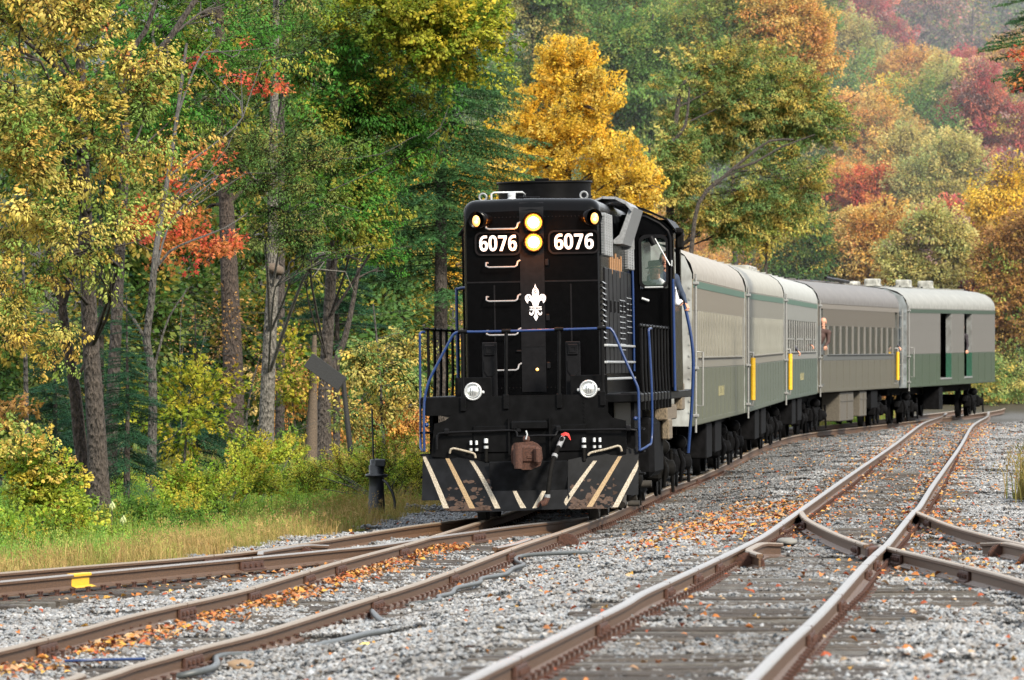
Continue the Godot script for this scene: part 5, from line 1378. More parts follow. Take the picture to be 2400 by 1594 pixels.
func figure(prims: Array, cell: float, m: Material, into: ArrayMesh = null) -> ArrayMesh:   # tapered capsules [a, b, ra, rb, colour] joined with a smooth minimum, meshed as surface nets
	var lo := Vector3.ONE * 1e9
	var hi := -lo
	for q in prims:
		for e in 2:
			var r: Vector3 = Vector3.ONE * (q[2 + e] + cell * 3.0)
			lo = lo.min(q[e] - r); hi = hi.max(q[e] + r)
	var n := Vector3i(((hi - lo) / cell).ceil()) + Vector3i.ONE
	var f := PackedFloat32Array()
	f.resize(n.x * n.y * n.z)
	f.fill(1.0)
	var owner_ := PackedInt32Array()
	owner_.resize(f.size())
	var best := PackedFloat32Array()
	best.resize(f.size())
	best.fill(9.0)
	for qi in prims.size():
		var q: Array = prims[qi]
		var a: Vector3 = q[0]
		var ba: Vector3 = q[1] - q[0]
		var bb := maxf(ba.length_squared(), 1e-9)
		var k: float = q[5] if q.size() > 5 else 0.03
		var reach: float = maxf(q[2], q[3]) + 0.10
		var l := Vector3i(((a.min(q[1]) - Vector3.ONE * reach - lo) / cell).floor()).clamp(Vector3i.ZERO, n - Vector3i.ONE)
		var h := Vector3i(((a.max(q[1]) + Vector3.ONE * reach - lo) / cell).ceil()).clamp(Vector3i.ZERO, n - Vector3i.ONE)
		for z in range(l.z, h.z + 1):
			for y in range(l.y, h.y + 1):
				for x in range(l.x, h.x + 1):
					var p := lo + Vector3(x, y, z) * cell
					var t := clampf((p - a).dot(ba) / bb, 0.0, 1.0)
					var dist: float = (p - a - ba * t).length() - lerpf(q[2], q[3], t)
					var i := (z * n.y + y) * n.x + x
					var g := maxf(k - absf(f[i] - dist), 0.0) / k
					f[i] = minf(f[i], dist) - g * g * k * 0.25
					if dist < best[i]:
						best[i] = dist
						owner_[i] = qi
	var at := {}
	var mb := MB.new()
	var pos := func(i: int) -> Vector3:
		return lo + Vector3(i % n.x, (i / n.x) % n.y, i / (n.x * n.y)) * cell
	var off := [0, 1, n.x, n.x + 1, n.x * n.y, n.x * n.y + 1, n.x * n.y + n.x, n.x * n.y + n.x + 1]
	for z in n.z - 1:
		for y in n.y - 1:
			for x in n.x - 1:
				var i := (z * n.y + y) * n.x + x
				var inside := 0
				for o in off:
					if f[i + o] < 0.0: inside += 1
				if inside == 0 or inside == 8: continue
				var sum := Vector3.ZERO
				var cnt := 0
				for e in [[0, 1], [2, 3], [4, 5], [6, 7], [0, 2], [1, 3], [4, 6], [5, 7], [0, 4], [1, 5], [2, 6], [3, 7]]:
					var fa := f[i + off[e[0]]]
					var fb := f[i + off[e[1]]]
					if (fa < 0.0) != (fb < 0.0):
						sum += (pos.call(i + off[e[0]]) as Vector3).lerp(pos.call(i + off[e[1]]), fa / (fa - fb))
						cnt += 1
				var c: Color = prims[owner_[i]][4]
				var g := Vector3(f[i + 1] - f[i], f[i + n.x] - f[i], f[i + n.x * n.y] - f[i]).normalized()
				at[i] = [sum / cnt, c, g]
	var face := func(a: int, b: int, c: int, d: int) -> void:
		if not (at.has(a) and at.has(b) and at.has(c) and at.has(d)): return
		for q in [[a, b, c], [a, c, d]]:
			for j in [0, 2, 1]:
				mb.v.append(at[q[j]][0]); mb.n.append(at[q[j]][2]); mb.c.append(at[q[j]][1])
	for i in at:
		var sx := 1
		var sy := n.x
		var sz := n.x * n.y
		for ax in [[sx, sy, sz], [sy, sz, sx], [sz, sx, sy]]:
			if (f[i] < 0.0) != (f[i + ax[0]] < 0.0):
				if f[i] < 0.0: face.call(i, i - ax[1], i - ax[1] - ax[2], i - ax[2])
				else: face.call(i, i - ax[2], i - ax[1] - ax[2], i - ax[1])
	return mb.mesh(m, into)

const SKIN := Color(0.48, 0.25, 0.17)

func head_prims(o: Vector3, b: Basis, hair: Color, bald := false) -> Array:   # o: middle of the head; b.z looks ahead
	var p := []
	var add := func(a: Vector3, e: Vector3, ra: float, rb: float, c: Color, k := 0.014) -> void: p.append([o + b * a, o + b * e, ra, rb, c, k])
	add.call(Vector3(0, 0.035, -0.02), Vector3(0, 0.02, 0.02), 0.083, 0.078, SKIN)
	add.call(Vector3(0, -0.05, 0.035), Vector3(0, -0.09, 0.05), 0.055, 0.036, SKIN)
	add.call(Vector3(0, 0.01, 0.093), Vector3(0, -0.025, 0.115), 0.010, 0.016, SKIN, 0.008)
	add.call(Vector3(-0.024, -0.062, 0.083), Vector3(0.024, -0.062, 0.083), 0.008, 0.008, Color(0.36, 0.12, 0.09), 0.004)
	for s in [-1.0, 1.0]:
		add.call(Vector3(0.034 * s, 0.012, 0.083), Vector3(0.034 * s, 0.012, 0.086), 0.010, 0.009, Color(0.06, 0.04, 0.03), 0.003)
		add.call(Vector3(0.02 * s, 0.034, 0.088), Vector3(0.052 * s, 0.032, 0.076), 0.009, 0.007, SKIN * 0.8, 0.006)
		add.call(Vector3(0.083 * s, 0.015, -0.005), Vector3(0.085 * s, -0.03, 0.0), 0.014, 0.01, SKIN, 0.006)
	if not bald:
		add.call(Vector3(0, 0.055, -0.035), Vector3(0, 0.045, -0.05), 0.086, 0.084, hair, 0.01)
	else:
		for s in [-1.0, 1.0]: add.call(Vector3(0.06 * s, 0.0, -0.05), Vector3(0.03 * s, -0.02, -0.085), 0.035, 0.03, hair, 0.01)
	add.call(Vector3(0, -0.07, -0.015), Vector3(0, -0.17, -0.03), 0.055, 0.06, SKIN, 0.02)
	return p

func hand_prims(o: Vector3, b: Basis, curl := 0.5) -> Array:   # o: wrist; b.z along the fingers, b.y back of the hand, b.x toward the thumb
	var p := []
	for i in 4:
		var x := 0.027 - 0.018 * i
		p.append([o + b * Vector3(x * 0.6, 0, 0.01), o + b * Vector3(x, 0, 0.085), 0.014, 0.0125, SKIN, 0.008])
		var l: float = [0.036, 0.041, 0.038, 0.03][i]
		var q := o + b * Vector3(x, 0, 0.085)
		var d := Vector3(0, -sin(curl), cos(curl))
		var q2: Vector3 = q + b * d * l
		var d2 := Vector3(0, -sin(curl * 2.4), cos(curl * 2.4))
		p.append([q, q2, 0.0095, 0.009, SKIN, 0.002])
		p.append([q2, q2 + b * d2 * l * 0.9, 0.009, 0.0078, SKIN, 0.002])
	p.append([o + b * Vector3(0.02, -0.005, 0.02), o + b * Vector3(0.052, -0.016, 0.055), 0.014, 0.011, SKIN, 0.008])
	p.append([o + b * Vector3(0.052, -0.016, 0.055), o + b * Vector3(0.058, -0.03, 0.088), 0.0105, 0.0085, SKIN, 0.003])
	return p

func body_prims(hip: Vector3, neck: Vector3, arms: Array, legs: Array, shirt: Color, vest: Color, trousers: Color) -> Array:
	var p := []
	var up := (neck - hip).normalized()
	var side := (arms[1][0] - arms[0][0] as Vector3).normalized()
	p.append([hip - side * 0.07, hip + side * 0.07, 0.13, 0.13, trousers, 0.06])
	p.append([hip + up * 0.12, hip + up * 0.3, 0.135, 0.14, vest, 0.06])
	p.append([hip + up * 0.28 - side * 0.05, hip + up * 0.40 - side * 0.06, 0.125, 0.12, vest, 0.05])
	p.append([hip + up * 0.28 + side * 0.05, hip + up * 0.40 + side * 0.06, 0.125, 0.12, vest, 0.05])
	p.append([neck - up * 0.03, neck + up * 0.02, 0.062, 0.06, shirt, 0.02])
	for a in arms:
		p.append([neck - up * 0.06, a[0], 0.07, 0.075, vest, 0.04])
		p.append([a[0], a[1], 0.065, 0.05, shirt, 0.03])
		p.append([a[1], a[2], 0.05, 0.033, shirt, 0.02])
	for l in legs:
		p.append([l[0], l[1], 0.095, 0.065, trousers, 0.03])
		p.append([l[1], l[2], 0.065, 0.045, trousers, 0.02])
		p.append([l[2], l[2] + l[3], 0.045, 0.04, Color(0.02, 0.018, 0.016), 0.02])
	return p

func person(base: Vector3, label: String, mesh: ArrayMesh) -> MeshInstance3D:
	var o := obj("person", mesh)
	o.position = base
	tag(o, label, "person")
	return o

func build_people() -> void:
	var m: StandardMaterial3D = M.skin_cloth
	# the driver, seated behind the cab's front window, looking to his right
	var loco := Transform3D(Basis(Vector3.UP, -0.064) * Basis(Vector3(0, 0, 1), 0.018), Vector3(0.275, 0, -101.5))
	var at := loco * Vector3(1.253, 3.467, -10.250)
	var white := Color(0.62, 0.64, 0.68)
	var vest := Color(0.02, 0.025, 0.024)
	var hip := Vector3(0.06, -0.72, -0.05)
	var neck := Vector3(0.03, -0.15, -0.02)
	var pr := body_prims(hip, neck, [[Vector3(-0.17, -0.22, 0.0), Vector3(-0.26, -0.48, 0.12), Vector3(-0.2, -0.46, 0.36)], [Vector3(0.23, -0.22, -0.02), Vector3(0.32, -0.46, -0.06), Vector3(0.38, -0.44, -0.30)]],
		[[hip + Vector3(-0.09, 0, 0.05), hip + Vector3(-0.12, 0.03, 0.45), hip + Vector3(-0.12, -0.4, 0.5), Vector3(0, -0.05, 0.14)], [hip + Vector3(0.09, 0, 0.05), hip + Vector3(0.12, 0.03, 0.45), hip + Vector3(0.12, -0.4, 0.5), Vector3(0, -0.05, 0.14)]], white, vest, Color(0.02, 0.02, 0.025))
	pr.append([neck + Vector3(-0.05, -0.01, 0.02), neck + Vector3(0.05, -0.01, 0.03), 0.055, 0.055, white, 0.02])
	var mesh := figure(pr, 0.02, m)
	var look := Basis(Vector3.UP, -1.15)
	figure(head_prims(Vector3.ZERO, look, Color(0.10, 0.09, 0.08)), 0.008, m, mesh)
	figure(hand_prims(Vector3(-0.2, -0.46, 0.36), Basis(Vector3.UP, 0.2), 0.7), 0.006, m, mesh)
	figure(hand_prims(Vector3(0.385, -0.44, -0.32), Basis(Vector3.UP, PI), 0.7), 0.006, m, mesh)
	var driver := person(at, "train driver in peaked cap, white shirt and dark vest behind the cab window", mesh)
	put(driver, "cap", "black_frame", func(mb: MB):
		mb.xf = Transform3D(look * Basis(Vector3.RIGHT, 0.08), Vector3(0, 0.075, -0.005))
		mb.lathe([Vector2(0.098, -0.02), Vector2(0.101, 0.03), Vector2(0.095, 0.08), Vector2(0.09, 0.09), Vector2(0.001, 0.093)], 20, Transform3D(Basis().scaled(Vector3(0.95, 1, 1.1)), Vector3.ZERO))
		mb.sheet([PackedVector3Array([Vector3(-0.09, -0.01, 0.05), Vector3(-0.05, 0.0, 0.1), Vector3(0, 0.003, 0.115), Vector3(0.05, 0.0, 0.1), Vector3(0.09, -0.01, 0.05)]), PackedVector3Array([Vector3(-0.095, -0.02, 0.06), Vector3(-0.06, -0.025, 0.15), Vector3(0, -0.027, 0.175), Vector3(0.06, -0.025, 0.15), Vector3(0.095, -0.02, 0.06)])]))
	put(driver, "cap_band", "brass", func(mb: MB):
		mb.xf = Transform3D(look * Basis(Vector3.RIGHT, 0.08), Vector3(0, 0.075, -0.005))
		mb.lathe([Vector2(0.0995, -0.012), Vector2(0.1025, 0.008)], 20, Transform3D(Basis().scaled(Vector3(0.95, 1, 1.1)), Vector3.ZERO)))
	# arms on the outside of the locomotive and coaches: their owners stand in the doorways
	var lean := func(root: Vector3, turn: float, label: String, shirt: Color, trousers: Color, tilt: float, hair: Color, bald: bool, hand: Vector3) -> void:
		var hp := Vector3(0, 0.92, 0)
		var nk := Vector3(tilt, 1.46, 0.02)
		var sh := nk + Vector3(0.17, -0.07, 0)
		var pq := body_prims(hp, nk, [[nk + Vector3(-0.17, -0.07, 0), Vector3(tilt - 0.24, 1.1, 0.05), Vector3(tilt - 0.2, 0.9, 0.12)], [sh, (sh + hand) / 2.0 + Vector3(0.03, -0.07, -0.05), hand]],
			[[hp + Vector3(-0.09, -0.03, 0), Vector3(-0.1, 0.48, 0.03), Vector3(-0.1, 0.08, 0), Vector3(0, -0.03, 0.15)], [hp + Vector3(0.09, -0.03, 0), Vector3(0.1, 0.48, 0.03), Vector3(0.1, 0.08, 0), Vector3(0, -0.03, 0.15)]], shirt, shirt, trousers)
		var me := figure(pq, 0.024, m)
		figure(head_prims(nk + Vector3(0.03, 0.2, 0.02), Basis(Vector3(0, 0, 1), -0.06), hair, bald), 0.01, m, me)
		var dir: Vector3 = (hand - (sh + hand) / 2.0).normalized()
		figure(hand_prims(hand, Basis.looking_at(-dir, Vector3.UP), 0.8), 0.007, m, me)
		var o := person(root, label, me)
		o.rotation.y = turn
	var c4 := Transform3D(Basis(Vector3.UP, -0.136), Vector3(6.5, 0.27, -196.9))
	var c5 := Transform3D(Basis(Vector3.UP, -0.17), Vector3(10.15, 0.32, -222.3))
	var c1 := Transform3D(Basis(Vector3.UP, -0.0635), Vector3(1.375, 0.05, -119.8))
	lean.call(c4 * Vector3(1.26, 1.27, -0.85), -0.136, "balding person in dark patterned shirt leaning out between third and fourth coaches", Color(0.055, 0.035, 0.03), Color(0.03, 0.03, 0.04), 0.25, Color(0.12, 0.09, 0.07), true, Vector3(0.36, 1.04, 0.24))
	lean.call(c4 * Vector3(1.12, 1.27, -23.8), -0.136, "person at the fourth coach's far doorway with one hand held outside", Color(0.05, 0.05, 0.06), Color(0.03, 0.03, 0.04), 0.02, Color(0.05, 0.04, 0.03), false, Vector3(0.47, 1.06, 0.2))
	lean.call(c5 * Vector3(1.18, 1.27, -15.75), -0.17, "person in dark clothes looking out of the baggage car's further open door", Color(0.025, 0.022, 0.025), Color(0.02, 0.02, 0.025), 0.14, Color(0.06, 0.04, 0.03), false, Vector3(0.36, 0.95, 0.26))
	lean.call(loco * Vector3(1.26, 2.04, -11.75) + Vector3(0, -0.05, 0), -0.064, "person beside the cab's side window whose hand rests on its sill", Color(0.03, 0.04, 0.07), Color(0.03, 0.03, 0.04), 0.02, Color(0.05, 0.04, 0.03), false, Vector3(0.36, 1.02, 0.1))
	var c3 := Transform3D(Basis(Vector3.UP, -0.0705), Vector3(4.67, 0.2, -171.1))
	lean.call(c3 * Vector3(1.05, 1.27, -8.0), -0.0705, "passenger whose hand lies on the third coach's nearer open window sill", Color(0.05, 0.05, 0.06), Color(0.03, 0.03, 0.04), 0.0, Color(0.05, 0.04, 0.03), false, Vector3(0.50, 0.95, 0.1))
	lean.call(c3 * Vector3(1.05, 1.27, -18.6), -0.0705, "passenger with a hand raised in the third coach's farther open window", Color(0.04, 0.05, 0.05), Color(0.03, 0.03, 0.04), 0.0, Color(0.05, 0.04, 0.03), false, Vector3(0.48, 1.12, 0.1))

# ---------------------------------------------------------------- plants

var G := {}   # leafy twigs, about half a metre long, growing along +x

func leaf(mb: MB, o: Vector3, dir: Vector3, up: Vector3, L: float, W: float, fine: bool) -> void:
	var side := dir.cross(up).normalized()
	if side.length_squared() < 0.1: side = Vector3.RIGHT
	var nrm := side.cross(dir).normalized()
	var tip := o + dir * L - nrm * L * 0.12
	if not fine:
		var m := o + dir * L * 0.45
		mb.tri(o, m + side * W * 0.5 - nrm * W * 0.12, tip)
		mb.tri(o, tip, m - side * W * 0.5 - nrm * W * 0.12)
		return
	var mid := o + dir * L * 0.5 + nrm * L * 0.04
	for s in [-0.5, 0.5]:
		var a: Vector3 = o + dir * L * 0.28 + side * W * s - nrm * W * 0.16
		var b: Vector3 = o + dir * L * 0.66 + side * W * s * 0.8 - nrm * W * 0.16
		if s > 0:
			mb.tri(o, a, mid); mb.tri(mid, a, b); mb.tri(mid, b, tip)
		else:
			mb.tri(o, mid, a); mb.tri(mid, b, a); mb.tri(mid, tip, b)

func star_leaf(mb: MB, o: Vector3, dir: Vector3, up: Vector3, L: float) -> void:   # five pointed lobes
	var side := dir.cross(up).normalized()
	var nrm := side.cross(dir).normalized()
	var c := o + dir * L * 0.35
	var p := []
	for q in [[-2.5, 0.5], [-1.75, 0.35], [-1.2, 0.78], [-0.65, 0.36], [0.0, 0.95], [0.65, 0.36], [1.2, 0.78], [1.75, 0.35], [2.5, 0.5]]:
		p.append(c + (dir * cos(q[0]) + side * sin(q[0])) * q[1] * L * 0.75 - nrm * L * 0.1 * absf(q[0]) * 0.4)
	for i in 8: mb.tri(c, p[i + 1], p[i])

func twig_mesh(s: int, n: int, L: float, W: float, ext: float, droop: float, kind := "leaf", fine := true, spread := 0.4) -> ArrayMesh:
	var r := RandomNumberGenerator.new()
	r.seed = s
	var mb := MB.new()
	mb.col = Color(0.10, 0.075, 0.06)
	mb.tube([Vector3.ZERO, Vector3(ext * 0.5, 0.04 * ext, 0), Vector3(ext, -0.02 * ext, 0)], 0.005, 3, false)
	for i in n:
		var t := pow(r.randf(), 0.8)
		var off := Vector3(0, r.randf_range(-0.5, 0.4), r.randf_range(-1, 1)) * spread * ext * (0.25 + 0.75 * sin(PI * clampf(t, 0.08, 0.95)))
		var o := Vector3(ext * t, 0.05 * ext * sin(t * PI), 0) + off
		if i % 3 == 0:
			mb.col = Color(0.10, 0.075, 0.06)
			mb.tube([Vector3(ext * maxf(t - 0.15, 0.0), 0, 0), o], 0.0035, 3, false)
		var out := (Vector3(0.6, 0, 0) + off.normalized() + Vector3(r.randf() - 0.5, r.randf() - 0.5, r.randf() - 0.5) * 1.1).normalized()
		var dir := out.lerp(Vector3.DOWN, droop * r.randf_range(0.6, 1.2)).normalized()
		var up := (Vector3.UP + Vector3(r.randf() - 0.5, r.randf() - 0.5, r.randf() - 0.5) * 1.6 + out * droop).normalized()
		var g := r.randf_range(0.62, 1.0)
		mb.col = Color(g, g * r.randf_range(0.86, 1.0), g * r.randf_range(0.8, 1.0))
		var k := r.randf_range(0.7, 1.2)
		if kind == "star": star_leaf(mb, o, dir, up, L * k)
		else: leaf(mb, o, dir, up, L * k, W * k, fine)
	return mb.mesh(M.leaf)

func needle_mesh(s: int, pairs: int, len: float, droop: float) -> ArrayMesh:   # a flat bough, one metre long
	var r := RandomNumberGenerator.new()
	r.seed = s
	var mb := MB.new()
	mb.col = Color(0.35, 0.25, 0.2)
	mb.tube([Vector3.ZERO, Vector3(0.5, -0.03, 0), Vector3(1, -0.12, 0)], [0.012, 0.008, 0.003], 4, false)
	for i in pairs:
		var t := 0.1 + 0.9 * i / pairs
		for sd in [-1.0, 1.0]:
			var o := Vector3(t, -0.12 * t * t, 0)
			var bl: float = (0.42 * (1.0 - t) + 0.10) * r.randf_range(0.7, 1.15)
			var d := Vector3(0.75, r.randf_range(-0.3, 0.12) - droop, sd * 0.8).normalized()
			for k in 11:
				var u := (k + 0.5) / 11.0
				var p := o + d * bl * u + Vector3.DOWN * droop * 0.3 * u * u * bl
				var g := r.randf_range(0.55, 1.0)
				mb.col = Color(g, g, g * 0.95)
				for q in 2:
					var nd := (d * 0.8 + Vector3(r.randf() - 0.5, r.randf() - 0.4, r.randf() - 0.5) * 1.5).normalized()
					var w := nd.cross(Vector3(r.randf() - 0.5, 1, r.randf() - 0.5)).normalized() * 0.006
					mb.tri(p - w, p + w, p + nd * len * r.randf_range(0.7, 1.2))
	return mb.mesh(M.needle)

func grass_mesh(s: int, n: int, h: float, lean: float, heads: bool) -> ArrayMesh:
	var r := RandomNumberGenerator.new()
	r.seed = s
	var mb := MB.new()
	for i in n:
		var o := Vector3(r.randfn() * 0.09, -0.03, r.randfn() * 0.09)
		var a := r.randf() * TAU
		var d := Vector3(cos(a), 0, sin(a))
		var k := h * r.randf_range(0.45, 1.15)
		var b := lean * r.randf_range(0.2, 1.3)
		var w := d.cross(Vector3.UP) * r.randf_range(0.003, 0.006)
		var p1 := o + d * k * b * 0.25 + Vector3.UP * k * 0.55
		var p2 := o + d * k * b * 0.8 + Vector3.UP * k * (1.0 - 0.25 * b)
		var g := r.randf_range(0.6, 1.0)
		mb.col = Color(g, g * r.randf_range(0.88, 1.0), g * 0.9)
		mb.quad(o - w, o + w, p1 + w * 0.8, p1 - w * 0.8)
		mb.tri(p1 - w * 0.8, p1 + w * 0.8, p2)
		if heads and i % 3 == 0:
			for q in 6:
				var c := p2 + Vector3(r.randfn(), r.randfn() * 1.5, r.randfn()) * 0.018
				mb.tri(c, c + Vector3(0.014, 0.012, 0.004), c + Vector3(-0.003, 0.024, 0.008))
	return mb.mesh(M.blade)

func herb_mesh(s: int, stems: int, h: float, L: float, W: float, tops: bool) -> ArrayMesh:   # upright stems set with narrow leaves
	var r := RandomNumberGenerator.new()
	r.seed = s
	var mb := MB.new()
	for i in stems:
		var o := Vector3(r.randfn() * 0.13, 0, r.randfn() * 0.13)
		var k := h * r.randf_range(0.6, 1.15)
		var top := o + Vector3(r.randfn() * 0.12, k, r.randfn() * 0.12)
		mb.col = Color(0.5, 0.4, 0.3)
		mb.tube([o, o.lerp(top, 0.5) + Vector3(r.randfn(), 0, r.randfn()) * 0.02, top], 0.004, 3, false)
		for q in 16:
			var t := 0.15 + 0.85 * q / 16.0
			var a := q * 2.4 + r.randf()
			var d := Vector3(cos(a), r.randf_range(-0.3, 0.7), sin(a)).normalized()
			var g := r.randf_range(0.6, 1.0)
			mb.col = Color(g, g, g * 0.9)
			leaf(mb, o.lerp(top, t), d, Vector3.UP, L * (1.1 - 0.5 * t) * r.randf_range(0.7, 1.2), W, false)
		if tops:
			for q in 14:
				var c := top + Vector3(r.randfn() * 0.035, r.randfn() * 0.05, r.randfn() * 0.035)
				mb.col = Color(1.0, 0.95, 0.75)
				mb.tri(c, c + Vector3(0.018, 0.01, 0.004), c + Vector3(0.0, 0.022, 0.012))
	return mb.mesh(M.leaf)

# palettes: weighted lists of base colours
var PAL := {
	"yellow": [Color(0.76, 0.62, 0.14), Color(0.72, 0.64, 0.18), Color(0.64, 0.60, 0.16), Color(0.42, 0.52, 0.13), Color(0.24, 0.40, 0.09), Color(0.74, 0.54, 0.14), Color(0.32, 0.46, 0.11)],
	"gold": [Color(0.96, 0.72, 0.09), Color(0.96, 0.74, 0.12), Color(0.95, 0.64, 0.08), Color(0.96, 0.80, 0.20)],
	"green": [Color(0.085, 0.29, 0.04), Color(0.12, 0.34, 0.05), Color(0.065, 0.22, 0.035), Color(0.20, 0.33, 0.05), Color(0.38, 0.40, 0.06)],
	"ash": [Color(0.16, 0.30, 0.08), Color(0.13, 0.27, 0.07), Color(0.27, 0.36, 0.10), Color(0.42, 0.40, 0.12), Color(0.12, 0.24, 0.06)],
	"lime": [Color(0.28, 0.38, 0.04), Color(0.42, 0.46, 0.05), Color(0.62, 0.56, 0.06), Color(0.17, 0.30, 0.03)],
	"red": [Color(0.74, 0.18, 0.08), Color(0.78, 0.27, 0.10), Color(0.62, 0.11, 0.07), Color(0.74, 0.34, 0.11)],
	"crimson": [Color(0.44, 0.30, 0.28), Color(0.72, 0.42, 0.22), Color(0.62, 0.13, 0.12), Color(0.54, 0.11, 0.13), Color(0.66, 0.22, 0.14), Color(0.48, 0.18, 0.17)],
	"olive": [Color(0.27, 0.40, 0.12), Color(0.21, 0.36, 0.11), Color(0.42, 0.47, 0.15), Color(0.64, 0.58, 0.18), Color(0.70, 0.57, 0.14), Color(0.19, 0.34, 0.12)],
	"leafgreen": [Color(0.16, 0.34, 0.09), Color(0.21, 0.38, 0.09), Color(0.14, 0.30, 0.08), Color(0.36, 0.44, 0.11)],
	"orange": [Color(0.76, 0.46, 0.12), Color(0.80, 0.54, 0.14), Color(0.72, 0.36, 0.12), Color(0.74, 0.60, 0.22)],
	"straw": [Color(0.62, 0.57, 0.22), Color(0.52, 0.53, 0.20), Color(0.40, 0.48, 0.18), Color(0.68, 0.58, 0.20)],
	"bare": [Color(0.34, 0.25, 0.25), Color(0.40, 0.28, 0.26), Color(0.30, 0.24, 0.24), Color(0.54, 0.22, 0.20)],
	"brown": [Color(0.46, 0.26, 0.10), Color(0.54, 0.32, 0.10), Color(0.40, 0.24, 0.09), Color(0.60, 0.42, 0.12)],
	"deep": [Color(0.09, 0.21, 0.05), Color(0.12, 0.25, 0.06), Color(0.08, 0.18, 0.05), Color(0.22, 0.30, 0.07), Color(0.50, 0.42, 0.08)],
	"spruce": [Color(0.025, 0.085, 0.045), Color(0.032, 0.105, 0.05), Color(0.022, 0.07, 0.04)],
	"larch": [Color(0.055, 0.15, 0.05), Color(0.075, 0.17, 0.05), Color(0.045, 0.12, 0.045)],
	"bush": [Color(0.36, 0.52, 0.06), Color(0.50, 0.58, 0.07), Color(0.24, 0.42, 0.05), Color(0.62, 0.56, 0.08)],
	"meadow": [Color(0.15, 0.32, 0.05), Color(0.21, 0.38, 0.06), Color(0.11, 0.25, 0.05), Color(0.40, 0.42, 0.07)],
}

func foliage(parent: Node, called: String, mesh: Mesh, pal: String, blobs: Array, middle := Vector3.ZERO, up := 0.15) -> MultiMeshInstance3D:
	# blobs: [centre, radii, clumps, twigs in each, radius of a clump, size]
	var where := []
	var tint := []
	var org := Vector3.ZERO
	if parent: org = (parent as Node3D).position
	var P: Array = PAL[pal]
	for b in blobs:
		var c: Vector3 = b[0]
		var rad: Vector3 = b[1]
		for i in b[2]:
			var d := Vector3(rng.randfn(), rng.randfn(), rng.randfn()).normalized() * pow(rng.randf(), 0.42)
			var o := c + d * rad
			var base: Color = P[rng.randi() % P.size()]
			var shade := rng.randf_range(0.78, 1.1)
			for k in b[3]:
				var e: Vector3 = Vector3(rng.randfn(), rng.randfn() * 0.6, rng.randfn()) * b[4] * 0.6
				var aim: Vector3 = (d + e.normalized() * 0.8 + Vector3.UP * up + Vector3(rng.randf() - 0.5, 0, rng.randf() - 0.5)).normalized()
				var z := aim.cross(Vector3.UP).normalized()
				var y := z.cross(aim)
				var s: float = b[5] * rng.randf_range(0.75, 1.25)
				var m := Basis(aim, y, z) * Basis(Vector3.RIGHT, rng.randf_range(-0.7, 0.7))
				where.append(Transform3D(m.scaled(Vector3.ONE * s), o + e - aim * 0.25 * s - org))
				var q: Color = base if rng.randf() < 0.6 else P[rng.randi() % P.size()]
				var g := shade * rng.randf_range(0.88, 1.12)
				tint.append(Color(q.r * g, q.g * g, q.b * g))
	return many(called, mesh, where, tint, parent)

func limbs(mb: MB, trunk: Array, blobs: Array, n: int, r0: float, org: Vector3) -> void:
	for i in n:
		var b: Array = blobs[rng.randi() % blobs.size()]
		var e: Vector3 = b[0] + Vector3(rng.randf_range(-1, 1), rng.randf_range(-0.8, 0.9), rng.randf_range(-1, 1)) * b[1] * 0.8
		var s: Vector3 = trunk[0]
		var best := 1e9
		for t in 12:
			var u := t / 11.0 * (trunk.size() - 1)
			var p: Vector3 = (trunk[int(u)] as Vector3).lerp(trunk[mini(int(u) + 1, trunk.size() - 1)], u - int(u))
			var dd := absf(e.y - p.y - (e - p).length() * 0.35) + (1e3 if t == 0 else 0.0) + rng.randf() * 0.6
			if dd < best:
				best = dd
				s = p
		var len := (e - s).length()
		var k := r0 * rng.randf_range(0.6, 1.2)
		var m := s.lerp(e, 0.5) + Vector3(rng.randfn() * 0.10, rng.randf_range(0.02, 0.16), rng.randfn() * 0.10) * len
		var m2 := s.lerp(e, 0.78) + Vector3(rng.randfn() * 0.05, rng.randf_range(0.0, 0.1), rng.randfn() * 0.05) * len
		mb.tube(smooth([s - org, m - org, m2 - org, e - org], 0.5), -k * 0.7, 5, false)
		for q in 3:
			var f := m2.lerp(e, rng.randf()) + Vector3(rng.randfn(), rng.randfn() * 0.5, rng.randfn()) * len * 0.14
			mb.tube([m - org, (m2 + f) / 2.0 - org + Vector3.UP * 0.05, f - org], -k * 0.35, 4, false)

func tree(called: String, label: String, group: String, bark: String, trunk: Array, r: float, blobs: Array, twig: String, pal: String, nl: int, category := "tree", up := 0.15) -> Node3D:
	var base: Vector3 = trunk[0]
	var t := thing(called, base)
	tag(t, label, category, group)
	var sm := smooth(trunk, 0.6)
	var rel := []
	var rad := []
	for i in sm.size():
		rel.append(sm[i] - base)
		var u := float(i) / (sm.size() - 1)
		rad.append(r * (1.0 - 0.72 * u) * (1.0 + 0.5 * exp(-u * 22.0)))
	put(t, "trunk", bark, func(mb: MB): mb.tube(rel, rad, 11))
	if nl > 0: put(t, "limbs", bark, func(mb: MB): limbs(mb, trunk, blobs, nl, r * 0.32, base)).set_meta("kind", "stuff")
	if blobs: foliage(t, "crown", G[twig], pal, blobs, Vector3.ZERO, up)
	return t

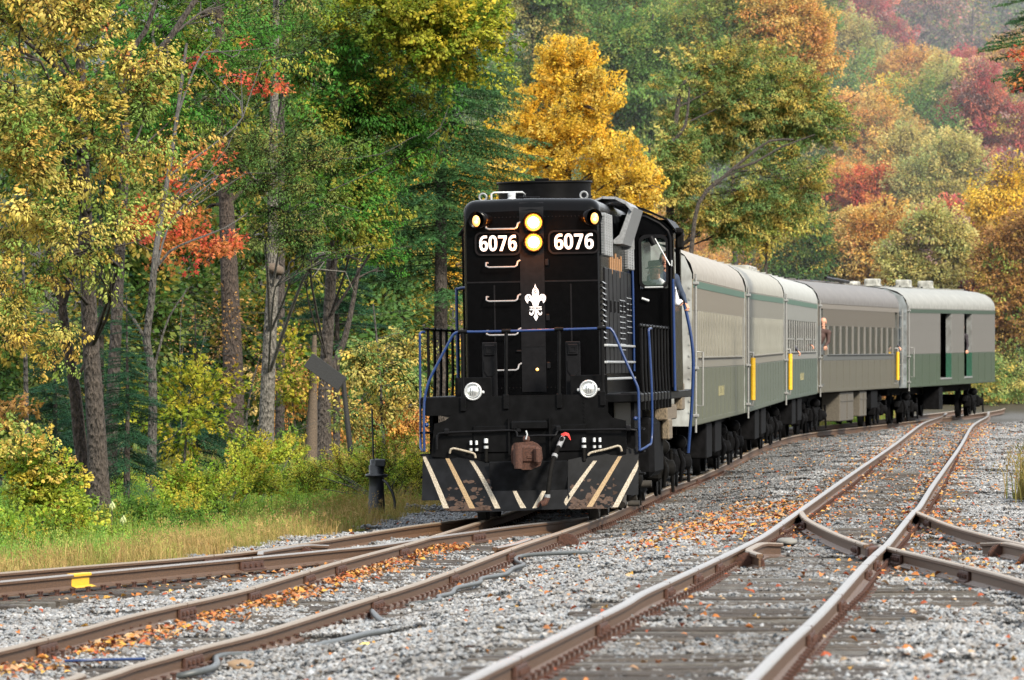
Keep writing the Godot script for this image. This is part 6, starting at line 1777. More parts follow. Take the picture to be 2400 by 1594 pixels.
func conifer(called: String, label: String, group: String, base: Vector3, h: float, from: float, rad: float, n: int, pal: String, twig := "spruce", droop := 0.25) -> Node3D:
	var t := thing(called, base)
	tag(t, label, "tree", group)
	put(t, "trunk", "bark_dark", func(mb: MB): mb.tube([Vector3(0, -0.1, 0), Vector3(0.02, h * 0.5, 0), Vector3(0, h, 0)], [0.010 * h + 0.03, 0.006 * h + 0.01, 0.008], 8))
	var where := []
	var tint := []
	var P: Array = PAL[pal]
	for i in n:
		var u := pow(rng.randf(), 0.8)
		var y := lerpf(from, h, u)
		var L := (rad * (1.0 - u) + 0.12) * rng.randf_range(0.75, 1.15)
		var a := rng.randf() * TAU
		var d := Vector3(cos(a), -droop + 0.5 * u * u + rng.randf_range(-0.12, 0.12), sin(a)).normalized()
		var z := d.cross(Vector3.UP).normalized()
		where.append(Transform3D(Basis(d, z.cross(d), z).scaled(Vector3(L, minf(L, 1.2), minf(L, 1.3))), Vector3(0, y, 0)))
		var q: Color = P[rng.randi() % P.size()]
		var g := rng.randf_range(0.75, 1.2)
		tint.append(Color(q.r * g, q.g * g, q.b * g))
	many("boughs", G[twig], where, tint, t)
	return t

func build_twigs() -> void:
	G.ovate = twig_mesh(1, 52, 0.070, 0.037, 0.55, 0.52)
	G.small = twig_mesh(2, 60, 0.062, 0.024, 0.55, 0.42, "leaf", false)
	G.star = twig_mesh(3, 26, 0.095, 0.0, 0.5, 0.2, "star")
	G.round = twig_mesh(4, 46, 0.062, 0.056, 0.5, 0.45, "leaf", true)
	G.far = twig_mesh(5, 44, 0.115, 0.07, 0.9, 0.35, "leaf", false, 0.45)
	G.sparse = twig_mesh(6, 16, 0.10, 0.055, 0.9, 0.3, "leaf", false, 0.45)
	G.spruce = needle_mesh(7, 15, 0.06, 0.0)
	G.larch = needle_mesh(8, 13, 0.05, 0.55)

func build_left_forest() -> void:
	var g1 := "trees along the left side of the line"
	# the twin dark trunks and the yellow crown in front
	var y1 := [[Vector3(-6.89, 6.43, -112.0), Vector3(2.0, 1.9, 1.4), 30, 7, 0.45, 1.0], [Vector3(-7.24, 4.68, -111.5), Vector3(1.4, 1.4, 1.1), 22, 6, 0.42, 1.0], [Vector3(-5.79, 5.41, -112.5), Vector3(1.15, 1.2, 1.1), 16, 6, 0.42, 1.0], [Vector3(-6.44, 3.90, -111.0), Vector3(1.0, 0.6, 0.8), 9, 6, 0.4, 0.9], [Vector3(-7.21, 8.48, -112.0), Vector3(2.4, 1.2, 1.6), 16, 7, 0.6, 1.1]]
	var t := tree("cherry_tree", "dark scaly trunk at left under a crown of drooping yellow leaves", g1, "bark_dark", [Vector3(-6.24, -0.42, -114.5), Vector3(-6.30, 1.06, -114.5), Vector3(-6.40, 2.64, -114.5), Vector3(-6.45, 3.96, -114.5), Vector3(-6.53, 5.99, -114.5), Vector3(-6.58, 9.28, -114.5)], 0.165, y1, "ovate", "yellow", 14)
	put(t, "second_stem", "bark_brown", func(mb: MB):
		var b: Vector3 = t.position
		mb.tube(smooth([Vector3(-6.32, 0.07, -114.8) - b, Vector3(-6.54, 0.66, -115.0) - b, Vector3(-6.66, 1.72, -115.0) - b, Vector3(-6.81, 2.64, -115.0) - b, Vector3(-6.87, 3.11, -115.0) - b, Vector3(-7.02, 3.57, -115.0) - b, Vector3(-7.08, 4.10, -115.0) - b], 0.4), -0.12, 9)
		mb.tube(smooth([Vector3(-6.83, 3.04, -115.0) - b, Vector3(-6.74, 3.37, -115.0) - b, Vector3(-6.62, 3.77, -115.0) - b, Vector3(-6.54, 4.16, -115.0) - b], 0.4), 0.055, 7))
	put(t, "broken_stub", "dead_wood", func(mb: MB): mb.tube([Vector3(-6.60, 1.92, -114.8) - t.position, Vector3(-6.48, 2.15, -114.8) - t.position], 0.03, 6))
	foliage(t, "lower_leaves", G.ovate, "yellow", [[Vector3(-7.14, 2.63, -111.0), Vector3(1.1, 0.7, 0.8), 11, 4, 0.35, 0.8], [Vector3(-7.33, 3.39, -111.0), Vector3(0.7, 0.5, 0.6), 8, 5, 0.3, 0.8]])
	foliage(t, "low_brown_leaves", G.star, "brown", [[Vector3(-7.30, 1.54, -111.0), Vector3(0.6, 0.4, 0.5), 7, 3, 0.3, 0.8]])
	# grey sapling with forks, scarlet leaves above
	var rd := [[Vector3(-5.60, 4.20, -130.0), Vector3(0.8, 0.38, 0.6), 10, 3, 0.22, 0.8], [Vector3(-4.97, 4.11, -131.0), Vector3(0.35, 0.2, 0.4), 4, 4, 0.2, 0.9], [Vector3(-6.24, 4.50, -130.0), Vector3(0.5, 0.35, 0.5), 6, 4, 0.25, 0.9], [Vector3(-5.68, 5.53, -131.0), Vector3(0.75, 0.5, 0.5), 8, 2, 0.25, 0.8], [Vector3(-6.62, 7.53, -131.0), Vector3(0.9, 0.5, 0.6), 4, 1, 0.2, 0.75], [Vector3(-5.27, 7.60, -131.0), Vector3(1.0, 0.5, 0.6), 4, 1, 0.2, 0.75], [Vector3(-4.32, 6.96, -132.0), Vector3(0.5, 0.25, 0.5), 4, 2, 0.2, 0.75]]
	t = tree("maple_sapling", "slender forked grey sapling with scarlet maple leaves above", g1, "bark_grey", [Vector3(-6.05, -0.35, -126.0), Vector3(-6.00, 0.95, -126.0), Vector3(-6.00, 1.97, -126.0), Vector3(-6.10, 2.51, -126.0), Vector3(-6.02, 3.13, -126.0), Vector3(-5.96, 3.85, -126.0), Vector3(-5.90, 4.59, -127.0), Vector3(-5.74, 5.86, -128.0), Vector3(-5.56, 7.59, -129.0)], 0.085, rd, "star", "red", 4)
	put(t, "forks", "bark_grey", func(mb: MB):
		var b: Vector3 = t.position
		mb.tube(smooth([Vector3(-6.10, 2.51, -126.0) - b, Vector3(-6.30, 2.84, -126.0) - b, Vector3(-6.52, 3.13, -126.0) - b, Vector3(-6.63, 3.41, -125.6) - b], 0.4), -0.035, 6))
	put(t, "forks", "bark_grey", func(mb: MB):
		var b: Vector3 = t.position
		mb.tube(smooth([Vector3(-5.96, 3.70, -126.0) - b, Vector3(-5.72, 3.99, -126.0) - b, Vector3(-5.36, 4.17, -126.0) - b, Vector3(-4.80, 4.40, -126.5) - b, Vector3(-4.45, 4.66, -127.0) - b], 0.4), -0.028, 6))
	put(t, "forks", "bark_grey", func(mb: MB):
		var b: Vector3 = t.position
		mb.tube(smooth([Vector3(-6.00, 1.97, -126.0) - b, Vector3(-5.88, 2.40, -126.0) - b, Vector3(-5.72, 2.91, -126.0) - b, Vector3(-5.43, 3.34, -126.0) - b], 0.4), -0.03, 6))
	put(t, "forks", "bark_grey", func(mb: MB):
		var b: Vector3 = t.position
		mb.tube(smooth([Vector3(-5.97, 0.74, -126.0) - b, Vector3(-5.68, 0.88, -125.8) - b, Vector3(-5.41, 1.17, -125.6) - b], 0.4), -0.012, 5))
	# leaning dark limbs high up on the left
	t = tree("leaning_maple", "dark maple whose two heavy limbs slant across the upper left", g1, "bark_dark", [Vector3(-7.11, -0.26, -133.0), Vector3(-6.99, 2.42, -133.0), Vector3(-6.84, 5.32, -133.0), Vector3(-6.73, 7.23, -133.0), Vector3(-6.38, 7.46, -133.0), Vector3(-6.04, 7.84, -133.0), Vector3(-5.73, 8.30, -133.0), Vector3(-5.43, 8.76, -133.0), Vector3(-5.05, 9.75, -133.0)], 0.13, [[Vector3(-6.36, 7.07, -135.0), Vector3(1.5, 1.2, 1.2), 20, 6, 0.5, 1.0], [Vector3(-5.90, 8.16, -135.0), Vector3(2.0, 1.0, 1.5), 20, 6, 0.5, 1.0]], "ovate", "green", 8)
	put(t, "upper_limb", "bark_dark", func(mb: MB):
		var b: Vector3 = t.position
		mb.tube(smooth([Vector3(-6.82, 6.24, -133.0) - b, Vector3(-6.87, 7.14, -132.8) - b, Vector3(-6.71, 7.59, -132.6) - b, Vector3(-6.43, 7.97, -132.5) - b, Vector3(-6.24, 8.50, -132.4) - b, Vector3(-6.09, 9.11, -132.4) - b], 0.4), -0.075, 7))
	put(t, "upper_limb", "bark_dark", func(mb: MB):
		var b: Vector3 = t.position
		mb.tube(smooth([Vector3(-6.92, 4.46, -132.0) - b, Vector3(-6.52, 4.61, -132.0) - b, Vector3(-6.14, 4.73, -132.0) - b, Vector3(-5.50, 4.79, -132.0) - b], 0.4), -0.05, 7))
	# green ash behind
	var as_ := [[Vector3(-6.12, 6.76, -142.0), Vector3(1.7, 1.5, 1.3), 26, 7, 0.5, 1.0], [Vector3(-4.30, 5.43, -141.0), Vector3(1.15, 1.35, 1.1), 26, 7, 0.45, 1.0], [Vector3(-4.82, 7.90, -142.0), Vector3(1.6, 1.1, 1.3), 22, 7, 0.5, 1.0], [Vector3(-3.97, 4.38, -141.0), Vector3(0.6, 0.7, 0.8), 8, 6, 0.4, 0.9], [Vector3(-5.42, 9.99, -143.0), Vector3(2.6, 1.2, 2.0), 18, 7, 0.6, 1.2]]
	tree("ash_tree", "tall pale straight trunk with a knot and slim green leaves", g1, "bark_pale", [Vector3(-4.78, -0.37, -146.0), Vector3(-4.75, 0.93, -146.0), Vector3(-4.69, 2.44, -146.0), Vector3(-4.62, 3.95, -146.0), Vector3(-4.63, 5.55, -146.0), Vector3(-4.59, 7.47, -146.0), Vector3(-4.53, 10.83, -146.0)], 0.165, as_, "small", "ash", 9)
	put(get_node("ash_tree"), "knot", "dead_wood", func(mb: MB):
		var b: Vector3 = get_node("ash_tree").position
		mb.lathe([Vector2(0.001, -0.1), Vector2(0.17, -0.06), Vector2(0.2, 0.02), Vector2(0.15, 0.10), Vector2(0.001, 0.14)], 9, Transform3D(Basis(Vector3(0, 0, 1), -0.3), Vector3(-4.59, 3.93, -145.9) - b)))
	tree("dark_ash", "dark ridged trunk between the sapling and the pale trunk", g1, "bark_brown", [Vector3(-6.35, -0.34, -170.0), Vector3(-6.27, 1.52, -170.0), Vector3(-6.37, 4.25, -170.0), Vector3(-6.45, 6.20, -170.0), Vector3(-6.57, 9.33, -170.0), Vector3(-6.60, 12.26, -170.0)], 0.27, [[Vector3(-6.72, 9.81, -172.0), Vector3(1.8, 1.3, 1.5), 18, 6, 0.6, 1.2], [Vector3(-6.29, 6.13, -171.0), Vector3(0.9, 1.2, 1.0), 12, 6, 0.5, 1.1]], "ovate", "green", 8)
	# bright green broadleaf with a lime top at the right
	var bw := [[Vector3(-2.97, 8.48, -152.0), Vector3(2.3, 1.3, 1.7), 44, 8, 0.5, 1.15], [Vector3(-3.30, 6.62, -151.0), Vector3(1.35, 1.2, 1.3), 32, 8, 0.45, 1.1], [Vector3(-3.62, 5.04, -150.0), Vector3(1.0, 0.9, 1.0), 22, 8, 0.42, 1.05], [Vector3(-2.19, 6.82, -152.0), Vector3(0.7, 0.9, 0.9), 12, 7, 0.4, 1.0], [Vector3(-3.34, 10.81, -153.0), Vector3(3.0, 1.3, 2.2), 20, 8, 0.6, 1.3]]
	t = tree("basswood_tree", "broad bright green leafy tree above the leaning signpost", g1, "bark_dark", [Vector3(-3.90, 0.13, -156.0), Vector3(-3.87, 1.57, -156.0), Vector3(-3.77, 3.36, -156.0), Vector3(-3.61, 6.02, -155.0), Vector3(-3.45, 9.09, -154.0), Vector3(-3.37, 11.30, -154.0)], 0.15, bw, "ovate", "green", 14)
	foliage(t, "lime_leaves", G.round, "lime", [[Vector3(-1.30, 8.57, -150.0), Vector3(1.2, 0.75, 1.0), 34, 7, 0.38, 1.05], [Vector3(-2.42, 9.08, -150.0), Vector3(1.3, 0.5, 1.0), 22, 7, 0.4, 1.05], [Vector3(-0.70, 9.04, -151.0), Vector3(0.5, 0.6, 0.6), 9, 6, 0.3, 1.0]])
	put(t, "bare_branch", "bark_grey", func(mb: MB):
		var b: Vector3 = t.position
		mb.tube(smooth([Vector3(-4.11, 6.11, -149.0) - b, Vector3(-3.26, 6.17, -149.0) - b, Vector3(-2.57, 6.26, -149.0) - b, Vector3(-2.06, 6.54, -149.0) - b, Vector3(-1.84, 6.64, -149.0) - b], 0.4), -0.016, 5))
	put(t, "bare_branch", "bark_grey", func(mb: MB):
		var b: Vector3 = t.position
		mb.tube(smooth([Vector3(-1.67, 6.56, -149.0) - b, Vector3(-1.42, 6.77, -149.0) - b, Vector3(-1.25, 7.20, -149.0) - b], 0.4), -0.014, 5))
	put(t, "bare_branch", "bark_grey", func(mb: MB):
		var b: Vector3 = t.position
		mb.tube(smooth([Vector3(-3.60, 5.53, -149.0) - b, Vector3(-2.83, 5.87, -149.0) - b, Vector3(-2.36, 6.09, -149.0) - b], 0.4), -0.012, 5))
	# the snag, dark stems behind the signpost
	tree("dead_snag", "barkless broken brown snag behind the leaning signpost", g1, "dead_wood", [Vector3(-4.02, -0.26, -150.0), Vector3(-3.97, 0.90, -150.0), Vector3(-3.95, 1.76, -150.0), Vector3(-3.92, 2.69, -150.0)], 0.145, [], "small", "ash", 0)
	tree("crooked_stem", "dark crooked stem leaning right of the snag", g1, "bark_dark", [Vector3(-4.00, -0.10, -160.0), Vector3(-3.96, 1.28, -160.0), Vector3(-3.79, 2.01, -160.0), Vector3(-3.54, 2.66, -160.0), Vector3(-3.36, 3.48, -160.0), Vector3(-3.22, 4.31, -160.0)], 0.12, [[Vector3(-3.22, 4.31, -160.0), Vector3(0.7, 0.6, 0.7), 6, 5, 0.4, 1.0]], "ovate", "green", 3)
	tree("slim_dark_trunk", "slim dark trunk right behind the tall pale one", g1, "bark_dark", [Vector3(-5.12, -0.18, -166.0), Vector3(-5.08, 2.48, -166.0), Vector3(-5.06, 6.30, -166.0), Vector3(-5.01, 11.54, -166.0)], 0.11, [[Vector3(-4.99, 9.01, -167.0), Vector3(1.2, 1.2, 1.2), 10, 6, 0.5, 1.1]], "ovate", "green", 4)
	tree("leftmost_sapling", "thin bare sapling near the left edge among yellow leaves", g1, "bark_grey", [Vector3(-7.52, 0.03, -117.0), Vector3(-7.53, 1.71, -117.0), Vector3(-7.56, 3.06, -117.0), Vector3(-7.60, 4.40, -117.0)], 0.05, [], "small", "ash", 0)
	# conifers
	conifer("hemlock", "feathery dark green conifer left of the golden tree", "dark conifers on the left", Vector3(-1.63, -0.3, -172), 16.0, 4.0, 3.1, 560, "larch", "larch", 0.15)
	conifer("pine_tree", "blue green pine foliage above the leaning signpost", "dark conifers on the left", Vector3(-3.77, -0.3, -162), 6.4, 2.9, 1.5, 130, "spruce", "spruce", 0.05)
	conifer("young_spruce", "young spruce between twin dark trunk and grey sapling", "young spruces under the left trees", Vector3(-6.23, -0.35, -122), 3.6, 0.2, 1.0, 150, "spruce")
	conifer("young_spruce", "young spruce left of the twin dark trunk", "young spruces under the left trees", Vector3(-7.52, -0.35, -124), 3.5, 0.2, 1.05, 150, "spruce")
	conifer("young_spruce", "young spruce between grey sapling and dark ridged trunk", "young spruces under the left trees", Vector3(-5.96, -0.35, -142), 3.6, 0.2, 1.15, 150, "spruce")
	conifer("young_spruce", "small spruce at the foot of the pale trunk", "young spruces under the left trees", Vector3(-4.44, -0.35, -150), 1.5, 0.1, 0.6, 70, "larch")
	conifer("young_spruce", "tall spruce behind the twin dark trunk", "young spruces under the left trees", Vector3(-7.64, -0.35, -140), 6.5, 0.4, 1.3, 200, "spruce")
	# yellow-leaved sapling by the locomotive, gold glow behind it
	tree("yellow_sapling", "sapling with long yellow and green leaves beside the locomotive", g1, "bark_grey", [Vector3(-2.34, 0.37, -138.0), Vector3(-2.38, 1.32, -138.0), Vector3(-2.46, 2.43, -138.0), Vector3(-2.54, 3.22, -138.0)], 0.04, [[Vector3(-2.46, 1.79, -138.0), Vector3(0.65, 0.6, 0.6), 20, 4, 0.25, 0.9], [Vector3(-2.00, 2.43, -139.0), Vector3(0.35, 0.35, 0.5), 8, 3, 0.25, 0.85], [Vector3(-2.99, 1.09, -137.0), Vector3(0.5, 0.35, 0.5), 8, 3, 0.25, 0.85]], "ovate", "olive", 8)
	tree("amber_tree", "amber tree glowing behind the feathery conifer", g1, "bark_dark", [Vector3(-2.30, 0.33, -205.0), Vector3(-2.24, 3.74, -205.0), Vector3(-2.13, 7.28, -205.0), Vector3(-2.01, 9.63, -205.0)], 0.15, [[Vector3(-2.13, 5.39, -205.0), Vector3(1.3, 2.0, 1.3), 40, 7, 0.5, 1.3], [Vector3(-2.34, 1.86, -203.0), Vector3(1.0, 1.0, 1.0), 18, 6, 0.5, 1.2], [Vector3(-0.60, 7.35, -208.0), Vector3(0.9, 1.6, 1.0), 18, 7, 0.5, 1.3]], "round", "gold", 10)
	tree("rusty_undergrowth", "thin twigs with scattered orange leaves beside the pale trunk", g1, "bark_grey", [Vector3(-5.27, 0.07, -148.0), Vector3(-5.19, 1.17, -148.0), Vector3(-4.93, 2.28, -148.0), Vector3(-4.42, 2.79, -148.0)], 0.025, [[Vector3(-5.24, 1.94, -147.0), Vector3(1.3, 0.9, 1.0), 16, 2, 0.4, 0.7], [Vector3(-5.95, 2.79, -148.0), Vector3(1.0, 0.7, 1.0), 9, 2, 0.4, 0.7]], "sparse", "brown", 14)
	tree("green_undergrowth", "low bright green maple between sapling and dark trunk", g1, "bark_grey", [Vector3(-5.77, -0.09, -132.0), Vector3(-5.69, 0.90, -132.0), Vector3(-5.61, 1.81, -132.0)], 0.03, [[Vector3(-5.69, 1.28, -132.0), Vector3(0.75, 0.9, 0.7), 18, 5, 0.35, 0.95], [Vector3(-4.48, 2.02, -150.0), Vector3(0.5, 0.8, 0.6), 10, 5, 0.35, 0.95]], "star", "lime", 6)
	tree("orange_undergrowth", "low amber leaved bush behind the dark stems, left of the locomotive", g1, "bark_grey", [Vector3(-4.85, -0.27, -172.0), Vector3(-4.94, 0.72, -172.0), Vector3(-5.04, 1.51, -172.0)], 0.03, [[Vector3(-5.04, 1.51, -172.0), Vector3(0.9, 0.8, 0.7), 18, 5, 0.35, 1.0], [Vector3(-3.04, 0.49, -165.0), Vector3(1.0, 0.6, 0.8), 16, 5, 0.35, 1.0], [Vector3(-2.37, 0.78, -165.0), Vector3(0.6, 0.5, 0.8), 8, 5, 0.35, 1.0]], "ovate", "orange", 6)
	# the shaded wood behind
	var deep := []
	for q in [[-150, 250, 175, 3.0, 3.5], [100, 300, 180, 3.0, 4.0], [330, 350, 182, 2.6, 3.8], [520, 300, 186, 2.6, 4.0], [720, 400, 188, 2.6, 3.4], [880, 450, 190, 2.0, 3.0], [200, 800, 178, 3.4, 2.0], [480, 800, 182, 2.8, 1.9], [720, 850, 184, 2.2, 1.6], [0, 900, 165, 2.6, 1.8], [880, 800, 192, 1.6, 2.0], [-100, -100, 185, 5.0, 2.5], [350, -120, 188, 5.0, 2.5], [800, -100, 192, 4.0, 2.5]]:
		deep.append([Vector3((q[0] * 1.01652 - 1200.0) * q[2] / 17700.0, 2.14 + (850.0 - q[1] * 1.01652) * q[2] / 17700.0, -q[2]), Vector3(q[3], q[4], 1.5), 34, 6, 0.7, 1.5])
	tag(foliage(null, "woodland", G.far, "deep", deep), "shaded wood behind the trees on the left")

func build_far_trees() -> void:
	var g := "autumn trees beyond the train"
	tree("golden_tree", "blazing golden yellow tree straight behind the locomotive roof", g, "bark_brown", [Vector3(1.59, 1.82, -232.0), Vector3(1.66, 5.29, -232.0), Vector3(1.73, 8.62, -232.0), Vector3(1.79, 11.55, -232.0)], 0.2, [[Vector3(1.59, 8.88, -232.0), Vector3(1.4, 2.2, 1.3), 125, 4, 0.24, 0.95], [Vector3(1.26, 11.28, -232.0), Vector3(0.5, 0.85, 0.5), 34, 4, 0.2, 0.9], [Vector3(2.06, 11.28, -232.0), Vector3(0.45, 0.8, 0.5), 30, 4, 0.2, 0.9], [Vector3(3.24, 7.93, -231.0), Vector3(0.85, 1.3, 0.9), 62, 4, 0.24, 0.95], [Vector3(0.46, 9.02, -232.0), Vector3(0.7, 1.5, 0.8), 56, 4, 0.24, 0.95], [Vector3(3.89, 7.37, -230.0), Vector3(0.5, 0.9, 0.6), 40, 4, 0.22, 0.9], [Vector3(2.59, 10.08, -232.0), Vector3(0.75, 1.2, 0.8), 42, 4, 0.22, 0.95], [Vector3(1.60, 7.31, -233.0), Vector3(2.0, 1.0, 1.2), 46, 4, 0.3, 1.0]], "round", "gold", 26, "tree", 0.9)
	var ol := [[Vector3(7.23, 10.74, -247.0), Vector3(2.6, 2.1, 1.6), 230, 4, 0.3, 1.0], [Vector3(5.35, 8.29, -245.5), Vector3(0.9, 1.6, 1.0), 80, 4, 0.28, 1.0], [Vector3(8.75, 7.88, -246.0), Vector3(1.9, 1.3, 1.2), 110, 3, 0.28, 1.0], [Vector3(6.63, 6.75, -246.0), Vector3(1.4, 0.8, 1.0), 80, 4, 0.26, 0.95], [Vector3(9.64, 10.46, -247.0), Vector3(1.4, 1.1, 1.2), 80, 4, 0.28, 1.0], [Vector3(10.49, 9.75, -247.0), Vector3(0.9, 0.7, 0.8), 26, 3, 0.25, 0.9]]
	var t := tree("spreading_tree", "large olive and yellow tree with a long dark leaning limb", g, "bark_dark", [Vector3(5.15, 2.65, -246.0), Vector3(5.16, 5.48, -246.0), Vector3(5.15, 7.74, -246.0), Vector3(5.25, 9.29, -246.0), Vector3(5.50, 11.13, -246.0)], 0.2, ol, "ovate", "olive", 16)
	put(t, "leaning_limb", "bark_dark", func(mb: MB):
		var b: Vector3 = t.position
		mb.tube(smooth([Vector3(5.75, 5.18, -244.5) - b, Vector3(6.03, 7.28, -244.5) - b, Vector3(6.73, 8.05, -244.5) - b, Vector3(7.58, 8.76, -244.5) - b, Vector3(8.35, 9.32, -244.5) - b, Vector3(9.12, 9.36, -244.5) - b], 0.6), -0.085, 7))
	put(t, "leaning_limb", "bark_dark", func(mb: MB):
		var b: Vector3 = t.position
		mb.tube(smooth([Vector3(7.15, 8.41, -244.5) - b, Vector3(7.86, 8.62, -244.5) - b, Vector3(8.70, 9.11, -244.5) - b, Vector3(9.82, 9.53, -244.5) - b], 0.6), -0.06, 6))
	put(t, "leaning_limb", "bark_dark", func(mb: MB):
		var b: Vector3 = t.position
		mb.tube(smooth([Vector3(5.13, 9.26, -245.0) - b, Vector3(5.62, 9.83, -245.0) - b, Vector3(5.76, 11.09, -245.0) - b], 0.6), -0.08, 6))
	tree("low_gold_tree", "small yellow leaved tree above the first coach roofs", g, "bark_dark", [Vector3(8.72, 2.08, -262.0), Vector3(8.79, 4.94, -262.0), Vector3(8.87, 6.90, -262.0)], 0.1, [[Vector3(8.87, 7.05, -262.0), Vector3(1.3, 1.1, 1.0), 26, 6, 0.5, 1.35]], "ovate", "yellow", 8)
	var k := 0
	# each: name, label, column, row, distance, half width, half height, palette, twig density
	for q in [
		["mist_green_tree", "hazy green tree top left of the golden tree's crown", 1230, 60, 300, 2.2, 2.6, "leafgreen", 44],
		["mist_green_tree", "hazy green tree directly above the golden tree", 1380, 50, 310, 2.4, 2.2, "leafgreen", 44],
		["mist_green_tree", "hazy green tree between golden tree and spreading tree", 1500, 170, 300, 2.3, 2.8, "leafgreen", 50],
		["mist_green_tree", "green tree top just right of the hazy pair, with yellow tufts", 1540, 40, 320, 2.0, 1.6, "olive", 34],
		["orange_tree", "orange yellow tree along the top edge above the spreading tree", 1690, 50, 300, 2.4, 1.6, "yellow", 46],
		["orange_tree", "pale orange tree at the top right of the spreading tree", 1800, 90, 300, 2.0, 1.6, "orange", 40],
		["spruce_green_tree", "small blue green tree top at the upper right of the spreading tree", 1865, 60, 340, 1.6, 1.8, "leafgreen", 26],
		["pale_green_tree", "pale green tree beside the crimson crown at the top", 1925, 90, 370, 1.8, 2.0, "straw", 30],
		["crimson_tree", "largest crimson crown at the top right", 2010, 100, 400, 2.4, 2.6, "crimson", 40],
		["crimson_tree", "dull crimson and purple tree under the largest crimson crown", 1990, 230, 385, 2.6, 1.6, "crimson", 26],
		["bare_tree", "nearly bare purple grey tree at the top right", 2130, 80, 420, 3.0, 2.8, "bare", 26],
		["bare_tree", "bare grey tree between red crown and the near pine", 2240, 110, 425, 2.8, 2.8, "bare", 24],
		["gold_crown_tree", "orange gold tree below the bare trees, upper right", 2090, 190, 365, 2.2, 1.4, "orange", 40],
		["gold_crown_tree", "yellow tree under the orange gold one", 2080, 260, 352, 2.0, 1.7, "gold", 34],
		["scarlet_tree", "small scarlet tree left of the near red branch", 2215, 190, 372, 1.3, 1.5, "crimson", 30],
		["apricot_tree", "apricot tree near the right edge below the pine", 2310, 190, 360, 1.3, 1.5, "orange", 26],
		["pale_lime_tree", "pale yellow green tree in the middle of the right hillside", 2180, 280, 345, 2.2, 2.2, "straw", 48],
		["maroon_tree", "maroon tree standing right of the pale yellow green tree", 2280, 320, 340, 1.8, 2.4, "crimson", 40],
		["brown_gold_tree", "brown gold tree right of the spreading tree's limb", 1975, 340, 335, 2.4, 2.0, "orange", 44],
		["tawny_tree", "tawny tree in front of the brown gold one", 2080, 390, 330, 2.2, 1.8, "straw", 40],
		["straw_tree", "straw coloured tree low in the middle of the right hillside", 2150, 450, 322, 2.0, 1.9, "straw", 44],
		["edge_gold_tree", "golden tree half cut by the right edge", 2345, 440, 295, 1.3, 1.9, "gold", 40],
		["salmon_tree", "salmon orange tree above the third coach", 1900, 470, 325, 2.3, 1.5, "orange", 44],
		["coral_tree", "coral red tree above the fourth coach", 2010, 480, 322, 1.7, 1.4, "red", 34],
		["vermilion_tree", "vermilion red tree left of the golden edge tree", 2235, 440, 328, 1.4, 1.2, "crimson", 34],
		["low_orange_tree", "low orange tree just over the third and fourth coach roofs", 1930, 575, 305, 2.4, 1.2, "orange", 44],
		["low_tawny_tree", "low tawny orange tree over the fourth coach's roof", 2060, 575, 300, 1.9, 1.2, "orange", 40],
		["low_green_tree", "low yellow green bushy tree over the baggage car", 2150, 560, 290, 1.2, 1.0, "straw", 40],
		["low_red_tree", "low dark red tree over the baggage car's far end", 2255, 570, 300, 1.8, 1.3, "crimson", 40],
		["edge_brown_tree", "brownish tree at the right edge beside the baggage car", 2345, 640, 285, 1.1, 1.7, "brown", 36],
		["low_dark_tree", "dark green tree low behind the second coach's roof", 1830, 560, 300, 1.6, 1.2, "deep", 34],
	]:
		var Z: float = q[4]
		var c := Vector3((q[2] * 1.01652 - 1200.0) * Z / 17700.0, 2.14 + (850.0 - q[3] * 1.01652) * Z / 17700.0, -Z)
		var r := Vector3(q[5], q[6], q[5] * 0.8)
		var foot := Vector3(c.x + 0.3, ground_y(c.x, Z) - 0.1, c.z)
		var bare: bool = q[7] == "bare"
		var lobes := []
		for i in 9:
			var o := Vector3(rng.randf_range(-0.8, 0.8), rng.randf_range(-1.3, 0.75), rng.randf_range(-0.7, 0.7))
			o.x *= 1.0 - 0.35 * maxf(o.y, 0.0)
			var s := rng.randf_range(0.28, 0.52)
			lobes.append([c + o * r, Vector3(r.x * s, r.y * s * 1.15, r.z * s), int(q[8] * s * 0.9), 5 if bare else 9, 0.42, 1.5 if bare else 1.05])
		tree(q[0], q[1], g, "bark_grey" if bare else "bark_dark", [foot, foot.lerp(c, 0.5) + Vector3(-0.15, 0, 0), c, c + Vector3(0.1, r.y * 0.85, 0)], 0.13, lobes, "sparse" if bare else "far", q[7], 30 if bare else 22, "tree", 0.45)
		if not bare: foliage(get_child(get_child_count() - 1), "mixed_leaves", G.far, ["straw", "orange", "olive", "bare", "leafgreen", "yellow"][k % 6], [[c, r * 0.85, int(q[8] * 0.55), 5, 0.32, 0.95]], Vector3.ZERO, 0.45)
		k += 1
	var far := []
	for i in 26:
		var Z := 445.0
		var X := -8.0 + i * 2.4
		far.append([Vector3(X, 6.0 + (i % 3) * 2.0, -Z), Vector3(2.4, 7.5, 3.0), 26, 6, 1.0, 2.8])
		far.append([Vector3(X, 17.0 + (i % 3) * 1.5, -Z - 6.0), Vector3(2.6, 6.5, 3.0), 20, 6, 1.0, 2.8])
		far.append([Vector3(X + 1.0, 26.0, -Z - 9.0), Vector3(2.6, 5.0, 3.0), 16, 6, 1.0, 2.8])
	tag(foliage(null, "woodland", G.far, "olive", far), "mixed wood far up the hillside")
	var far3 := []
	for i in 24:
		var X := -24.0 + 2.0 * i
		var Z := 338.0 + (i % 3) * 9.0
		far3.append([Vector3(X, ground_y(X, Z) + 3.2, -Z), Vector3(1.8, 3.8, 1.6), 34, 7, 0.6, 1.3])
	tag(foliage(null, "woodland", G.far, "leafgreen", far3), "green wood filling the slope behind the golden and the spreading tree")
	var far2 := []
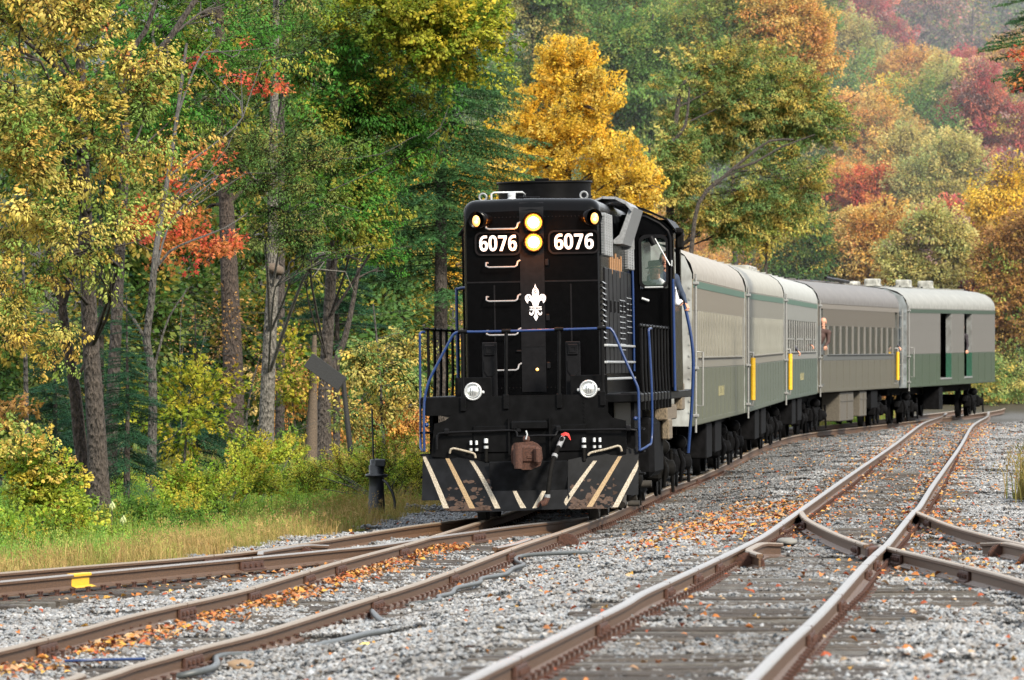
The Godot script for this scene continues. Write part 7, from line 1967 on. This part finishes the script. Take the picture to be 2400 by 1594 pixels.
	for i in 20:
		far2.append([Vector3(8.0 + i * 2.0, 3.0 + (i % 4) * 1.6, -375.0 + (i % 3) * 14.0), Vector3(2.2, 3.2, 2.0), 18, 6, 0.9, 2.2])
	tag(foliage(null, "woodland", G.far, "bare", far2), "purple brown brushwood between the hillside trees")
	var low := []
	for i in 120:
		var Z := 278.0 + 1.0 * (i % 60) + rng.randf() * 3.0
		var X := rng.randf_range(0.045, 0.078) * Z if i < 60 else rng.randf_range(-0.005, 0.055) * Z
		low.append([Vector3(X, ground_y(X, Z) + 0.7, -Z), Vector3(1.4, 1.1, 1.2), 16, 6, 0.4, 0.95])
	tag(foliage(null, "undergrowth", G.far, "olive", low.slice(0, 60)), "olive brush growing at the foot of the hillside beyond the last car")
	tag(foliage(null, "undergrowth", G.far, "orange", low.slice(60)), "brown and amber brush at the foot of the hillside behind the coaches")
	# near branches in the top right corner
	var rp := thing("roadside_pine", Vector3(10.41, -0.2, -140))
	tag(rp, "near pine whose dark boughs hang into the top right corner", "tree", g)
	put(rp, "trunk", "bark_brown", func(mb: MB): mb.tube([Vector3.ZERO, Vector3(0, 6, 0), Vector3(0, 13, 0)], [0.22, 0.16, 0.05], 10))
	var where := []
	var tint := []
	for i in 120:
		var y := rng.randf_range(7.6, 12.5)
		var a := rng.randf() * TAU
		var d := Vector3(cos(a), -0.15, sin(a) * 0.8).normalized()
		var z := d.cross(Vector3.UP).normalized()
		var s := rng.randf_range(0.7, 1.15) * (1.75 - absf(y - 9.0) * 0.2)
		where.append(Transform3D(Basis(d, z.cross(d), z).scaled(Vector3(s, 1, 1)), Vector3(0, y, 0)))
		tint.append((PAL.larch[rng.randi() % 3] as Color) * rng.randf_range(0.8, 1.3))
	many("boughs", G.spruce, where, tint, rp)
	tree("roadside_maple", "near maple with orange red leaves entering the right edge", g, "bark_grey", [Vector3(10.00, -0.2, -132), Vector3(9.85, 4.69, -132.0), Vector3(9.62, 7.11, -132.0)], 0.09, [[Vector3(9.24, 7.11, -132.0), Vector3(0.35, 0.8, 0.6), 14, 3, 0.25, 0.75], [Vector3(9.93, 7.57, -132.0), Vector3(0.7, 1.0, 0.8), 20, 4, 0.35, 0.9]], "star", "red", 8)

func build_verge() -> void:
	var dry := [Color(0.34, 0.25, 0.10), Color(0.42, 0.31, 0.13), Color(0.28, 0.24, 0.08), Color(0.22, 0.24, 0.06)]
	var wet := [Color(0.16, 0.34, 0.05), Color(0.22, 0.38, 0.07), Color(0.32, 0.40, 0.09), Color(0.12, 0.27, 0.04)]
	var tufts := [grass_mesh(41, 34, 0.42, 0.7, true), grass_mesh(42, 30, 0.52, 0.5, true), grass_mesh(43, 40, 0.32, 0.9, false)]
	var where := [[], [], []]
	var tint := [[], [], []]
	var patch := FastNoiseLite.new()
	patch.frequency = 0.25
	patch.seed = 9
	for i in 15000:
		var z := rng.randf_range(66.0, 150.0)
		var d := 9.0 * pow(rng.randf(), 1.25)
		var x := lerp_at(z, k_edge) - 0.15 - d
		if not in_view(x, z, 1.0): continue
		if d < 0.5 and rng.randf() < 0.5: continue
		var k := rng.randi() % 3
		var green := clampf((d - 0.5) * 0.6 + patch.get_noise_2d(x, z) * 0.8, 0.0, 1.0)
		if z > 107.0 and d < 2.5: green *= 0.35
		var c: Color = (dry if rng.randf() > green else wet)[rng.randi() % 4]
		where[k].append(Transform3D(Basis(Vector3.UP, rng.randf() * TAU).scaled(Vector3.ONE * rng.randf_range(0.6, 1.15) * (0.65 + 0.35 * minf(d, 1.0))), Vector3(x, ground_y(x, z), -z)))
		tint[k].append(c * rng.randf_range(0.85, 1.15))
	# far right bank
	for i in 7000:
		var z := rng.randf_range(100.0, 275.0)
		var x := lerp_at(z, k_side) + (3.3 if z > 150.0 else 3.9) + 6.0 * pow(rng.randf(), 1.2)
		if not in_view(x, z, 1.0): continue
		var k := rng.randi() % 3
		where[k].append(Transform3D(Basis(Vector3.UP, rng.randf() * TAU).scaled(Vector3.ONE * rng.randf_range(0.7, 1.3)), Vector3(x, ground_y(x, z), -z)))
		tint[k].append(((dry if rng.randf() < 0.7 else wet)[rng.randi() % 4] as Color) * rng.randf_range(0.85, 1.1))
	# beyond the train, between the coaches and the wood
	for i in 2500:
		var z := rng.randf_range(150.0, 275.0)
		var x := lerp_at(z, k_edge) - 0.5 - 10.0 * rng.randf()
		if not in_view(x, z, 1.0): continue
		var k := rng.randi() % 3
		where[k].append(Transform3D(Basis(Vector3.UP, rng.randf() * TAU).scaled(Vector3.ONE * rng.randf_range(1.0, 1.8)), Vector3(x, ground_y(x, z), -z)))
		tint[k].append(((dry if rng.randf() < 0.6 else wet)[rng.randi() % 4] as Color) * rng.randf_range(0.85, 1.1))
	for k in 3: many("grass", tufts[k], where[k], tint[k])
	# goldenrod and other herbs
	var herbs := [herb_mesh(51, 5, 0.75, 0.10, 0.020, true), herb_mesh(52, 6, 0.5, 0.07, 0.03, false)]
	var hw := [[], []]
	var ht := [[], []]
	for i in 2600:
		var z := rng.randf_range(80.0, 148.0)
		var d := 0.8 + 6.5 * rng.randf()
		var x := lerp_at(z, k_edge) - d
		if not in_view(x, z, 0.6): continue
		if patch.get_noise_2d(x * 0.7 + 50.0, z * 0.7) + 0.25 * d - 0.55 < rng.randf() * 0.5: continue
		var k := rng.randi() % 2
		hw[k].append(Transform3D(Basis(Vector3.UP, rng.randf() * TAU).scaled(Vector3.ONE * rng.randf_range(0.5, 1.0)), Vector3(x, ground_y(x, z), -z)))
		ht[k].append((PAL.meadow[rng.randi() % 4] as Color) * rng.randf_range(0.8, 1.1))
	for k in 2: many("meadow_herbs", herbs[k], hw[k], ht[k])
	# single bushes
	var bush := func(called: String, label: String, x: float, y0: float, Z: float, blobs: Array, twig: String, pal: String) -> void:
		var o := thing(called, Vector3(x, y0, -Z))
		tag(o, label, "bush", "bushes along the verge")
		put(o, "stems", "bark_grey", func(mb: MB):
			for b in blobs:
				for i in 5:
					var e: Vector3 = b[0] + Vector3(rng.randf_range(-1, 1), rng.randf_range(-0.5, 0.9), rng.randf_range(-1, 1)) * b[1] * 0.8 - o.position
					mb.tube([Vector3(rng.randfn() * 0.08, -0.05, rng.randfn() * 0.08), e * 0.5 + Vector3(rng.randfn() * 0.06, 0.08, 0), e], [0.014, 0.01, 0.004], 4, false)).set_meta("kind", "stuff")
		foliage(o, "leaves", G[twig], pal, blobs, Vector3.ZERO, 0.5)
	bush.call("lime_bush", "bright yellow green bush below the grey sapling", -4.53, -0.4, 116.0, [[Vector3(-4.73, 0.18, -116.0), Vector3(0.62, 0.35, 0.5), 20, 6, 0.22, 0.6], [Vector3(-4.10, 0.30, -117.0), Vector3(0.5, 0.32, 0.5), 14, 6, 0.22, 0.6], [Vector3(-4.83, -0.14, -112.0), Vector3(0.5, 0.25, 0.4), 12, 6, 0.2, 0.5]], "round", "bush")
	bush.call("yellow_leaf_bush", "bush with large round yellow and green leaves, lower left corner", -6.51, -0.45, 104.0, [[Vector3(-6.63, 0.39, -104.0), Vector3(0.55, 0.75, 0.5), 22, 5, 0.25, 0.8], [Vector3(-6.10, -0.01, -103.0), Vector3(0.4, 0.4, 0.4), 12, 5, 0.22, 0.75], [Vector3(-6.80, -0.23, -102.0), Vector3(0.5, 0.3, 0.4), 10, 5, 0.22, 0.75]], "round", "bush")
	foliage(get_node("yellow_leaf_bush"), "yellow_leaves", G.round, "yellow", [[Vector3(-6.67, 0.63, -103.6), Vector3(0.6, 0.7, 0.5), 14, 3, 0.25, 0.8]])
	bush.call("green_bush", "dark fresh green bush at the foot of the twin dark trunk", -5.44, -0.42, 110.0, [[Vector3(-5.56, -0.25, -110.0), Vector3(0.75, 0.26, 0.5), 22, 6, 0.2, 0.6], [Vector3(-4.76, -0.29, -109.0), Vector3(0.5, 0.2, 0.4), 12, 6, 0.2, 0.55], [Vector3(-6.09, -0.41, -106.0), Vector3(0.55, 0.22, 0.4), 14, 6, 0.2, 0.55]], "round", "meadow")
	bush.call("sapling_bush", "lime bush in front of the dark ridged trunk", -4.20, -0.38, 126.0, [[Vector3(-4.27, 0.52, -126.0), Vector3(0.55, 0.42, 0.5), 18, 5, 0.22, 0.65], [Vector3(-3.83, 0.64, -128.0), Vector3(0.4, 0.3, 0.4), 9, 5, 0.2, 0.5]], "round", "bush")
	bush.call("goldenrod_bank", "tall green weeds between signpost and locomotive", -2.00, -0.3, 124.0, [[Vector3(-1.96, 0.44, -124.0), Vector3(0.65, 0.45, 0.6), 26, 6, 0.22, 0.6], [Vector3(-2.75, 0.23, -126.0), Vector3(0.6, 0.35, 0.6), 20, 6, 0.22, 0.6], [Vector3(-1.53, 0.24, -121.0), Vector3(0.3, 0.4, 0.4), 12, 6, 0.2, 0.55], [Vector3(-3.33, 0.16, -126.0), Vector3(0.5, 0.3, 0.5), 12, 6, 0.2, 0.55]], "small", "bush")
	# milkweed with split pods
	for q in [[192, 1207, 106.5, 0.55, "milkweed with three pale pods left of the twin trunk's foot"], [262, 1189, 107.0, 0.62, "milkweed whose pods stand against the twin trunk's foot"], [288, 1222, 106.0, 0.5, "milkweed with one low pale pod right of the twin trunk"], [166, 1200, 106.8, 0.52, "milkweed leaning at the left of the pod group"]]:
		var Z: float = q[2]
		var top := Vector3((q[0] * 1.0 - 1200.0) * Z / 17700.0, 2.14 + (850.0 - q[1]) * Z / 17700.0, -Z)
		var o := thing("milkweed", Vector3(top.x - 0.04, ground_y(top.x, Z), -Z))
		tag(o, q[4], "plant", "milkweed plants in the grass")
		var tip := top - o.position
		put(o, "stem", "dead_wood", func(mb: MB): mb.tube([Vector3.ZERO, tip * 0.5 + Vector3(0.02, 0, 0), tip], 0.006, 5))
		for i in 3: put(o, "pod", "pod_green", func(mb: MB):
			var x := Transform3D(Basis(Vector3(0, 0, 1), -0.5 + 0.45 * i) * Basis(Vector3.UP, i * 2.0), tip + Vector3(-0.03 + 0.035 * i, -0.03 * (i % 2), 0.01 * i))
			mb.lathe([Vector2(0.001, -0.02), Vector2(0.014, 0.0), Vector2(0.019, 0.03), Vector2(0.014, 0.06), Vector2(0.005, 0.085), Vector2(0.001, 0.10)], 8, x))
	# tall dry grass at the right edge
	var o := thing("tall_grass_clump", Vector3(7.60, 0.1, -107))
	tag(o, "tall drying grass clump at the right edge beside the siding", "grass clump")
	var w2 := []
	var t2 := []
	for i in 190:
		var p := Vector3(absf(rng.randfn()) * 0.45 - 0.15, 0, rng.randfn() * 1.6)
		w2.append(Transform3D(Basis(Vector3.UP, rng.randf() * TAU).scaled(Vector3.ONE * rng.randf_range(0.9, 1.9)), p + Vector3(0.0, ground_y(o.position.x + p.x, 107.0 - p.z) - 0.1, 0)))
		t2.append((dry[rng.randi() % 4] as Color).lerp(wet[rng.randi() % 4], rng.randf() * 0.25) * 0.85)
	many("blades", tufts[1], w2, t2, o)

func build_wood_behind() -> void:   # the dark wood on the photographer's side, which the locomotive's black face mirrors
	var b := []
	for i in 30:
		var x := -90.0 + 5.6 * i
		for k in 3: b.append([Vector3(x + k * 1.7, 3.0 + 6.5 * k, 42.0 + 5.0 * k + 4.0 * sin(i * 1.3)), Vector3(4.5, 4.6, 3.0), 30, 5, 1.6, 4.2])
	tag(foliage(null, "woodland", G.far, "green", b), "dark wood on the photographer's side of the line")

# ---------------------------------------------------------------- the scene

func _ready() -> void:
	rng.seed = 20
	var cam := Camera3D.new()
	cam.name = "camera"
	add_child(cam)
	cam.position = Vector3(0, 2.14, 0)
	cam.rotation = Vector3(0.003, 0, 0)
	cam.fov = 5.156
	cam.near = 0.5
	cam.far = 1500.0
	cam.current = true
	var lens := CameraAttributesPhysical.new()
	lens.frustum_focal_length = 266.5
	lens.frustum_focus_distance = 104.0
	lens.frustum_near = 0.5
	lens.frustum_far = 1500.0
	lens.exposure_aperture = 9.0
	cam.attributes = lens
	var env := Environment.new()
	env.background_mode = Environment.BG_SKY
	var sky := ProceduralSkyMaterial.new()
	sky.sky_top_color = Color(0.90, 0.93, 0.97)
	sky.sky_horizon_color = Color(0.93, 0.94, 0.95)
	sky.sky_curve = 0.2
	sky.ground_bottom_color = Color(0.30, 0.28, 0.25)
	sky.ground_horizon_color = Color(0.45, 0.44, 0.42)
	sky.sky_energy_multiplier = 1.0
	sky.sun_angle_max = 1.0
	env.sky = Sky.new()
	env.sky.sky_material = sky
	env.tonemap_mode = Environment.TONE_MAPPER_LINEAR
	env.tonemap_exposure = 2.15
	env.volumetric_fog_enabled = true
	env.volumetric_fog_density = 0.0
	env.sdfgi_enabled = true
	env.ssao_enabled = true
	env.ssil_enabled = true
	var we := WorldEnvironment.new()
	we.name = "world_environment"
	we.environment = env
	add_child(we)
	var sun := DirectionalLight3D.new()
	sun.name = "sun"
	sun.light_color = Color(1.0, 0.96, 0.89)
	sun.light_energy = 1.25
	sun.light_angular_distance = 10.0
	sun.shadow_enabled = true
	add_child(sun)
	sun.look_at_from_position(Vector3(40, 46, 58), Vector3.ZERO)

	# thin autumn mist lying over the hillside beyond the curve
	var mist := FogVolume.new()
	mist.name = "hillside_mist"
	mist.size = Vector3(170, 70, 210)
	mist.position = Vector3(18, 28, -375)
	var mm := FogMaterial.new()
	mm.albedo = Color(0.86, 0.89, 0.93)
	mm.density = 0.0011
	mist.material = mm
	mist.set_meta("kind", "stuff")
	mist.set_meta("label", "thin mist over the wooded hillside beyond the train")
	add_child(mist)

	materials()
	mat("pod_green", Color(0.36, 0.40, 0.18), 0.7)
	build_ground()
	build_tracks()
	build_locomotive()
	build_coaches()
	build_people()
	build_twigs()
	build_left_forest()
	build_far_trees()
	build_verge()
	build_ballast()
	build_litter()
	build_yard_things()
	build_wood_behind()
